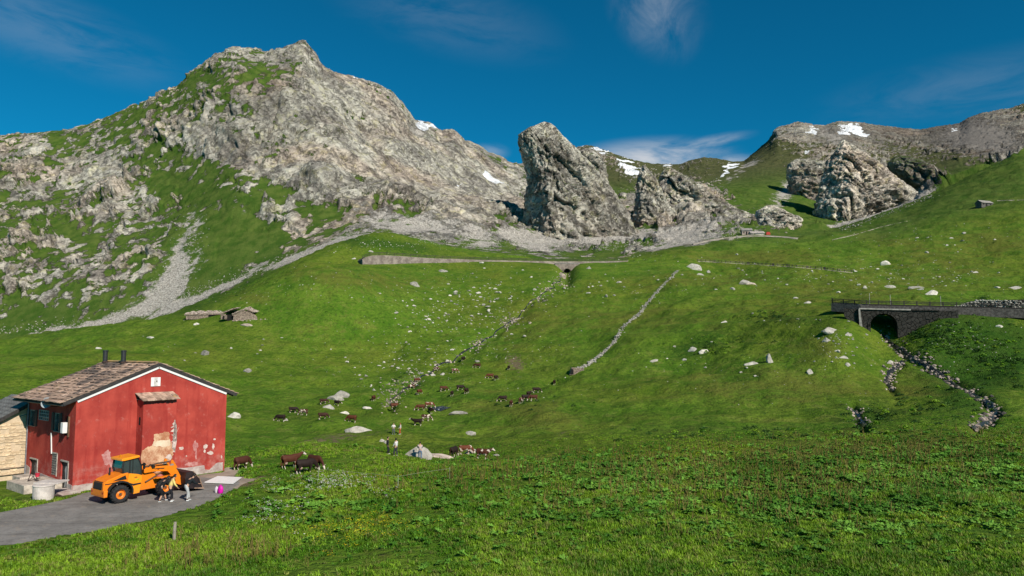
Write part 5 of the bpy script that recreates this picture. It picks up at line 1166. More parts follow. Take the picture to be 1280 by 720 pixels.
    m2.materials.clear(); m2.materials.append(M_cow); n = len(m2.vertices); co = np.empty(n * 3); m2.vertices.foreach_get('co', co); co = co.reshape(-1, 3)
    hx = np.array(N[3][0]); tip = np.array(N[-1][0]); dh = np.minimum(np.linalg.norm(co - hx, axis=1), np.linalg.norm(co - tip, axis=1)); dm = np.linalg.norm(co - (hx + tip) / 2, axis=1)
    white = .12 + .9 * (dm < .26) * (co[:, 0] > .9) + .75 * sstep(co[:, 2], .42, .28) + .45 * np.exp(-((co[:, 2] - .62) / .12) ** 2) * (np.abs(co[:, 0]) < .6)
    white += {'patchy': .33, 'plain': -.02, 'black': -.15}[coat] * sstep(co[:, 2], .5, .7)
    if coat == 'plain': white += .35 * np.exp(-((co[:, 0] + .75) ** 2 + (co[:, 2] - 1.35) ** 2) / .03)
    at_ = m2.attributes.new('coat', 'FLOAT_COLOR', 'POINT'); blk = {'patchy': .1, 'plain': .35, 'black': .95}[coat]
    muz = (np.linalg.norm(co - tip, axis=1) < .09) * .8
    at_.data.foreach_set('color', np.stack([np.clip(white, 0, 1), np.full(n, blk), muz, np.ones(n)], -1).astype(np.float32).ravel())
    m2.polygons.foreach_set('use_smooth', [True] * len(m2.polygons)); return m2, Vector(N[3][0]), (Vector(N[5][0]) - Vector(N[3][0])).normalized()
M_horn = mat('horn', (.55, .48, .38), .6)
cow_proto = {}
def cow_root(pose, coat):
    if (pose, coat) in cow_proto: return cow_proto[(pose, coat)], True
    me, hc, hd_ = cow_mesh(pose, coat); root = bpy.data.objects.new('cow', None); COL.objects.link(root)
    link_mesh('body', me, root)
    sd = hd_.cross(Vector((0, 0, 1))).normalized(); up = sd.cross(hd_).normalized(); base = hc - hd_ * .09
    for s in (-1, 1):
        MB().tube([base + sd * s * .05 + up * .07, base + sd * s * .14 + up * .12, base + sd * s * .19 + up * .20 + hd_ * .03], [.022, .016, .006], 6).obj('horn', M_horn, root)
        MB().tube([base + sd * s * .09 + up * .03, base + sd * s * .17 + up * .03, base + sd * s * .23 + up * .0], [.02, .035, .010], 6).obj('ear', M_cow, root)
    MB().tube([(-.84, 0, 1.30), (-.93, 0, 1.15), (-.93, .02, .75), (-.92, .02, .50), (-.92, .02, .38)], [.03, .024, .016, .035, .012], 6).obj('tail', M_cow, root)
    MB().lathe([(.001, .44), (.10, .48), (.14, .58), (.13, .70)], 10).obj('udder', mat('udder', (.55, .36, .30)), root).location = (-.38, 0, 0)
    cow_proto[(pose, coat)] = root; return root, False
# (px, py of the hooves, height of the cow's shape in px or None, facing: degrees from +x, pose, coat, label)
CG = 'cattle grazing on the alpine pasture'
cows = [
 (301.5, 588, 62, 'graze', 'plain', 'brown cow with a white face grazing behind the corner of the red house'),
 (362, 586.5, 48, 'stand', 'plain', 'brown cow with its head up, leftmost of the near trio below the knoll'),
 (393, 587, -38, 'graze', 'plain', 'big brown cow with white rump patch, right one of the near trio'),
 (381, 593, 42, 'graze', 'black', 'dark brown cow in front, nearest of the trio right of the house'),
 (603, 575, -22, 'stand', 'patchy', 'red and white cow standing right of the big pale boulder'),
 (567, 573, 70, 'graze', 'black', 'black cow seen from behind, right of the flat rock beside the big boulder'),
 (581, 569, 10, 'graze', 'patchy', 'pale tan and white cow half hidden behind the black cow near the stream bank'),
 (351, 528, 170, 'graze', 'black', 'leftmost small cow on the left pasture, next to a white stone'),
 (366, 517, 10, 'graze', 'black', 'dark cow, left one of a close pair on the left pasture'),
 (380, 520, 165, 'graze', 'patchy', 'brown and white cow, right one of a close pair on the left pasture'),
 (403, 525, 10, 'graze', 'plain', 'dark brown cow broadside below the two large flat boulders'),
 (404, 506, 10, 'graze', 'plain', 'brown cow just left of the two large flat boulders'),
 (421, 508, -40, 'turn', 'black', 'black cow with white face directly below the two large flat boulders'),
 (440, 529, 165, 'graze', 'plain', 'dark brown cow alone above the long white boulder'),
 (467, 502, 80, 'graze', 'plain', 'dark cow seen end on left of the rocky stream'),
 (493, 512, 20, 'graze', 'plain', 'brown cow standing among the dark rocks at the lower end of the stream'),
 (515, 487, 200, 'graze', 'patchy', 'brown and white cow at the stream bend, lower one of two'),
 (521, 479, 30, 'graze', 'plain', 'brown cow at the stream bend, upper one of two'),
 (524, 494, 60, 'graze', 'plain', 'small dark cow right of the stream bend on the grass'),
 (545, 465, 5, 'graze', 'patchy', 'reddish cow broadside on the bank above the stream bend'),
 (568, 467, -5, 'graze', 'patchy', 'reddish cow right of the one above the stream bend'),
 (554, 490, 10, 'graze', 'plain', 'brown cow, left one of the row of four in mid pasture'),
 (565, 496, 80, 'graze', 'black', 'black cow, lower one of the row of four in mid pasture'),
 (575, 489, 15, 'graze', 'black', 'dark cow, upper one of the row of four in mid pasture'),
 (583, 493, 70, 'graze', 'black', 'small black cow, right end of the row of four in mid pasture'),
 (526, 514, 190, 'graze', 'plain', 'brown cow left of the dark pool'),
 (536, 511, 15, 'graze', 'patchy', 'bright reddish cow beside the dark pool, upper of three'),
 (538, 518, -60, 'turn', 'black', 'black and white cow facing down the slope beside the dark pool'),
 (522, 533, 170, 'stand', 'black', 'dark cow standing with head raised right of the two walkers'),
 (532, 527, 10, 'graze', 'patchy', 'brown and white cow close behind the dark cow right of the walkers'),
 (579, 452, 60, 'graze', 'black', 'black cow highest up, above the reddish pair'),
 (597, 461, 170, 'graze', 'plain', 'brown cow at the top of the bare dirt track'),
 (613, 474, 190, 'graze', 'plain', 'dark brown cow at the foot of the dirt track, left one of two'),
 (620, 476, 60, 'graze', 'black', 'black cow at the foot of the dirt track, right one of two'),
 (636, 463, 75, 'graze', 'black', 'black cow alone right of the dirt track'),
 (693, 482, 80, 'graze', 'black', 'black cow alone at the far right of the herd'),
 (629, 503, 185, 'graze', 'black', 'black cow at the left end of the tight group on the ridge line'),
 (639, 509, 80, 'graze', 'plain', 'dark brown cow lowest of the tight group on the ridge line'),
 (651, 505, 70, 'graze', 'patchy', 'dark cow with a white head, left middle of the tight group on the ridge line'),
 (657, 502, 20, 'graze', 'black', 'black cow in the middle of the tight group on the ridge line'),
 (661, 497, 60, 'stand', 'black', 'cow with raised head behind the middle of the tight group on the ridge line'),
 (667, 502, 190, 'graze', 'plain', 'dark cow with white face, right middle of the tight group on the ridge line'),
 (670, 492, 0, 'graze', 'black', 'black cow broadside at the upper right end of the tight group on the ridge line'),
]
for i, (px, py, deg, pose, coat, lab) in enumerate(cows):
    pr, used = cow_root(pose, coat)
    c = copy_tree(pr) if used else pr
    p = hit(px, py - 1); sc = random.uniform(.86, .97)
    if i == 0: p = on_plane(px, py, ZR - .1) if p.y > 90 else p
    # keep the animal about as large as it shows
    c.location = p + Vector((0, 0, -.05)); c.rotation_euler = (0, 0, R(deg)); c.scale = (sc, sc, sc)
    if 'yaw' in lab: pass
    tag(c, lab, 'cow', CG)

# far walkers
fw = lambda px, py: hit(px, py)
person(fw(492, 543), R(-60), (.65, .62, .60), (.10, .11, .12), HD, 'walker in a white top and grey trousers, left one above the big boulder', arms='hip')
person(fw(500, 543), R(200), (.62, .55, .52), (.42, .07, .03), ('red', (.25, .06, .02)), 'walker with a white top and rust red trousers, right one above the big boulder', arms='low')
person(fw(485, 568), R(20), (.02, .02, .022), (.02, .02, .022), HB, 'walker dressed all in black left of the big pale boulder', arms='down')
person(fw(494.5, 570), R(150), (.70, .68, .66), (.05, .05, .06), HB, 'walker in a white shirt just left of the big pale boulder', arms='low')
person(fw(525, 574), R(100), (.50, .40, .38), (.10, .17, .27), HB, 'person in a pink top and blue jeans leaning at the big pale boulder', arms='reach', bend=.25)

# ------------------------------------------------------------ masonry, railway, huts
def masonry(name, c1, c2, sc=1.0, coord='Object'):
    m, T = newmat(name); tc = T.new('ShaderNodeTexCoord'); p = tc.outputs[coord]
    v = T.voro(p, 1.6 / sc, 'F1'); e = T.voro(p, 1.6 / sc, 'DISTANCE_TO_EDGE'); n = T.noise(p, .5, 5, .65); r = T.new('ShaderNodeSeparateColor', i_0=v.outputs['Color']).outputs[0]
    j = T.step(e.outputs[0], 0, .10); c = T.mix(T.math('ADD', T.math('MULTIPLY', r, .6), T.math('MULTIPLY', n, .4)), c1, c2)
    c = T.mix(T.math('MULTIPLY', T.math('SUBTRACT', 1, j), .7), c, tuple(x * .3 for x in c1)); finish(T, c, .95, T.math('ADD', j, T.math('MULTIPLY', n, .5)), .8, .15, .1); return m
M_mason = masonry('dark_masonry', (.032, .030, .026), (.062, .057, .050), 1.3); M_pmason = mat('pale_masonry', (.27, .222, .188), .95, .3, .35, .6, .2, col2=(.15, .12, .10)); M_ruin = masonry('ruin_stone', (.21, .155, .12), (.44, .34, .27), .8)
M_ball = mat('track_ballast', (.12, .105, .095), .95, .4, 2.2, .8, .1, coord='Object'); M_cope = mat('pale_coping', (.40, .36, .32), .9, .25, 1.5)
M_rail = mat('rail_steel', (.035, .028, .024), .6, .3, 4)
def frame_between(A, B):
    d = (B - A); L_ = math.hypot(d.x, d.y); x = Vector((d.x / L_, d.y / L_, 0)); y = Vector((-x.y, x.x, 0)); return basis(A, x, y), L_, d.z
def arch_wall(name, parent, M, x0, x1, top0, top1, bottom, ac, aw, spring, crown, thick, m):
    n = 12; pts = [(x0, bottom), (ac - aw / 2, bottom), (ac - aw / 2, spring)]
    for k in range(1, n): t = math.pi * (1 - k / n); pts.append((ac + aw / 2 * math.cos(t), spring + (crown - spring) * math.sin(t)))
    pts += [(ac + aw / 2, spring), (ac + aw / 2, bottom), (x1, bottom), (x1, top1), (x0, top0)]
    w = MB().prism(pts, 0, thick).obj(name, m, parent)
    mb = MB(); ring = []
    for k in range(n):
        t0, t1 = math.pi * (1 - (k + .06) / n), math.pi * (1 - (k + .94) / n); q = []
        for (t, e) in ((t0, 0.02), (t1, .02), (t1, .62), (t0, .62)): q.append((ac + (aw / 2 + e) * math.cos(t), spring + (crown - spring + e) * math.sin(t)))
        mb.prism(q, -.10, .2)
    for s in (-1, 1):
        for k in range(4): z1 = spring - k * .7; mb.prism([(ac + s * (aw / 2 + .02), z1 - .66), (ac + s * (aw / 2 + .6), z1 - .66), (ac + s * (aw / 2 + .6), z1), (ac + s * (aw / 2 + .02), z1)], -.10, .2)
    r = mb.obj('arch_ring', m, parent); r['kind'] = 'stuff'; return w
# the near stone bridge
PA, PB = at(1076, 386.5, 166), at(1172, 389, 160)
BM_, BL, BZ = frame_between(PA, PB)
br = empty('stone_railway_bridge', BM_, 'dark stone railway bridge with one round arch over the rocky stream', 'bridge')
sc_ = 163 / 900
arch_wall('bridge_wall', br, None, 0, BL, 0, BZ, -9.5, BL * .30, 30 * sc_, -3.75, -1.1, 5.2, M_mason)
MB().prism([(-.4, .0), (BL * .66, BZ * .66), (BL * .66, BZ * .66 + .30), (-.4, .30)], -.25, .6).obj('coping', M_cope, br)
MB().prism([(BL * .66 + .02, BZ * .66 + .02), (BL + .3, BZ), (BL + .3, BZ + .26), (BL * .66 + .02, BZ * .66 + .28)], -.20, .6).obj('coping', M_mason, br)
MB().prism([(-.4, -5), (.25, -5), (-.15, .0), (-.5, .0)], -.30, .1).obj('drain_strip', M_cope, br)
MB().prism([(-3.5, -1.5), (0, -6), (0, .0), (-3.5, .3)], .3, 1.3).obj('wing_wall', M_mason, br)
MB().prism([(BL, -6), (BL + 4, -2.5), (BL + 4, BZ + .1), (BL, BZ)], .3, 1.3).obj('wing_wall', M_mason, br)
o = MB().box(-.6, .6, -.6, .6, 0, .8).obj('tmp'); bpy.data.objects.remove(o)
# track over it
TP = [(985, 379.5, 186), (1040, 381.0, 174), (1076, 383.5, 169.2), (1172, 386.0, 163.2), (1240, 387.5, 159), (1345, 390.5, 152), (1700, 400, 135)]
TP = TP[1:]
TT = [at(*p) for p in TP]
def offset_line(P_, d):
    out = []
    for i, p in enumerate(P_):
        t = (P_[min(i + 1, len(P_) - 1)] - P_[max(i - 1, 0)]); t.z = 0; t.normalize(); out.append(p + Vector((-t.y, t.x, 0)) * d)
    return out
def resample(P_, step):
    out = [P_[0]]; acc = 0
    for a, b in zip(P_[:-1], P_[1:]):
        L_ = (b - a).length; s = step - acc
        while s <= L_: out.append(a.lerp(b, s / L_)); s += step
        acc = L_ - (s - step)
    return out
def ribbon(mb, P_, d0, d1, z0, z1):
    a = offset_line(P_, d0); b = offset_line(P_, d1); n = len(P_); vs = []
    for p, q in zip(a, b): vs += [p + Vector((0, 0, z0)), q + Vector((0, 0, z0)), q + Vector((0, 0, z1)), p + Vector((0, 0, z1))]
    fs = []
    for i in range(n - 1):
        for k in range(4): fs.append((i * 4 + k, i * 4 + (k + 1) % 4, i * 4 + 4 + (k + 1) % 4, i * 4 + 4 + k))
    fs += [(3, 2, 1, 0), tuple(range(n * 4 - 4, n * 4))]; mb.add(vs, fs); return mb
tk = empty('railway_track', TT[0], 'railway track on ballast with a dark lattice railing crossing the arched stone bridge', 'railway track')
O0 = TT[0]; TL = [p - O0 for p in TT]; TR_ = resample(TL, 1.2)
ribbon(MB(), TL, -.5, 5.4, -1.6, .38).obj('ballast_bed', M_ball, tk)
for d in (1.6, 3.0): ribbon(MB(), TL, d, d + .07, .50, .66).obj('rail', M_rail, tk)
mb = MB()
for i in range(0, len(TR_) - 1):
    p, q = TR_[i], TR_[i + 1]; t = (q - p); t.z = 0; t.normalize()
    for k in (0, .5): mb.box(-.12, .12, .95, 3.7, .36, .52, basis(p.lerp(q, k), t, Vector((-t.y, t.x, 0))))
mb.obj('sleepers', M_dark, tk)['kind'] = 'stuff'
for z in (.55, .95, 1.35): ribbon(MB(), TL, -.38, -.26, z, z + .15).obj('railing_bar', M_rail, tk)
for z in (.9, 1.5): ribbon(MB(), TL, 5.0, 5.08, z, z + .08).obj('railing_bar', M_rail, tk)
pm = MB().box(-.09, .09, -.09, .09, 0, 1.35).mesh('railing_post', M_rail)
for i, p in enumerate(resample(TL, 2.6)):
    if p.x > 75: break
    link_mesh('railing_post', pm, tk, p + Vector((0, -.28, .25)))
ribbon(MB(), [TL[0] + Vector((2, 0, 0)), TL[0].lerp(TL[1], .9), TL[1].lerp(TL[2], .1)], .0, .9, .40, .56).obj('pale_planks', M_cope, tk)
for (px, py, d) in ((1113, 378, 175), (1176, 380, 168), (1087, 376, 175)):
    q = at(px, py, d); o = MB().tube([(0, 0, -1.2), (0, 0, 1.9)], .06, 6).obj('marker_post', M_cope); o.location = q
    tag(o, {1113: 'thin pale marker post behind the bridge railing, middle one of three', 1176: 'thin pale marker post behind the bridge railing, rightmost of three', 1087: 'thin pale marker post behind the bridge railing, leftmost of three'}[px], 'marker post')
# dry rubble wall behind the track at the right edge
def rock_mesh(name, seed, m, sub=2, flat=.65, sharp=.35):
    bm = bmesh.new(); bmesh.ops.create_icosphere(bm, subdivisions=sub, radius=.5)
    r = random.Random(seed); cuts = [(Vector((r.uniform(-1, 1), r.uniform(-1, 1), r.uniform(-.6, 1))).normalized(), r.uniform(.26, .42)) for _ in range(9)]
    for v in bm.verts:
        for n, d in cuts:
            k = v.co.dot(n)
            if k > d: v.co -= n * (k - d)
        v.co += v.co.normalized() * mnoise.noise(v.co * 4 + Vector((seed, 0, 0))) * .06 * sharp * 3
        v.co.z *= flat
    me = bpy.data.meshes.new(name); bm.to_mesh(me); bm.free(); me.materials.append(m); return me
def rock_mat(name, c1, c2, moss=.3):
    m, T = newmat(name); tc = T.new('ShaderNodeTexCoord'); p = tc.outputs['Object']; geo = T.new('ShaderNodeNewGeometry'); oi = T.new('ShaderNodeObjectInfo')
    p2 = T.vmath('ADD', geo.outputs['Position'], T.new('ShaderNodeCombineXYZ', i_0=oi.outputs['Random']).outputs[0])
    n = T.noise(p2, 1.2, 6, .68); n2 = T.noise(p2, 6, 4, .65)
    c = T.mix(T.step(T.math('ADD', T.math('MULTIPLY', n, .7), T.math('MULTIPLY', n2, .3)), .36, .62), c1, c2)
    hs = T.new('ShaderNodeHueSaturation', i_Value=T.math('ADD', T.math('MULTIPLY', oi.outputs['Random'], .55), .70), i_Color=c); c = hs.outputs[0]
    c = T.mix(T.math('MULTIPLY', T.step(n, .56, .70), moss), c, (.16, .17, .05)); finish(T, c, .95, T.math('ADD', n, T.math('MULTIPLY', n2, .4)), .9, .12, .1); return m
M_bould = rock_mat('boulder_granite', (.20, .185, .16), (.42, .39, .34)); M_bwhite = rock_mat('pale_boulder', (.36, .33, .285), (.60, .555, .48), .15); M_bdark = rock_mat('dark_wet_rock', (.05, .044, .038), (.19, .17, .15), .3)
M_bpink = rock_mat('pinkish_rock', (.24, .19, .155), (.50, .41, .345), .15)
rocks = {k: [rock_mesh('boulder', 11 * i + j * 100 + 3, m, 3, .62 + .1 * (i % 3)) for i in range(7)] for j, (k, m) in enumerate((('grey', M_bould), ('white', M_bwhite), ('dark', M_bdark), ('pink', M_bpink)))}
lowr = {}
def scatter_mesh(name, places, m, label=None, cat=None, kind='stuff', seed=0, low=1):
    """many stones too small to pick apart, one mesh; places: (x, y, z, size)"""
    protos = []
    for k in range(6):
        me = rock_mesh('tmp', 77 * k + seed, m, low, .7); n = len(me.vertices); co = np.empty(n * 3); me.vertices.foreach_get('co', co)
        f = np.empty(len(me.polygons) * 3, np.int32); me.polygons.foreach_get('vertices', f); protos.append((co.reshape(-1, 3), f.reshape(-1, 3))); bpy.data.meshes.remove(me)
    V = []; Fc = []; b = 0; r = np.random.default_rng(seed)
    for i, (x, y, z, s) in enumerate(places):
        c, f = protos[r.integers(6)]; a = r.uniform(0, 6.28); ca, sa = math.cos(a), math.sin(a); e = r.uniform(.65, 1.35); h = r.uniform(.6, 1.2)
        q = np.stack([(c[:, 0] * ca * e - c[:, 1] * sa) * s + x, (c[:, 0] * sa * e + c[:, 1] * ca) * s + y, c[:, 2] * s * h + z], -1); V.append(q); Fc.append(f + b); b += len(c)
    V = np.concatenate(V); Fc = np.concatenate(Fc); me = bpy.data.meshes.new(name); me.from_pydata(V.tolist(), [], Fc.tolist()); me.materials.append(m)
    o = bpy.data.objects.new(name, me); COL.objects.link(o)
    if kind: o['kind'] = kind
    return tag(o, label, cat)
pl_ = []
A, B = at(1195, 380, 171), at(1360, 384, 160)
for i in range(900):
    t = random.random(); p = A.lerp(B, t); h = 1.7 * min(1, t * 5); pl_.append((p.x + random.uniform(-.3, .3), p.y + random.uniform(0, 1.0), p.z - .6 + random.random() * h, random.uniform(.4, .75)))
rw = empty('rubble_wall', A, 'grey dry rubble retaining wall behind the track at the right edge', 'wall')
MB().prism([(0, -1), (3, .6), ((B - A).length, .9), ((B - A).length, -1)], .5, 1.4, frame_between(A, B)[0]).obj('backing', M_mason, None)
bk_ = bpy.data.objects[-1] if False else [o for o in COL.objects if o.name.startswith('backing')][-1]; bk_.parent = rw; bk_.matrix_parent_inverse = rw.matrix_world.inverted()
o = scatter_mesh('stones', pl_, M_bould, seed=5); o.parent = rw; o.matrix_parent_inverse = Matrix.Translation(A).inverted()

# ---- far railway terrace with its pale retaining wall and small arch
FP = [(453, 324, 320), (458, 321.0, 321), (466, 319.2, 323), (480, 319.0, 325), (500, 320, 329), (530, 322.2, 334), (560, 323.6, 339), (600, 325.2, 346), (650, 326.2, 353), (700, 327, 360), (740, 327, 363), (785, 326.2, 366)]
FB = [327, 329.5, 330, 330, 330.5, 331.5, 331.5, 330.5, 329.6, 329.2, 329, 328]
fp = [at(p[0], p[1], p[2] + 9) for p in FP]
ft = empty('railway_terrace', fp[0], 'long pale stone retaining wall carrying the far railway line across the slope', 'retaining wall')
loc_ = [p - fp[0] for p in fp]
vs = []; fs = []
for i, p in enumerate(loc_):
    h = (FB[i] - FP[i][1]) * FP[i][2] / F + 2.0; t = (loc_[min(i + 1, len(loc_) - 1)] - loc_[max(i - 1, 0)]); t.z = 0; t.normalize(); n = Vector((-t.y, t.x, 0))
    vs += [p - Vector((0, 0, h)) - n * .5, p, p + n * 1.0, p + n * 1.0 - Vector((0, 0, h))]
for i in range(len(loc_) - 1):
    for k in range(4): fs.append((i * 4 + k, i * 4 + (k + 1) % 4, i * 4 + 4 + (k + 1) % 4, i * 4 + 4 + k))
fs += [(3, 2, 1, 0)]
MB().add(vs, fs).obj('retaining_wall', M_pmason, ft)
ribbon(MB(), loc_, 1.0, 7.5, -3, -.25).obj('ballast_bed', M_ball, ft)
for d in (3.0, 4.4): ribbon(MB(), loc_, d, d + .1, -.2, .0).obj('rail', M_rail, ft)
for z in (.5, 1.15): ribbon(MB(), loc_, .25, .45, z, z + .22).obj('railing_bar', M_rail, ft)
pm2 = MB().box(-.08, .08, -.08, .08, 0, 1.2).mesh('railing_post', M_rail)
for p in resample(loc_, 4.0): link_mesh('railing_post', pm2, ft, p + Vector((0, .4, 0)))
ribbon(MB(), loc_[6:], .0, .9, -.02, .14).obj('coping', M_pmason, ft)
A, B = at(694, 330, 363.5), at(724, 330, 365); AM, AL, AZ = frame_between(A, B)
ab = empty('small_culvert', AM, 'small round arched stone culvert under the far railway line', 'culvert')
arch_wall('culvert_wall', ab, None, 0, AL, .3, AZ + .3, -7, AL * .5, 3.8, -4.1, -2.2, 4, M_pmason)
MB().box(AL * .5 - 1.9, AL * .5 + 1.9, 2.5, 2.7, -7, -2.2).obj('dark_opening', M_void, ab)
MB().box(-.3, AL + .3, -.25, .4, .32, .62).obj('coping', M_cope, ab)

# ---- winding paths laid on the land
def drape(name, pts, w, m, lift=.12, n=4, step=3.0, label=None, cat=None, kind='structure'):
    P_ = []
    for a, b in zip(pts[:-1], pts[1:]):
        k = max(2, int(math.hypot(b[0] - a[0], b[1] - a[1]) / step))
        for j in range(k): P_.append(hit(a[0] + (b[0] - a[0]) * j / k, a[1] + (b[1] - a[1]) * j / k))
    P_.append(hit(*pts[-1])); vs = []; fs = []
    for i, p in enumerate(P_):
        t = P_[min(i + 1, len(P_) - 1)] - P_[max(i - 1, 0)]; t.z = 0; t.normalize(); nn_ = Vector((-t.y, t.x, 0)); ww = w * random.uniform(.75, 1.2)
        for j in range(n): q = p + nn_ * ww * (j / (n - 1) - .5); vs.append((q.x, q.y, zat(q.x, q.y) + (lift if 0 < j < n - 1 else -.05)))
    for i in range(len(P_) - 1):
        for j in range(n - 1): fs.append((i * n + j, i * n + n + j, i * n + n + j + 1, i * n + j + 1))
    o = MB().add(vs, fs).obj(name, m, smooth=True)
    return tag(o, label, cat, None, kind), P_
M_path = mat('pale_path', (.30, .27, .19), .95, .4, .6, .5, .1); M_grav = mat('gravel_track', (.36, .31, .25), .95, .25, .4, .4, .1)
drape('road', [(866, 306), (884, 301.5), (905, 298), (930, 295.6), (955, 295.2), (980, 296.5), (998, 298.5)], 3.0, M_grav, .5)
drape('path', [(1040, 300), (1070, 293), (1100, 284), (1140, 275)], 1.2, M_path, .12)
drape('path', [(1246, 251), (1262, 250.5), (1282, 250)], 1.3, M_path, .2)
WALLP = [(716, 464), (730, 459), (744, 450), (756, 440), (768, 428), (774, 418), (778, 410), (790, 400), (800, 392), (812, 376), (824, 362), (836, 350), (848, 337)]
_, wp = drape('wall_footing', WALLP, 1.3, M_path, .22); bpy.data.objects.remove(_)
pl_ = []
for a, b in zip(wp[:-1], wp[1:]):
    for j in range(16):
        p = a.lerp(b, random.random()); x, y = p.x + random.gauss(0, .42), p.y + random.gauss(0, .3); pl_.append((x, y, zat(x, y) + random.uniform(-.05, .38), random.uniform(.35, .85)))
o = scatter_mesh('dry_stone_wall', pl_, M_bould, 'long thin dry stone wall climbing the middle of the green slope', 'stone wall', None, 21)
hp = hit(722, 466); fd = empty('stone_foundation', hp, 'ruined stone hut foundation at the lower end of the dry stone wall', 'ruin')
k_ = hp.y / F
MB().prism([(-10 * k_, -.5), (9 * k_, -.5), (8 * k_, 1.0), (-7 * k_, 1.3)], 0, 3).obj('wall', M_ruin, fd); MB().prism([(-9.5 * k_, -.3), (-5 * k_, -.3), (-5.5 * k_, .95), (-8 * k_, .9)], -.15, .02).obj('doorway', M_void, fd)

# ---- stone shelter with a tumbled slab roof on the left hill
rp = hit(296, 400); k_ = rp.y / F; RM = basis(rp, Vector((1, 0, 0)), Vector((0, 1, 0)))
ru = empty('stone_shelter', RM, 'low ruined stone shelter with rounded gable and long slab roof on the left hill', 'stone hut')
def q_(px, py): return ((px - 296) * k_, (400 - py) * k_ * .84)
MB().prism([q_(292.5, 402), q_(292.5, 393), q_(299, 388), q_(306, 386), q_(313, 388.5), q_(319, 393), q_(324, 401), q_(324, 403)], -.6, .5).obj('gable_wall', M_ruin, ru)
MB().add([(*(lambda a: (a[0], -.9, a[1]))(q_(291, 393)),), (*(lambda a: (a[0], -.9, a[1] + .2))(q_(306, 385.6)),), (*(lambda a: (a[0], 8, a[1] + 1.0))(q_(296, 381)),), (*(lambda a: (a[0], 8, a[1]))(q_(276, 388)),)], [(0, 1, 2, 3)]).obj('tmp')
bpy.data.objects.remove([o for o in COL.objects if o.name.startswith('tmp')][-1])
YL = hit(262, 396.5).y - rp.y
def slab(name, quad, y0, y1, t, m, rise=0):
    (a, b) = quad; ks = 1 + y0 / rp.y; a, b = q_(*a), q_(*b); dzp = (435 - 400) * 0; zc_ = lambda z: (z + rp.z) * ks - rp.z; xc_ = lambda x: (x + rp.x) * ks - rp.x; a, b = (xc_(a[0]), zc_(a[1])), (xc_(b[0]), zc_(b[1])); MB().add([(a[0], y0, a[1]), (b[0], y0, b[1]), (b[0], y1, b[1] + rise), (a[0], y1, a[1] + rise), (a[0], y0, a[1] + t), (b[0], y0, b[1] + t), (b[0], y1, b[1] + rise + t), (a[0], y1, a[1] + rise + t)],
        [(0, 3, 2, 1), (4, 5, 6, 7), (0, 1, 5, 4), (1, 2, 6, 5), (2, 3, 7, 6), (3, 0, 4, 7)]).obj(name, m, ru)
slab('roof', ((290, 393.5), (300, 387.2)), -.8, 4.5, .35, M_ruin, .9); slab('roof', ((300, 387.2), (307, 384.6)), -.8, 4.5, .35, M_ruin, .9)
slab('roof', ((307, 384.6), (316, 389)), -.8, 4.5, .35, M_ruin, .4); slab('roof', ((276, 391), (291, 384)), 1.0, 6.5, .4, M_ruin, .6)
slab('long_roof', ((230, 393.2), (277, 391.6)), YL, YL + 4.6, .3, M_ruin, 1.1)
kl = 1 + YL / rp.y; XL = lambda px: (q_(px, 0)[0] + rp.x) * kl - rp.x; ZL = lambda py: (q_(0, py)[1] + rp.z) * kl - rp.z
MB().box(XL(260), XL(276), YL + .3, YL + 3.4, ZL(395.5), ZL(391.8)).obj('dark_opening', M_void, ru)
MB().box(XL(232), XL(260), YL + .2, YL + 3.4, ZL(399), ZL(392.8)).obj('low_wall', M_ruin, ru)
MB().box(q_(283, 0)[0], q_(292, 0)[0], .3, 3, -.3, q_(0, 392)[1]).obj('dark_opening', M_void, ru)
MB().prism([q_(276.5, 399), q_(276.5, 392.5), q_(280, 390.5), q_(283.5, 393), q_(283.5, 399)], -.5, .2).obj('porch', M_ruin, ru); MB().prism([q_(279, 399), q_(279, 394), q_(281.2, 394), q_(281.2, 399)], -.56, -.4).obj('doorway', M_void, ru)
MB().prism([q_(324, 402.5), q_(324, 398), q_(332, 399.5), q_(340, 402)], -.3, .5).obj('low_wall', M_ruin, ru)
pl_ = []
for (a, b, y0, y1, n, rise) in (((230, 393.2), (277, 391.6), -.6, 4, 260, 1.25), ((276, 391), (291, 384), 1, 6.5, 90, .6), ((290, 393.5), (307, 384.6), -.8, 4.5, 110, .9), ((307, 384.6), (318, 390), -.8, 4.5, 60, .5)):
    a, b = q_(*a), q_(*b)
    if n == 260: a, b = (XL(230), ZL(393.2)), (XL(277), ZL(391.6)); y0, y1 = YL, YL + 4.6
    for i in range(n): t, u = random.random(), random.random(); pl_.append((a[0] + (b[0] - a[0]) * t, y0 + (y1 - y0) * u, a[1] + (b[1] - a[1]) * t + rise * u + .38, random.uniform(.35, .8)))
for i in range(70): x = random.uniform(*sorted((q_(292, 0)[0], q_(342, 0)[0]))); pl_.append((x, random.uniform(-1.4, -.2), random.uniform(-.5, .2), random.uniform(.3, .8)))
o = scatter_mesh('roof_stones', pl_, M_bpink, seed=9); o.parent = ru

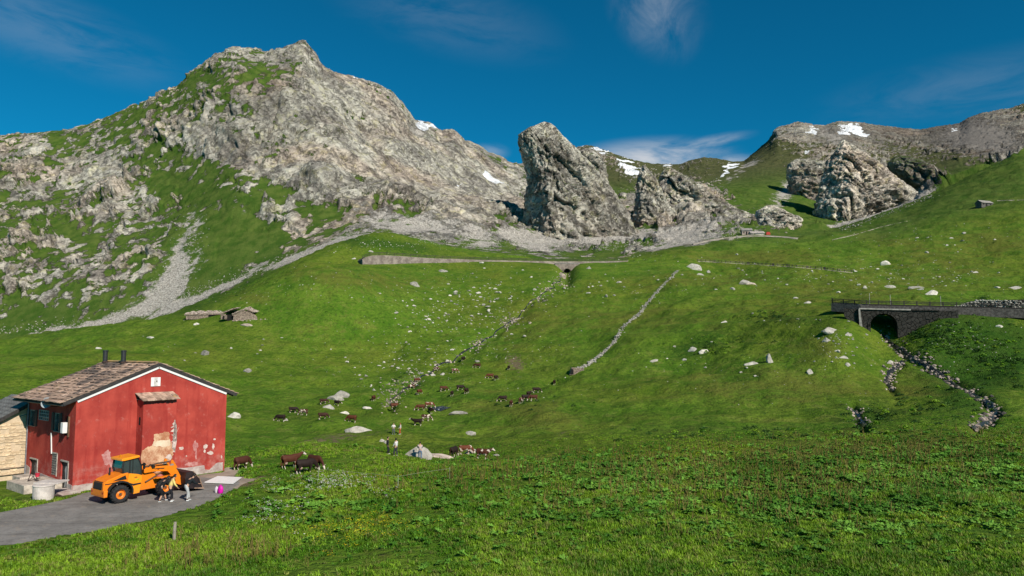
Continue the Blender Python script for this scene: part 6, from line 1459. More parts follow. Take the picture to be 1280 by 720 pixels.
# ---- small houses
def hut(px, py, w, h, d, yaw, label, roofc, wallc, name='stone_cabin', dark_front=True, rise=.32, cat='cabin'):
    p = hit(px, py); e = empty(name, Matrix.Translation(p) @ Matrix.Rotation(yaw, 4, 'Z'), label, cat)
    wm = mat('hutwall_%d' % int(wallc[0] * 100), wallc, .95, .3, 1.0); rm_ = mat('hutroof_%d' % int(roofc[0] * 100), roofc, .9, .3, .8)
    MB().box(-w / 2, w / 2, 0, d, -1.2, h).obj('wall', wm, e)
    for s in (0, 1):
        MB().prism([(0, h), (d / 2, h + d * rise), (d, h)], -w / 2 + s * (w - .3) , -w / 2 + .3 + s * (w - .3), basis(Vector((0, 0, 0)), Vector((0, 1, 0)), Vector((1, 0, 0)))).obj('gable', wm, e)
    for s in (-1, 1):
        MB().add([(-w / 2 - .3, d / 2, h + d * rise + .02), (w / 2 + .3, d / 2, h + d * rise + .02), (w / 2 + .3, d / 2 + s * (d / 2 + .5), h - .12), (-w / 2 - .3, d / 2 + s * (d / 2 + .5), h - .12),
                  (-w / 2 - .3, d / 2, h + d * rise + .25), (w / 2 + .3, d / 2, h + d * rise + .25), (w / 2 + .3, d / 2 + s * (d / 2 + .5), h + .1), (-w / 2 - .3, d / 2 + s * (d / 2 + .5), h + .1)],
                 [(0, 3, 2, 1), (4, 5, 6, 7), (0, 1, 5, 4), (1, 2, 6, 5), (2, 3, 7, 6), (3, 0, 4, 7)]).obj('roof', rm_, e)
    if dark_front:
        MB().box(-w * .12, w * .02, -.06, .02, -.2, h * .75).obj('door', M_void, e)
        for x in (-.36, .26): MB().box(w * x, w * (x + .1), -.05, .02, h * .35, h * .75).obj('window', M_void, e)
    return e
hut(1234, 257.5, 9.4, 2.0, 4.2, R(18), 'small grey roofed cabin alone on the upper right slope', (.34, .31, .28), (.12, .11, .10), cat='cabin', rise=.40)
hut(934, 293.6, 6.5, 3.0, 5, R(-8), 'small grey farm building between the pale slabs above the far road', (.30, .27, .25), (.42, .33, .28), name='farm_building', cat='farm building')
hut(947, 293.8, 9, 1.3, 4, R(2), 'long low pale farm building right of the grey one above the far road', (.46, .40, .36), (.55, .48, .42), name='farm_building', cat='farm building', dark_front=False)
p = hit(960.5, 293.4); o = MB().box(-1.3, 1.3, 0, 2, 0, 1.2).prism([(-1.3, 1.2), (-.8, 1.9), (.8, 1.9), (1.3, 1.2)], .2, 1.8).obj('parked_van', mat('red_van', (.5, .04, .02), .4)); o.location = p; tag(o, 'tiny red vehicle parked at the right end of the farm buildings', 'vehicle')
# ---- fence beside the middle track
_, P_ = drape('track_bed', [(872, 326.5), (900, 328), (940, 330.5), (980, 333), (1020, 336), (1066, 341)], 1.1, M_path, .12)
fn = empty('trackside_fence', P_[0], 'low dark post and rail fence running beside the middle path', 'fence'); fq = [p - P_[0] for p in P_]
mb = MB()
for p in resample(fq, 2.6): mb.box(p.x - .11, p.x + .11, p.y - .1, p.y + .1, p.z - .3, p.z + 1.1)
mb.obj('posts', M_dark, fn)['kind'] = 'stuff'
ribbon(MB(), fq, -.05, .05, .75, .95).obj('rail', mat('fence_rail', (.16, .13, .10)), fn)

# ------------------------------------------------------------ boulders one can point at
BL_ = [ # px, py(bottom), width px, height px, kind, label
 (425, 497, 27, 14, 'grey', 'large flat grey boulder, upper one of the two in the left pasture'), (418, 501, 20, 9, 'white', 'flat pale green grey boulder, lower one of the two in the left pasture'),
 (409, 511, 18, 6, 'grey', 'thin flat grey rock below the two large flat boulders'), (430, 518, 12, 5, 'white', 'small pale rock right of the broadside brown cow'), (458, 512, 12, 5, 'white', 'pale flat rock between the flat boulders and the stream'),
 (448, 542, 36, 10, 'white', 'long low white boulder in front of the two standing walkers'), (521, 573, 36, 23, 'white', 'big pale rounded boulder beside the walkers near the stream bank'),
 (549, 573, 34, 9, 'pink', 'flat brown rock against the right side of the big pale boulder'), (545, 573, 16, 6, 'pink', 'pinkish stone in front of the flat brown rock'), (592, 567, 22, 7, 'grey', 'flat grey rock behind the red and white cow'),
 (586, 568, 14, 9, 'pink', 'orange tinted rock beside the tan cow by the stream bank'), (620, 571, 9, 5, 'grey', 'small grey rock at the right end of the bank by the red and white cow'), (588, 545, 18, 6, 'grey', 'flat grey rock lying alone on the grassy knoll'),
 (571, 519, 24, 7, 'grey', 'flat grey slab beside the dark pool'), (477, 553, 9, 6, 'grey', 'rounded grey stone left of the two lower walkers'), (482, 555, 6, 5, 'white', 'small white stone left of the two lower walkers'),
 (290, 523, 19, 9, 'white', 'flat white boulder touching the right edge of the red house'), (357, 527, 7, 5, 'white', 'white stone beside the leftmost small cow'), (299, 445, 0, 0, 'grey', ''),
 (255, 445, 14, 8, 'grey', 'grey boulder on the hill above the red roof'), (309, 466, 11, 8, 'grey', 'grey boulder on the hill right above the red roof'), (246, 407, 10, 5, 'white', 'small white stone left below the stone shelter'),
 (188, 424, 12, 4, 'white', 'flat stone below the left end of the stone shelter roof'), (306, 408, 22, 4, 'pink', 'flat pink stone slab just below the stone shelter'), (121, 437, 10, 4, 'white', 'pale stone left of the chimneys on the hill'),
 (553, 341, 13, 8, 'grey', 'angular grey boulder just below the far retaining wall'), (517, 358, 14, 7, 'grey', 'grey boulder among small stones below the retaining wall'), (463, 316, 7, 4, 'grey', 'grey rock above the left end of the retaining wall'),
 (442, 325, 7, 4, 'white', 'white rock at the left end of the retaining wall'), (702, 347, 10, 9, 'pink', 'rust stained boulder below the small culvert'), (736, 337, 7, 5, 'grey', 'grey boulder right of the small culvert'),
 (866, 337, 22, 14, 'grey', 'large pointed grey rock at the top of the dry stone wall'), (876, 345, 10, 5, 'white', 'white rock right of the large pointed rock'), (886, 342, 5, 5, 'white', 'tiny white rock right of the large pointed rock'),
 (932, 356, 20, 10, 'grey', 'grey boulder in the grass right below the large pointed rock'), (940, 356, 12, 5, 'pink', 'low pinkish rock at the right end of that grey boulder'), (916, 363, 6, 5, 'white', 'small white stone left below the grey boulder'),
 (963, 454, 9, 15, 'white', 'upright white standing stone on the right slope'), (941, 457, 18, 7, 'white', 'long low white rock left of the standing stone'), (882, 442, 15, 8, 'white', 'white boulder, right one of a pair in mid slope'),
 (867, 440, 12, 7, 'grey', 'grey white boulder, left one of a pair in mid slope'), (820, 453, 14, 6, 'white', 'low white rock left of the pair of boulders'), (906, 404, 8, 4, 'white', 'small white stone above the pair of boulders'),
 (1108, 332, 12, 9, 'white', 'white boulder on the upper right meadow'), (1166, 369, 18, 8, 'white', 'white boulder above the bridge track'), (1112, 360, 16, 6, 'grey', 'flat grey rock above the bridge, left'), (1148, 361, 20, 5, 'white', 'flat white rock above the bridge, middle'),
 (1272, 362, 18, 5, 'white', 'long pale rock above the track at the right edge'), (1082, 361, 8, 6, 'white', 'white stone above the left end of the track'), (1042, 416, 26, 11, 'white', 'bright angular rock slab left of the bridge'),
 (1061, 421, 12, 8, 'grey', 'grey rock right of the bright slab beside the bridge'), (1034, 428, 11, 8, 'grey', 'round grey rock below the bright slab'), (1055, 449, 12, 6, 'white', 'white rock on the slope below the bridge'), (1060, 458, 8, 7, 'white', 'white triangular rock below the bridge slope'),
 (1013, 468, 8, 8, 'white', 'white round stone left of the stream fork'), (1115, 455, 15, 7, 'white', 'flat white rock between the two stream arms'), (1128, 447, 9, 6, 'pink', 'pink rock at the stream fork'), (1250, 410, 8, 5, 'white', 'white stone right of the bridge on the dark bank'),
 (1247, 249, 0, 0, 'grey', ''), (1220, 342, 7, 4, 'white', 'white stone high on the right meadow'), (1190, 299, 6, 3, 'white', 'small white stone under the cabin'), (1206, 293, 7, 3, 'grey', 'small grey stone under the cabin, right of the white one'),
 (870, 292, 0, 0, 'grey', ''), (1128, 456, 7, 5, 'grey', 'small grey rock on the grass between the stream arms'), (950, 405, 0, 0, 'grey', ''), (1010, 380, 10, 4, 'white', 'white flat stone left of the bridge track'), (996, 374, 8, 4, 'grey', 'grey flat stone left of the bridge track'),
]
for i, (px, py, w, h, kd, lab) in enumerate(BL_):
    if not w: continue
    p = hit(px, py - 1); k = p.y / F; me = rocks[kd][i % 7]; wx = w * k; hz = h * k * 1.25
    o = link_mesh('boulder', me, None, p + Vector((0, wx * .2, -hz * .02)), (0, R(random.uniform(-6, 6)), R(random.choice([0, 180]) + random.uniform(-14, 14))), (wx * 1.12, max(wx * .6, hz * .8), hz * 1.5)); tag(o, lab, 'boulder', 'boulders on the pasture')
# counted scatter of middling stones
zones = [(600, 375, 62, 30, 70), (540, 400, 60, 26, 30), (520, 455, 50, 18, 30), (470, 470, 60, 20, 14), (760, 360, 60, 18, 14), (900, 340, 120, 14, 12), (1060, 345, 100, 16, 16), (1180, 350, 70, 16, 14), (1150, 310, 90, 14, 8),
         (1060, 430, 50, 24, 20), (900, 450, 90, 20, 8), (330, 440, 120, 26, 10), (1000, 400, 60, 14, 5)]
zl = ['under the far retaining wall', 'on the left flank of the central slope', 'above the stream bend', 'above the two flat boulders', 'near the top of the dry stone wall', 'beside the middle path', 'on the meadow above the bridge', 'on the right meadow above the rubble wall', 'on the meadow under the cabin', 'left of the bridge stream', 'near the standing stone', 'on the hill above the red roof', 'on the slope left of the bridge']
small_places = []
stones_ = []
for zi, (cx, cy, rx, ry, n) in enumerate(zones):
    for k in range(n):
        px, py = random.gauss(cx, rx * .6), random.gauss(cy, ry * .6)
        if px > 1290: continue
        p = hit(px, py); kk = p.y / F; w = random.choice([2.6, 3, 3.5, 4, 5.5]) * kk; 
        tone = random.choice(['white', 'grey', 'white'])
        o = link_mesh('stone', rocks[tone][random.randrange(7)], None, p + Vector((0, 0, w * .05)), (0, 0, random.uniform(0, 6.28)), (w * 1.3, w, w * random.uniform(.7, 1.1))); tag(o, None, 'stone', 'stones ' + zl[zi])
        szw = 'tiny' if w / kk < 3.2 else ('small' if w / kk < 4.5 else 'middling'); hz_ = 'upper' if py < cy else 'lower'
        stones_ += [(o, (szw, {'white': 'pale', 'grey': 'grey'}[tone], zi, hz_), px)]
ordw = ['leftmost', 'second from left', 'third from left', 'fourth from left', 'fifth from left', 'sixth from left', 'seventh from left', 'eighth from left', 'ninth from left', 'tenth from left', 'eleventh from left', 'twelfth from left']
for key in sorted({k for _, k, _ in stones_}):
    grp_ = sorted([(x, o) for o, k, x in stones_ if k == key], key=lambda q: q[0]); szw, tn, zi, hz_ = key
    for j, (x, o) in enumerate(grp_):
        o['label'] = '%s %s stone %s%s' % (szw, tn, zl[zi], ', %s side' % hz_ if len(grp_) == 1 else ', %s %s' % (hz_, ordw[j] if j < 12 else ('rightmost' if len(grp_) - j == 1 else ordw[len(grp_) - 1 - j].replace('left', 'right'))))
tiny = [(600, 375, 80, 40, 420), (540, 400, 80, 36, 200), (520, 455, 70, 26, 170), (640, 440, 60, 20, 120), (470, 470, 80, 24, 70), (760, 360, 80, 24, 120), (950, 345, 160, 24, 160), (1080, 345, 120, 20, 160), (1180, 345, 90, 20, 150), (1150, 300, 120, 24, 110), (1060, 430, 60, 30, 170), (900, 450, 130, 26, 80), (330, 440, 160, 34, 60), (400, 350, 110, 18, 90), (480, 305, 70, 8, 160), (300, 370, 80, 14, 60), (1200, 430, 50, 30, 140), (700, 480, 120, 20, 40), (1000, 500, 150, 20, 40), (650, 300, 60, 10, 200), (800, 320, 60, 6, 60)]
for cx, cy, rx, ry, n in tiny:
    for k in range(n):
        px, py = random.gauss(cx, rx * .6), random.gauss(cy, ry * .6)
        if px > 1290 or py > 530: continue
        p = hit(px, py); sz_ = random.choice([.7, .9, 1.1, 1.5, 2.0, 2.8]) * p.y / F; small_places.append((p.x, p.y, p.z - sz_ * .14, sz_))
scatter_mesh('scattered_stones', small_places, M_bwhite, 'countless small pale stones strewn over the pasture', 'stones', 'stuff', 31)
# scree blocks on the mountain foot
scr = []
for (ax, ay, bx, by, sp, n) in ((150, 402, 300, 352, 7, 420), (300, 350, 440, 300, 5, 320), (200, 380, 245, 290, 14, 420), (440, 298, 620, 312, 7, 500), (600, 300, 760, 314, 8, 700), (760, 314, 930, 296, 7, 500), (1050, 290, 1165, 246, 5, 450), (0, 418, 150, 404, 6, 200)):
    for k in range(n):
        t = random.random(); px, py = ax + (bx - ax) * t + random.gauss(0, sp * .8), ay + (by - ay) * t - abs(random.gauss(0, sp))
        p = hit(px, py)
        if p.y > 380: scr.append((p.x, p.y, p.z, random.choice([1.2, 1.6, 2.2, 3.2]) * p.y / F * .8))
scatter_mesh('scree_blocks', scr, M_bould, 'broken scree blocks along the foot of the mountains', 'scree', 'stuff', 33)

# ------------------------------------------------------------ streams
m, T = newmat('stream_water'); geo = T.new('ShaderNodeNewGeometry'); n = T.noise(geo.outputs['Position'], 1.1, 5, .7)
c = T.mix(T.step(n, .60, .68), (.022, .024, .022), (.42, .43, .42)); finish(T, c, .22, n, .6, .15, .5); M_water = m
def stream(line, w, name='stream', rocksn=200, spread=1.0, sz=(.4, 1.2), lab=''):
    o, P_ = drape(name, line, w, M_water, .28); pl_ = []
    for k in range(rocksn):
        i = random.randrange(len(P_) - 1); p = P_[i].lerp(P_[i + 1], random.random()); x, y = p.x + random.gauss(0, w * .75 * spread), p.y + random.gauss(0, w * .6 * spread); pl_.append((x, y, zat(x, y) + .05, random.uniform(*sz)))
    h = len(pl_) // 3
    scatter_mesh('stream_rocks', pl_[:h], M_bdark, 'dark wet rocks along ' + lab, 'rocks', 'stuff', 41); scatter_mesh('stream_rocks', pl_[h:], M_bpink, 'dry brownish rocks along ' + lab, 'rocks', 'stuff', 43)
stream(STREAM_R, .9, rocksn=330, spread=.85, sz=(.3, 1.15), lab='the stream below the arched bridge')
stream(STREAM_R2, .9, rocksn=110, sz=(.3, 1.0), lab='the left arm of the bridge stream')
stream(STREAM_R3, .8, rocksn=70, sz=(.25, .8), lab='the short gully below the bridge slope')
stream(STREAM_C, .38, rocksn=60, spread=.9, sz=(.4, 1.3), lab='the stream down the central slope')
cl_ = []
for (cx, cy, rx, ry, n) in ((704, 350, 6, 6, 60), (684, 364, 7, 5, 45), (676, 374, 5, 4, 30), (642, 400, 9, 4, 80), (632, 408, 5, 3, 30), (598, 430, 6, 4, 50), (520, 474, 5, 5, 60), (498, 478, 10, 3, 40), (492, 490, 9, 4, 60), (490, 503, 7, 5, 90)):
    for k in range(n): p = hit(random.gauss(cx, rx), random.gauss(cy, ry)); cl_.append((p.x, p.y, p.z, random.uniform(1.5, 4) * p.y / F))
scatter_mesh('stream_rocks', cl_[::2], M_bdark, 'clusters of dark rocks in the bed of the central stream', 'rocks', 'stuff', 45); scatter_mesh('stream_rocks', cl_[1::2], M_bpink, 'clusters of brownish rocks in the bed of the central stream', 'rocks', 'stuff', 46)
drape('pool', [(541, 512), (550, 510), (558, 512)], 3.2, M_water, .15)

# ------------------------------------------------------------ meadow plants
def proj(P_):
    c, s = cP, sP; f = P_[:, 1] * c + P_[:, 2] * s; u = -P_[:, 1] * s + P_[:, 2] * c
    return 640 + F * P_[:, 0] / f, 360 - F * u / f
def inside(P_, poly_):
    x, y = P_[:, 0], P_[:, 1]; r = np.zeros(len(x), bool); n = len(poly_)
    for i in range(n):
        x0, y0 = poly_[i][:2]; x1, y1 = poly_[(i + 1) % n][:2]
        c = ((y0 > y) != (y1 > y)); xi = (x1 - x0) * (y - y0) / (y1 - y0 + 1e-12) + x0; r ^= c & (x < xi)
    return r
roadp = [tuple(on_plane(a, b, zr)) for a, b in edge_low] + [tuple(on_plane(a, b, zr)) for a, b in edge_up[::-1]]
houses = [[tuple((HM @ Vector(q))[:2]) for q in ((-.1, -.4, 0), (HL + .1, -.4, 0), (HL + .1, HW + .2, 0), (-.1, HW + .2, 0))], [tuple((HM @ Vector(q))[:2]) for q in ((-3.6, -.8, 0), (0, -.8, 0), (0, HW, 0), (-3.6, HW, 0))]]
ap_ = [tuple(p)[:2] for p in ap]
def field(n, d0, d1, bias=1.0, seed=0):
    g = np.random.default_rng(seed); d = d0 + (d1 - d0) * g.random(n) ** bias; px = g.uniform(-30, 1310, n); x = (px - 640) / F * d
    P_ = np.stack([x, d, np.zeros(n)], -1)
    P_[:, 2] = [zat(a, b) for a, b in P_[:, :2]]
    k = ~(inside(P_, roadp) | inside(P_, houses[0]) | inside(P_, houses[1]) | inside(P_, ap_)); return P_[k], g
def instancer(name, P_, rot, sc, protos, label, cat='grass'):
    """points carrying plants: one stuff object per prototype"""
    g = np.random.default_rng(3); which = g.integers(len(protos), size=len(P_))
    for k, pr in enumerate(protos):
        m_ = which == k; me = bpy.data.meshes.new(name); me.vertices.add(int(m_.sum())); me.vertices.foreach_set('co', P_[m_].astype(np.float32).ravel())
        a = me.attributes.new('rot', 'FLOAT_VECTOR', 'POINT'); a.data.foreach_set('vector', rot[m_].astype(np.float32).ravel())
        a = me.attributes.new('siz', 'FLOAT_VECTOR', 'POINT'); a.data.foreach_set('vector', sc[m_].astype(np.float32).ravel())
        o = bpy.data.objects.new(name, me); COL.objects.link(o)
        ng = bpy.data.node_groups.new(name, 'GeometryNodeTree'); ng.interface.new_socket('Geometry', in_out='INPUT', socket_type='NodeSocketGeometry'); ng.interface.new_socket('Geometry', in_out='OUTPUT', socket_type='NodeSocketGeometry')
        gi = ng.nodes.new('NodeGroupInput'); go = ng.nodes.new('NodeGroupOutput'); ip = ng.nodes.new('GeometryNodeInstanceOnPoints'); oi = ng.nodes.new('GeometryNodeObjectInfo')
        oi.inputs['Object'].default_value = pr; 
        na = ng.nodes.new('GeometryNodeInputNamedAttribute'); na.data_type = 'FLOAT_VECTOR'; na.inputs[0].default_value = 'rot'
        nb_ = ng.nodes.new('GeometryNodeInputNamedAttribute'); nb_.data_type = 'FLOAT_VECTOR'; nb_.inputs[0].default_value = 'siz'
        er = ng.nodes.new('FunctionNodeEulerToRotation'); L2 = ng.links
        L2.new(gi.outputs[0], ip.inputs['Points']); L2.new(oi.outputs['Geometry'], ip.inputs['Instance']); L2.new(na.outputs[0], er.inputs[0]); L2.new(er.outputs[0], ip.inputs['Rotation']); L2.new(nb_.outputs[0], ip.inputs['Scale']); L2.new(ip.outputs[0], go.inputs[0])
        o.modifiers.new('plants', 'NODES').node_group = ng; tag(o, label, cat, None, 'stuff')
def leafmat(name, a, b, rough=.55, trans=.25, spec=.25):
    m, T = newmat(name); geo = T.new('ShaderNodeNewGeometry'); p = geo.outputs['Position']; oi = T.new('ShaderNodeObjectInfo')
    n = T.noise(p, .12, 5, .62); n2 = T.noise(p, 1.1, 3, .6)
    c = T.mix(T.step(T.math('ADD', T.math('MULTIPLY', n, .6), T.math('MULTIPLY', n2, .4)), .42, .58), a, b)
    c = T.new('ShaderNodeHueSaturation', i_Value=T.math('ADD', T.math('MULTIPLY', oi.outputs['Random'], .6), .7), i_Color=c).outputs[0]
    b_ = T.new('ShaderNodeBsdfPrincipled', i_Roughness=rough); T.link(c, b_.inputs['Base Color']); b_.inputs['Specular IOR Level'].default_value = spec
    t = T.new('ShaderNodeBsdfTranslucent'); T.link(c, t.inputs[0]); mx = T.new('ShaderNodeMixShader', i_0=trans); T.link(b_.outputs[0], mx.inputs[1]); T.link(t.outputs[0], mx.inputs[2])
    o = T.new('ShaderNodeOutputMaterial'); T.link(mx.outputs[0], o.inputs[0]); return m
def protoobj(name, V, Fc, m):
    me = bpy.data.meshes.new(name); me.from_pydata(V, [], Fc); me.materials.append(m); return bpy.data.objects.new(name, me)
def tuft(seed, m, n=16, h=.34, r=.20, w=.022):
    g = random.Random(seed); V = []; Fc = []
    for i in range(n):
        a = g.uniform(0, 6.28); q = g.uniform(0, r); x, y = q * math.cos(a), q * math.sin(a); b = g.uniform(0, 6.28); l = g.uniform(.12, .45) * h; H = h * g.uniform(.5, 1.1); dx, dy = math.cos(b) * l, math.sin(b) * l; sx, sy = -math.sin(b) * w, math.cos(b) * w
        k = len(V); V += [(x - sx, y - sy, -.03), (x + sx, y + sy, -.03), (x + dx * .35 + sx * .8, y + dy * .35 + sy * .8, H * .6), (x + dx * .35 - sx * .8, y + dy * .35 - sy * .8, H * .6), (x + dx, y + dy, H)]
        Fc += [(k, k + 1, k + 2, k + 3), (k + 3, k + 2, k + 4)]
    return protoobj('grass_tuft', V, Fc, m)
def dock(seed, m, n=9, L_=.34, w=.085, lift=.5):
    g = random.Random(seed); V = []; Fc = []
    for i in range(n):
        b = i / n * 6.28 + g.uniform(-.3, .3); e = g.uniform(.25, .95) * lift * 2; l = L_ * g.uniform(.7, 1.2); ww = w * g.uniform(.8, 1.2); c, s = math.cos(b), math.sin(b); ce, se = math.cos(e), math.sin(e)
        def pt(u, v, dz=0): return (c * u * ce - s * v, s * u * ce + c * v, .04 + u * se + dz)
        k = len(V); V += [pt(.02, 0), pt(l * .35, ww, -.01), pt(l * .4, 0, .025), pt(l * .35, -ww, -.01), pt(l * .75, ww * .7, -.05), pt(l * .78, 0, -.03), pt(l * .75, -ww * .7, -.05), pt(l, 0, -.12 * l / .34)]
        Fc += [(k, k + 1, k + 2), (k, k + 2, k + 3), (k + 1, k + 4, k + 5, k + 2), (k + 2, k + 5, k + 6, k + 3), (k + 4, k + 7, k + 5), (k + 5, k + 7, k + 6)]
    return protoobj('dock_plant', V, Fc, m)
def stalk(seed, m, H=.75):
    g = random.Random(seed); V = []; Fc = []
    for s in range(3):
        x, y = g.uniform(-.12, .12), g.uniform(-.12, .12); tx, ty = g.uniform(-.1, .1), g.uniform(-.1, .1); h = H * g.uniform(.6, 1.1)
        for i in range(9):
            t = i / 8; z = h * (.25 + .75 * t); a = g.uniform(0, 6.28); r = .035 * (1 - .7 * t) + .008; px_, py_ = x + tx * t, y + ty * t; k = len(V)
            V += [(px_ - r * math.cos(a), py_ - r * math.sin(a), z), (px_ + r * math.cos(a), py_ + r * math.sin(a), z), (px_, py_, z + .12)]; Fc.append((k, k + 1, k + 2))
        k = len(V); V += [(x - .008, y, 0), (x + .008, y, 0), (x + tx, y + ty, h)]; Fc.append((k, k + 1, k + 2))
    return protoobj('seed_stalk', V, Fc, m)
def flower(seed, m, H=.4, r=.05, n=4):
    g = random.Random(seed); V = []; Fc = []
    for s in range(n):
        x, y, h = g.uniform(-.22, .22), g.uniform(-.22, .22), H * g.uniform(.7, 1.15); k = len(V)
        V += [(x + r * math.cos(t), y + r * math.sin(t), h + g.uniform(-.01, .01)) for t in np.linspace(0, 6.28, 7)[:-1]]; Fc.append(tuple(range(k, k + 6)))
    return protoobj('flower', V, Fc, m)
def dens(P_, lst):
    px, py = proj(P_); a = np.zeros(len(P_))
    for (cx, cy, rx, ry, v) in lst: a += v * np.exp(-(((px - cx) / rx) ** 2 + ((py - cy) / ry) ** 2))
    return a
mg1 = leafmat('meadow_grass', (.075, .195, .009), (.22, .36, .020)); mg2 = leafmat('dry_grass', (.14, .18, .03), (.25, .27, .06))
md = leafmat('dock_leaf', (.060, .17, .014), (.16, .33, .04), .55, .25, .2); mr = leafmat('rust_seed', (.14, .125, .028), (.20, .17, .045), .9, .1)
P_, g = field(120000, 31, 102, 1.35, 5)
pz3 = fbm(P_[:, 0], P_[:, 1], 0 * P_[:, 0], 13, 2, 521)
pz = fbm(P_[:, 0], P_[:, 1], 0 * P_[:, 0], 5.5, 3, 501); pz2 = fbm(P_[:, 0], P_[:, 1], 0 * P_[:, 0], 1.3, 2, 511)
keep = g.random(len(P_)) < np.clip(.5 + pz * 1.0 + pz2 * .5 + pz3 * .9, .03, 1) * np.interp(P_[:, 1], [75, 102], [1, .25]); P_, pz, pz2, pz3 = P_[keep], pz[keep], pz2[keep], pz3[keep]; n = len(P_)
rot = np.stack([g.uniform(-.15, .15, n), g.uniform(-.15, .15, n), g.uniform(0, 6.28, n)], -1); h = (.34 + .75 * np.clip(pz * .9 + pz2 * .5 + pz3 * .8 + .25, 0, 1)) * g.uniform(.7, 1.2, n) * np.interp(P_[:, 1], [60, 102], [1, .4]); w = g.uniform(.8, 1.25, n)
flat_ = np.exp(-(((P_[:, 0] + 36) / 22.0) ** 4 + ((P_[:, 1] - 58) / 12.0) ** 4)); h *= 1 - .45 * flat_
isd = g.random(n) < .22
for mk_, protos, lab in ((~isd, [tuft(1, mg1), tuft(2, mg1), tuft(3, mg1, 20, .40)], 'uncut green meadow grass in the foreground'), (isd, [tuft(4, mg2, 14, .42), tuft(5, mg2, 12, .38)], 'yellowish seeding grass mixed into the foreground meadow')):
    instancer('meadow_grass', P_[mk_], rot[mk_], np.stack([w, w, h], -1)[mk_], protos, lab)
dk_l = [(960, 625, 230, 40, .9), (1180, 610, 160, 48, .8), (760, 600, 70, 30, .45), (420, 640, 90, 22, .5), (330, 625, 60, 18, .2), (1100, 575, 180, 14, .6), (650, 620, 100, 40, .22), (900, 700, 300, 30, .10), (560, 680, 120, 40, .05)]
P_, g = field(46000, 31, 88, 1.2, 9)
cl2 = fbm(P_[:, 0], P_[:, 1], 0 * P_[:, 0], 2.4, 2, 601); k = g.random(len(P_)) < np.clip(dens(P_, dk_l) * (.45 + 1.9 * cl2) * .8, 0, 1); D_ = P_[k]; n = len(D_); s = g.uniform(.5, 1.35, n) * np.interp(D_[:, 1], [33, 60], [.8, 1.15])
instancer('dock_plants', D_ + np.array([0, 0, .08]), np.stack([g.uniform(-.2, .2, n), g.uniform(-.2, .2, n), g.uniform(0, 6.28, n)], -1), np.stack([s, s, s], -1), [dock(1, md), dock(2, md, 11, .38), dock(3, md, 7, .30, .10, .7)], 'broad leaved dock plants covering the meadow', 'plants')
k = g.random(len(P_)) < np.clip((dens(P_, [(960, 610, 230, 34, .8), (1180, 565, 150, 18, 1.0), (900, 580, 160, 14, .6), (250, 700, 70, 14, .4), (600, 600, 60, 16, .5), (330, 690, 60, 20, .2), (480, 610, 40, 16, .3)])) * (.5 + cl2) * .42, 0, 1); S_ = P_[k]; n = len(S_); s = g.uniform(.7, 1.3, n)
instancer('seed_stalks', S_, np.stack([0 * s, 0 * s, g.uniform(0, 6.28, n)], -1), np.stack([s, s, s], -1), [stalk(1, mr), stalk(2, mr)], 'rust brown seed stalks standing in the meadow', 'plants')
mw = leafmat('white_umbel', (.60, .52, .50), (.78, .72, .70), .8, .2); my = leafmat('yellow_flower', (.55, .42, .01), (.70, .58, .02), .7, .2)
k = g.random(len(P_)) < np.clip(dens(P_, [(430, 608, 26, 8, .9), (400, 606, 22, 7, .7), (480, 622, 14, 6, .6), (338, 650, 22, 10, .5), (355, 640, 30, 14, .25), (380, 615, 60, 14, .2)]) * .55, 0, 1); W2 = P_[k]; n = len(W2)
instancer('white_flowers', W2 + np.array([0, 0, .1]), np.stack([np.zeros(n), np.zeros(n), g.uniform(0, 6.28, n)], -1), np.ones((n, 3)), [flower(1, mw)], 'white umbel flowers along the bank below the cows', 'flowers')
k = g.random(len(P_)) < np.clip((dens(P_, [(430, 665, 50, 14, .9), (480, 655, 30, 12, .9), (420, 685, 30, 10, .3), (800, 567, 110, 8, .5), (1140, 649, 14, 4, 1.2), (480, 600, 60, 10, .2), (640, 590, 60, 12, .12), (1180, 643, 30, 5, .5)])) * .35, 0, 1); Y2 = P_[k]; n = len(Y2)
instancer('yellow_flowers', Y2, np.stack([np.zeros(n), np.zeros(n), g.uniform(0, 6.28, n)], -1), np.ones((n, 3)), [flower(2, my, .35, .035, 5)], 'small yellow flowers scattered through the meadow', 'flowers')
# low dark shrubs on the shaded bank right of the bridge and on damp ground
mb_ = leafmat('alpine_shrub', (.030, .085, .012), (.075, .145, .022), .7, .2)
def clump(seed, m, n=60, r=.7, h=.55):
    g = random.Random(seed); V = []; Fc = []
    for i in range(n):
        a, q = g.uniform(0, 6.28), math.sqrt(g.random()) * r; x, y = q * math.cos(a), q * math.sin(a); z = h * (1 - (q / r) ** 2) * g.uniform(.3, 1.1); s = g.uniform(.10, .2); d = Vector((g.gauss(0, 1), g.gauss(0, 1), g.gauss(.6, 1))).normalized(); e = d.cross(Vector((.3, .2, 1))).normalized(); f = d.cross(e); c = Vector((x, y, z)); k = len(V)
        V += [tuple(c + e * s), tuple(c + f * s * .7), tuple(c - e * s), tuple(c - f * s * .7)]; Fc.append((k, k + 1, k + 2, k + 3))
    return protoobj('shrub_clump', V, Fc, m)
g = np.random.default_rng(77); pts = []
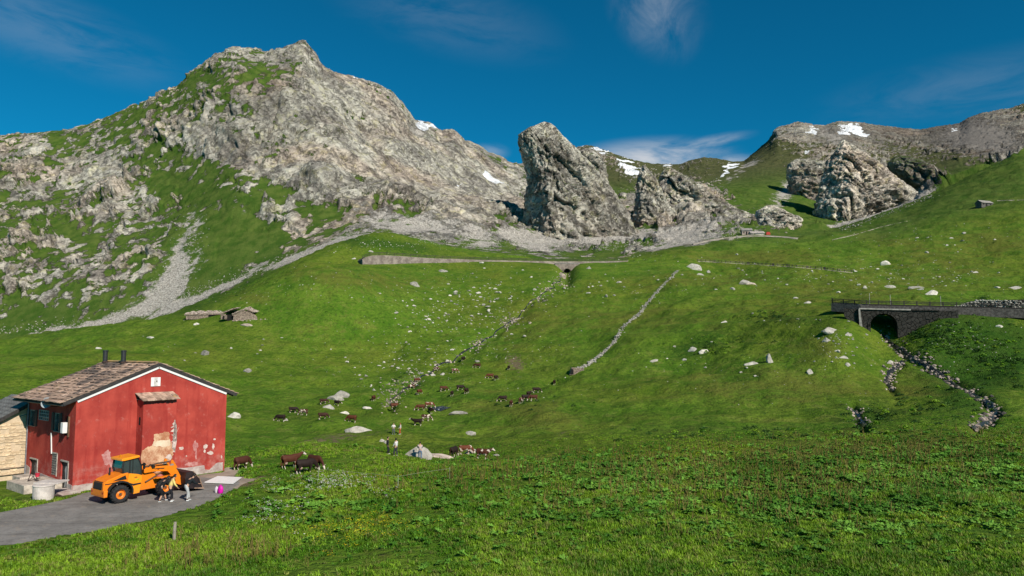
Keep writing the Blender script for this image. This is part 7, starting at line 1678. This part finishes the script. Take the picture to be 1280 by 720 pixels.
for (cx, cy, rx, ry, n) in ((1185, 425, 50, 20, 200), (1245, 450, 50, 30, 170), (1150, 415, 30, 8, 90), (1190, 500, 60, 20, 60), (1085, 520, 30, 10, 40), (900, 432, 50, 12, 60), (960, 395, 26, 4, 50), (690, 505, 50, 6, 14), (505, 482, 24, 12, 50), (880, 545, 160, 8, 40), (300, 352, 60, 14, 60), (1100, 540, 160, 8, 50), (1225, 375, 9, 3, 24)):
    for k in range(n):
        px, py = g.normal(cx, rx * .6), g.normal(cy, ry * .6)
        if px < 1300: p = hit(px, py); pts.append(tuple(p))
pts = np.array(pts); n = len(pts); s = g.uniform(.35, 1.0, n)
instancer('low_shrubs', pts, np.stack([np.zeros(n), np.zeros(n), g.uniform(0, 6.28, n)], -1), np.stack([s, s, s * g.uniform(.6, 1.2, n)], -1), [clump(1, mb_), clump(2, mb_), clump(3, mg1, 50, .6, .4)], 'low dark green shrubs on damp ground and banks', 'shrubs')

# tussocks that roughen the pasture farther off
g = np.random.default_rng(99); pts = []; dd = []
while len(pts) < 11000:
    px, py = g.uniform(0, 1290), g.uniform(296, 552); r = ray(px, py); h_ = bv.ray_cast(Vector((0, 0, 0)), r)
    if h_[0] and h_[0].y > 88 and (py > 330 or px > 850): pts.append(tuple(h_[0])); dd.append(h_[0].y)
pts = np.array(pts); dd = np.array(dd); cl3 = fbm(pts[:, 0], pts[:, 1], 0 * pts[:, 0], 16, 3, 701); k = g.random(len(pts)) < np.clip(.4 + 1.4 * cl3, .05, 1); pts, dd = pts[k], dd[k]; n = len(pts); s = g.uniform(1.0, 3.2, n) * dd / F * .7
m_t1 = leafmat('tussock_green', (.060, .13, .012), (.12, .19, .025), .8, .1); m_t2 = leafmat('tussock_dry', (.15, .16, .04), (.24, .22, .07), .8, .1); m_t3 = leafmat('tussock_dark', (.035, .085, .012), (.07, .13, .02), .8, .1)
instancer('tussocks', pts + np.array([0, 0, -.02]), np.stack([np.zeros(n), np.zeros(n), g.uniform(0, 6.28, n)], -1), np.stack([s * 1.3, s * 1.3, s * .55], -1), [clump(11, m_t1, 36, .6, .5), clump(12, m_t2, 36, .6, .4), clump(13, m_t3, 36, .6, .5), clump(14, m_t1, 30, .5, .5)], 'uneven grass tussocks over the middle slopes', 'grass')
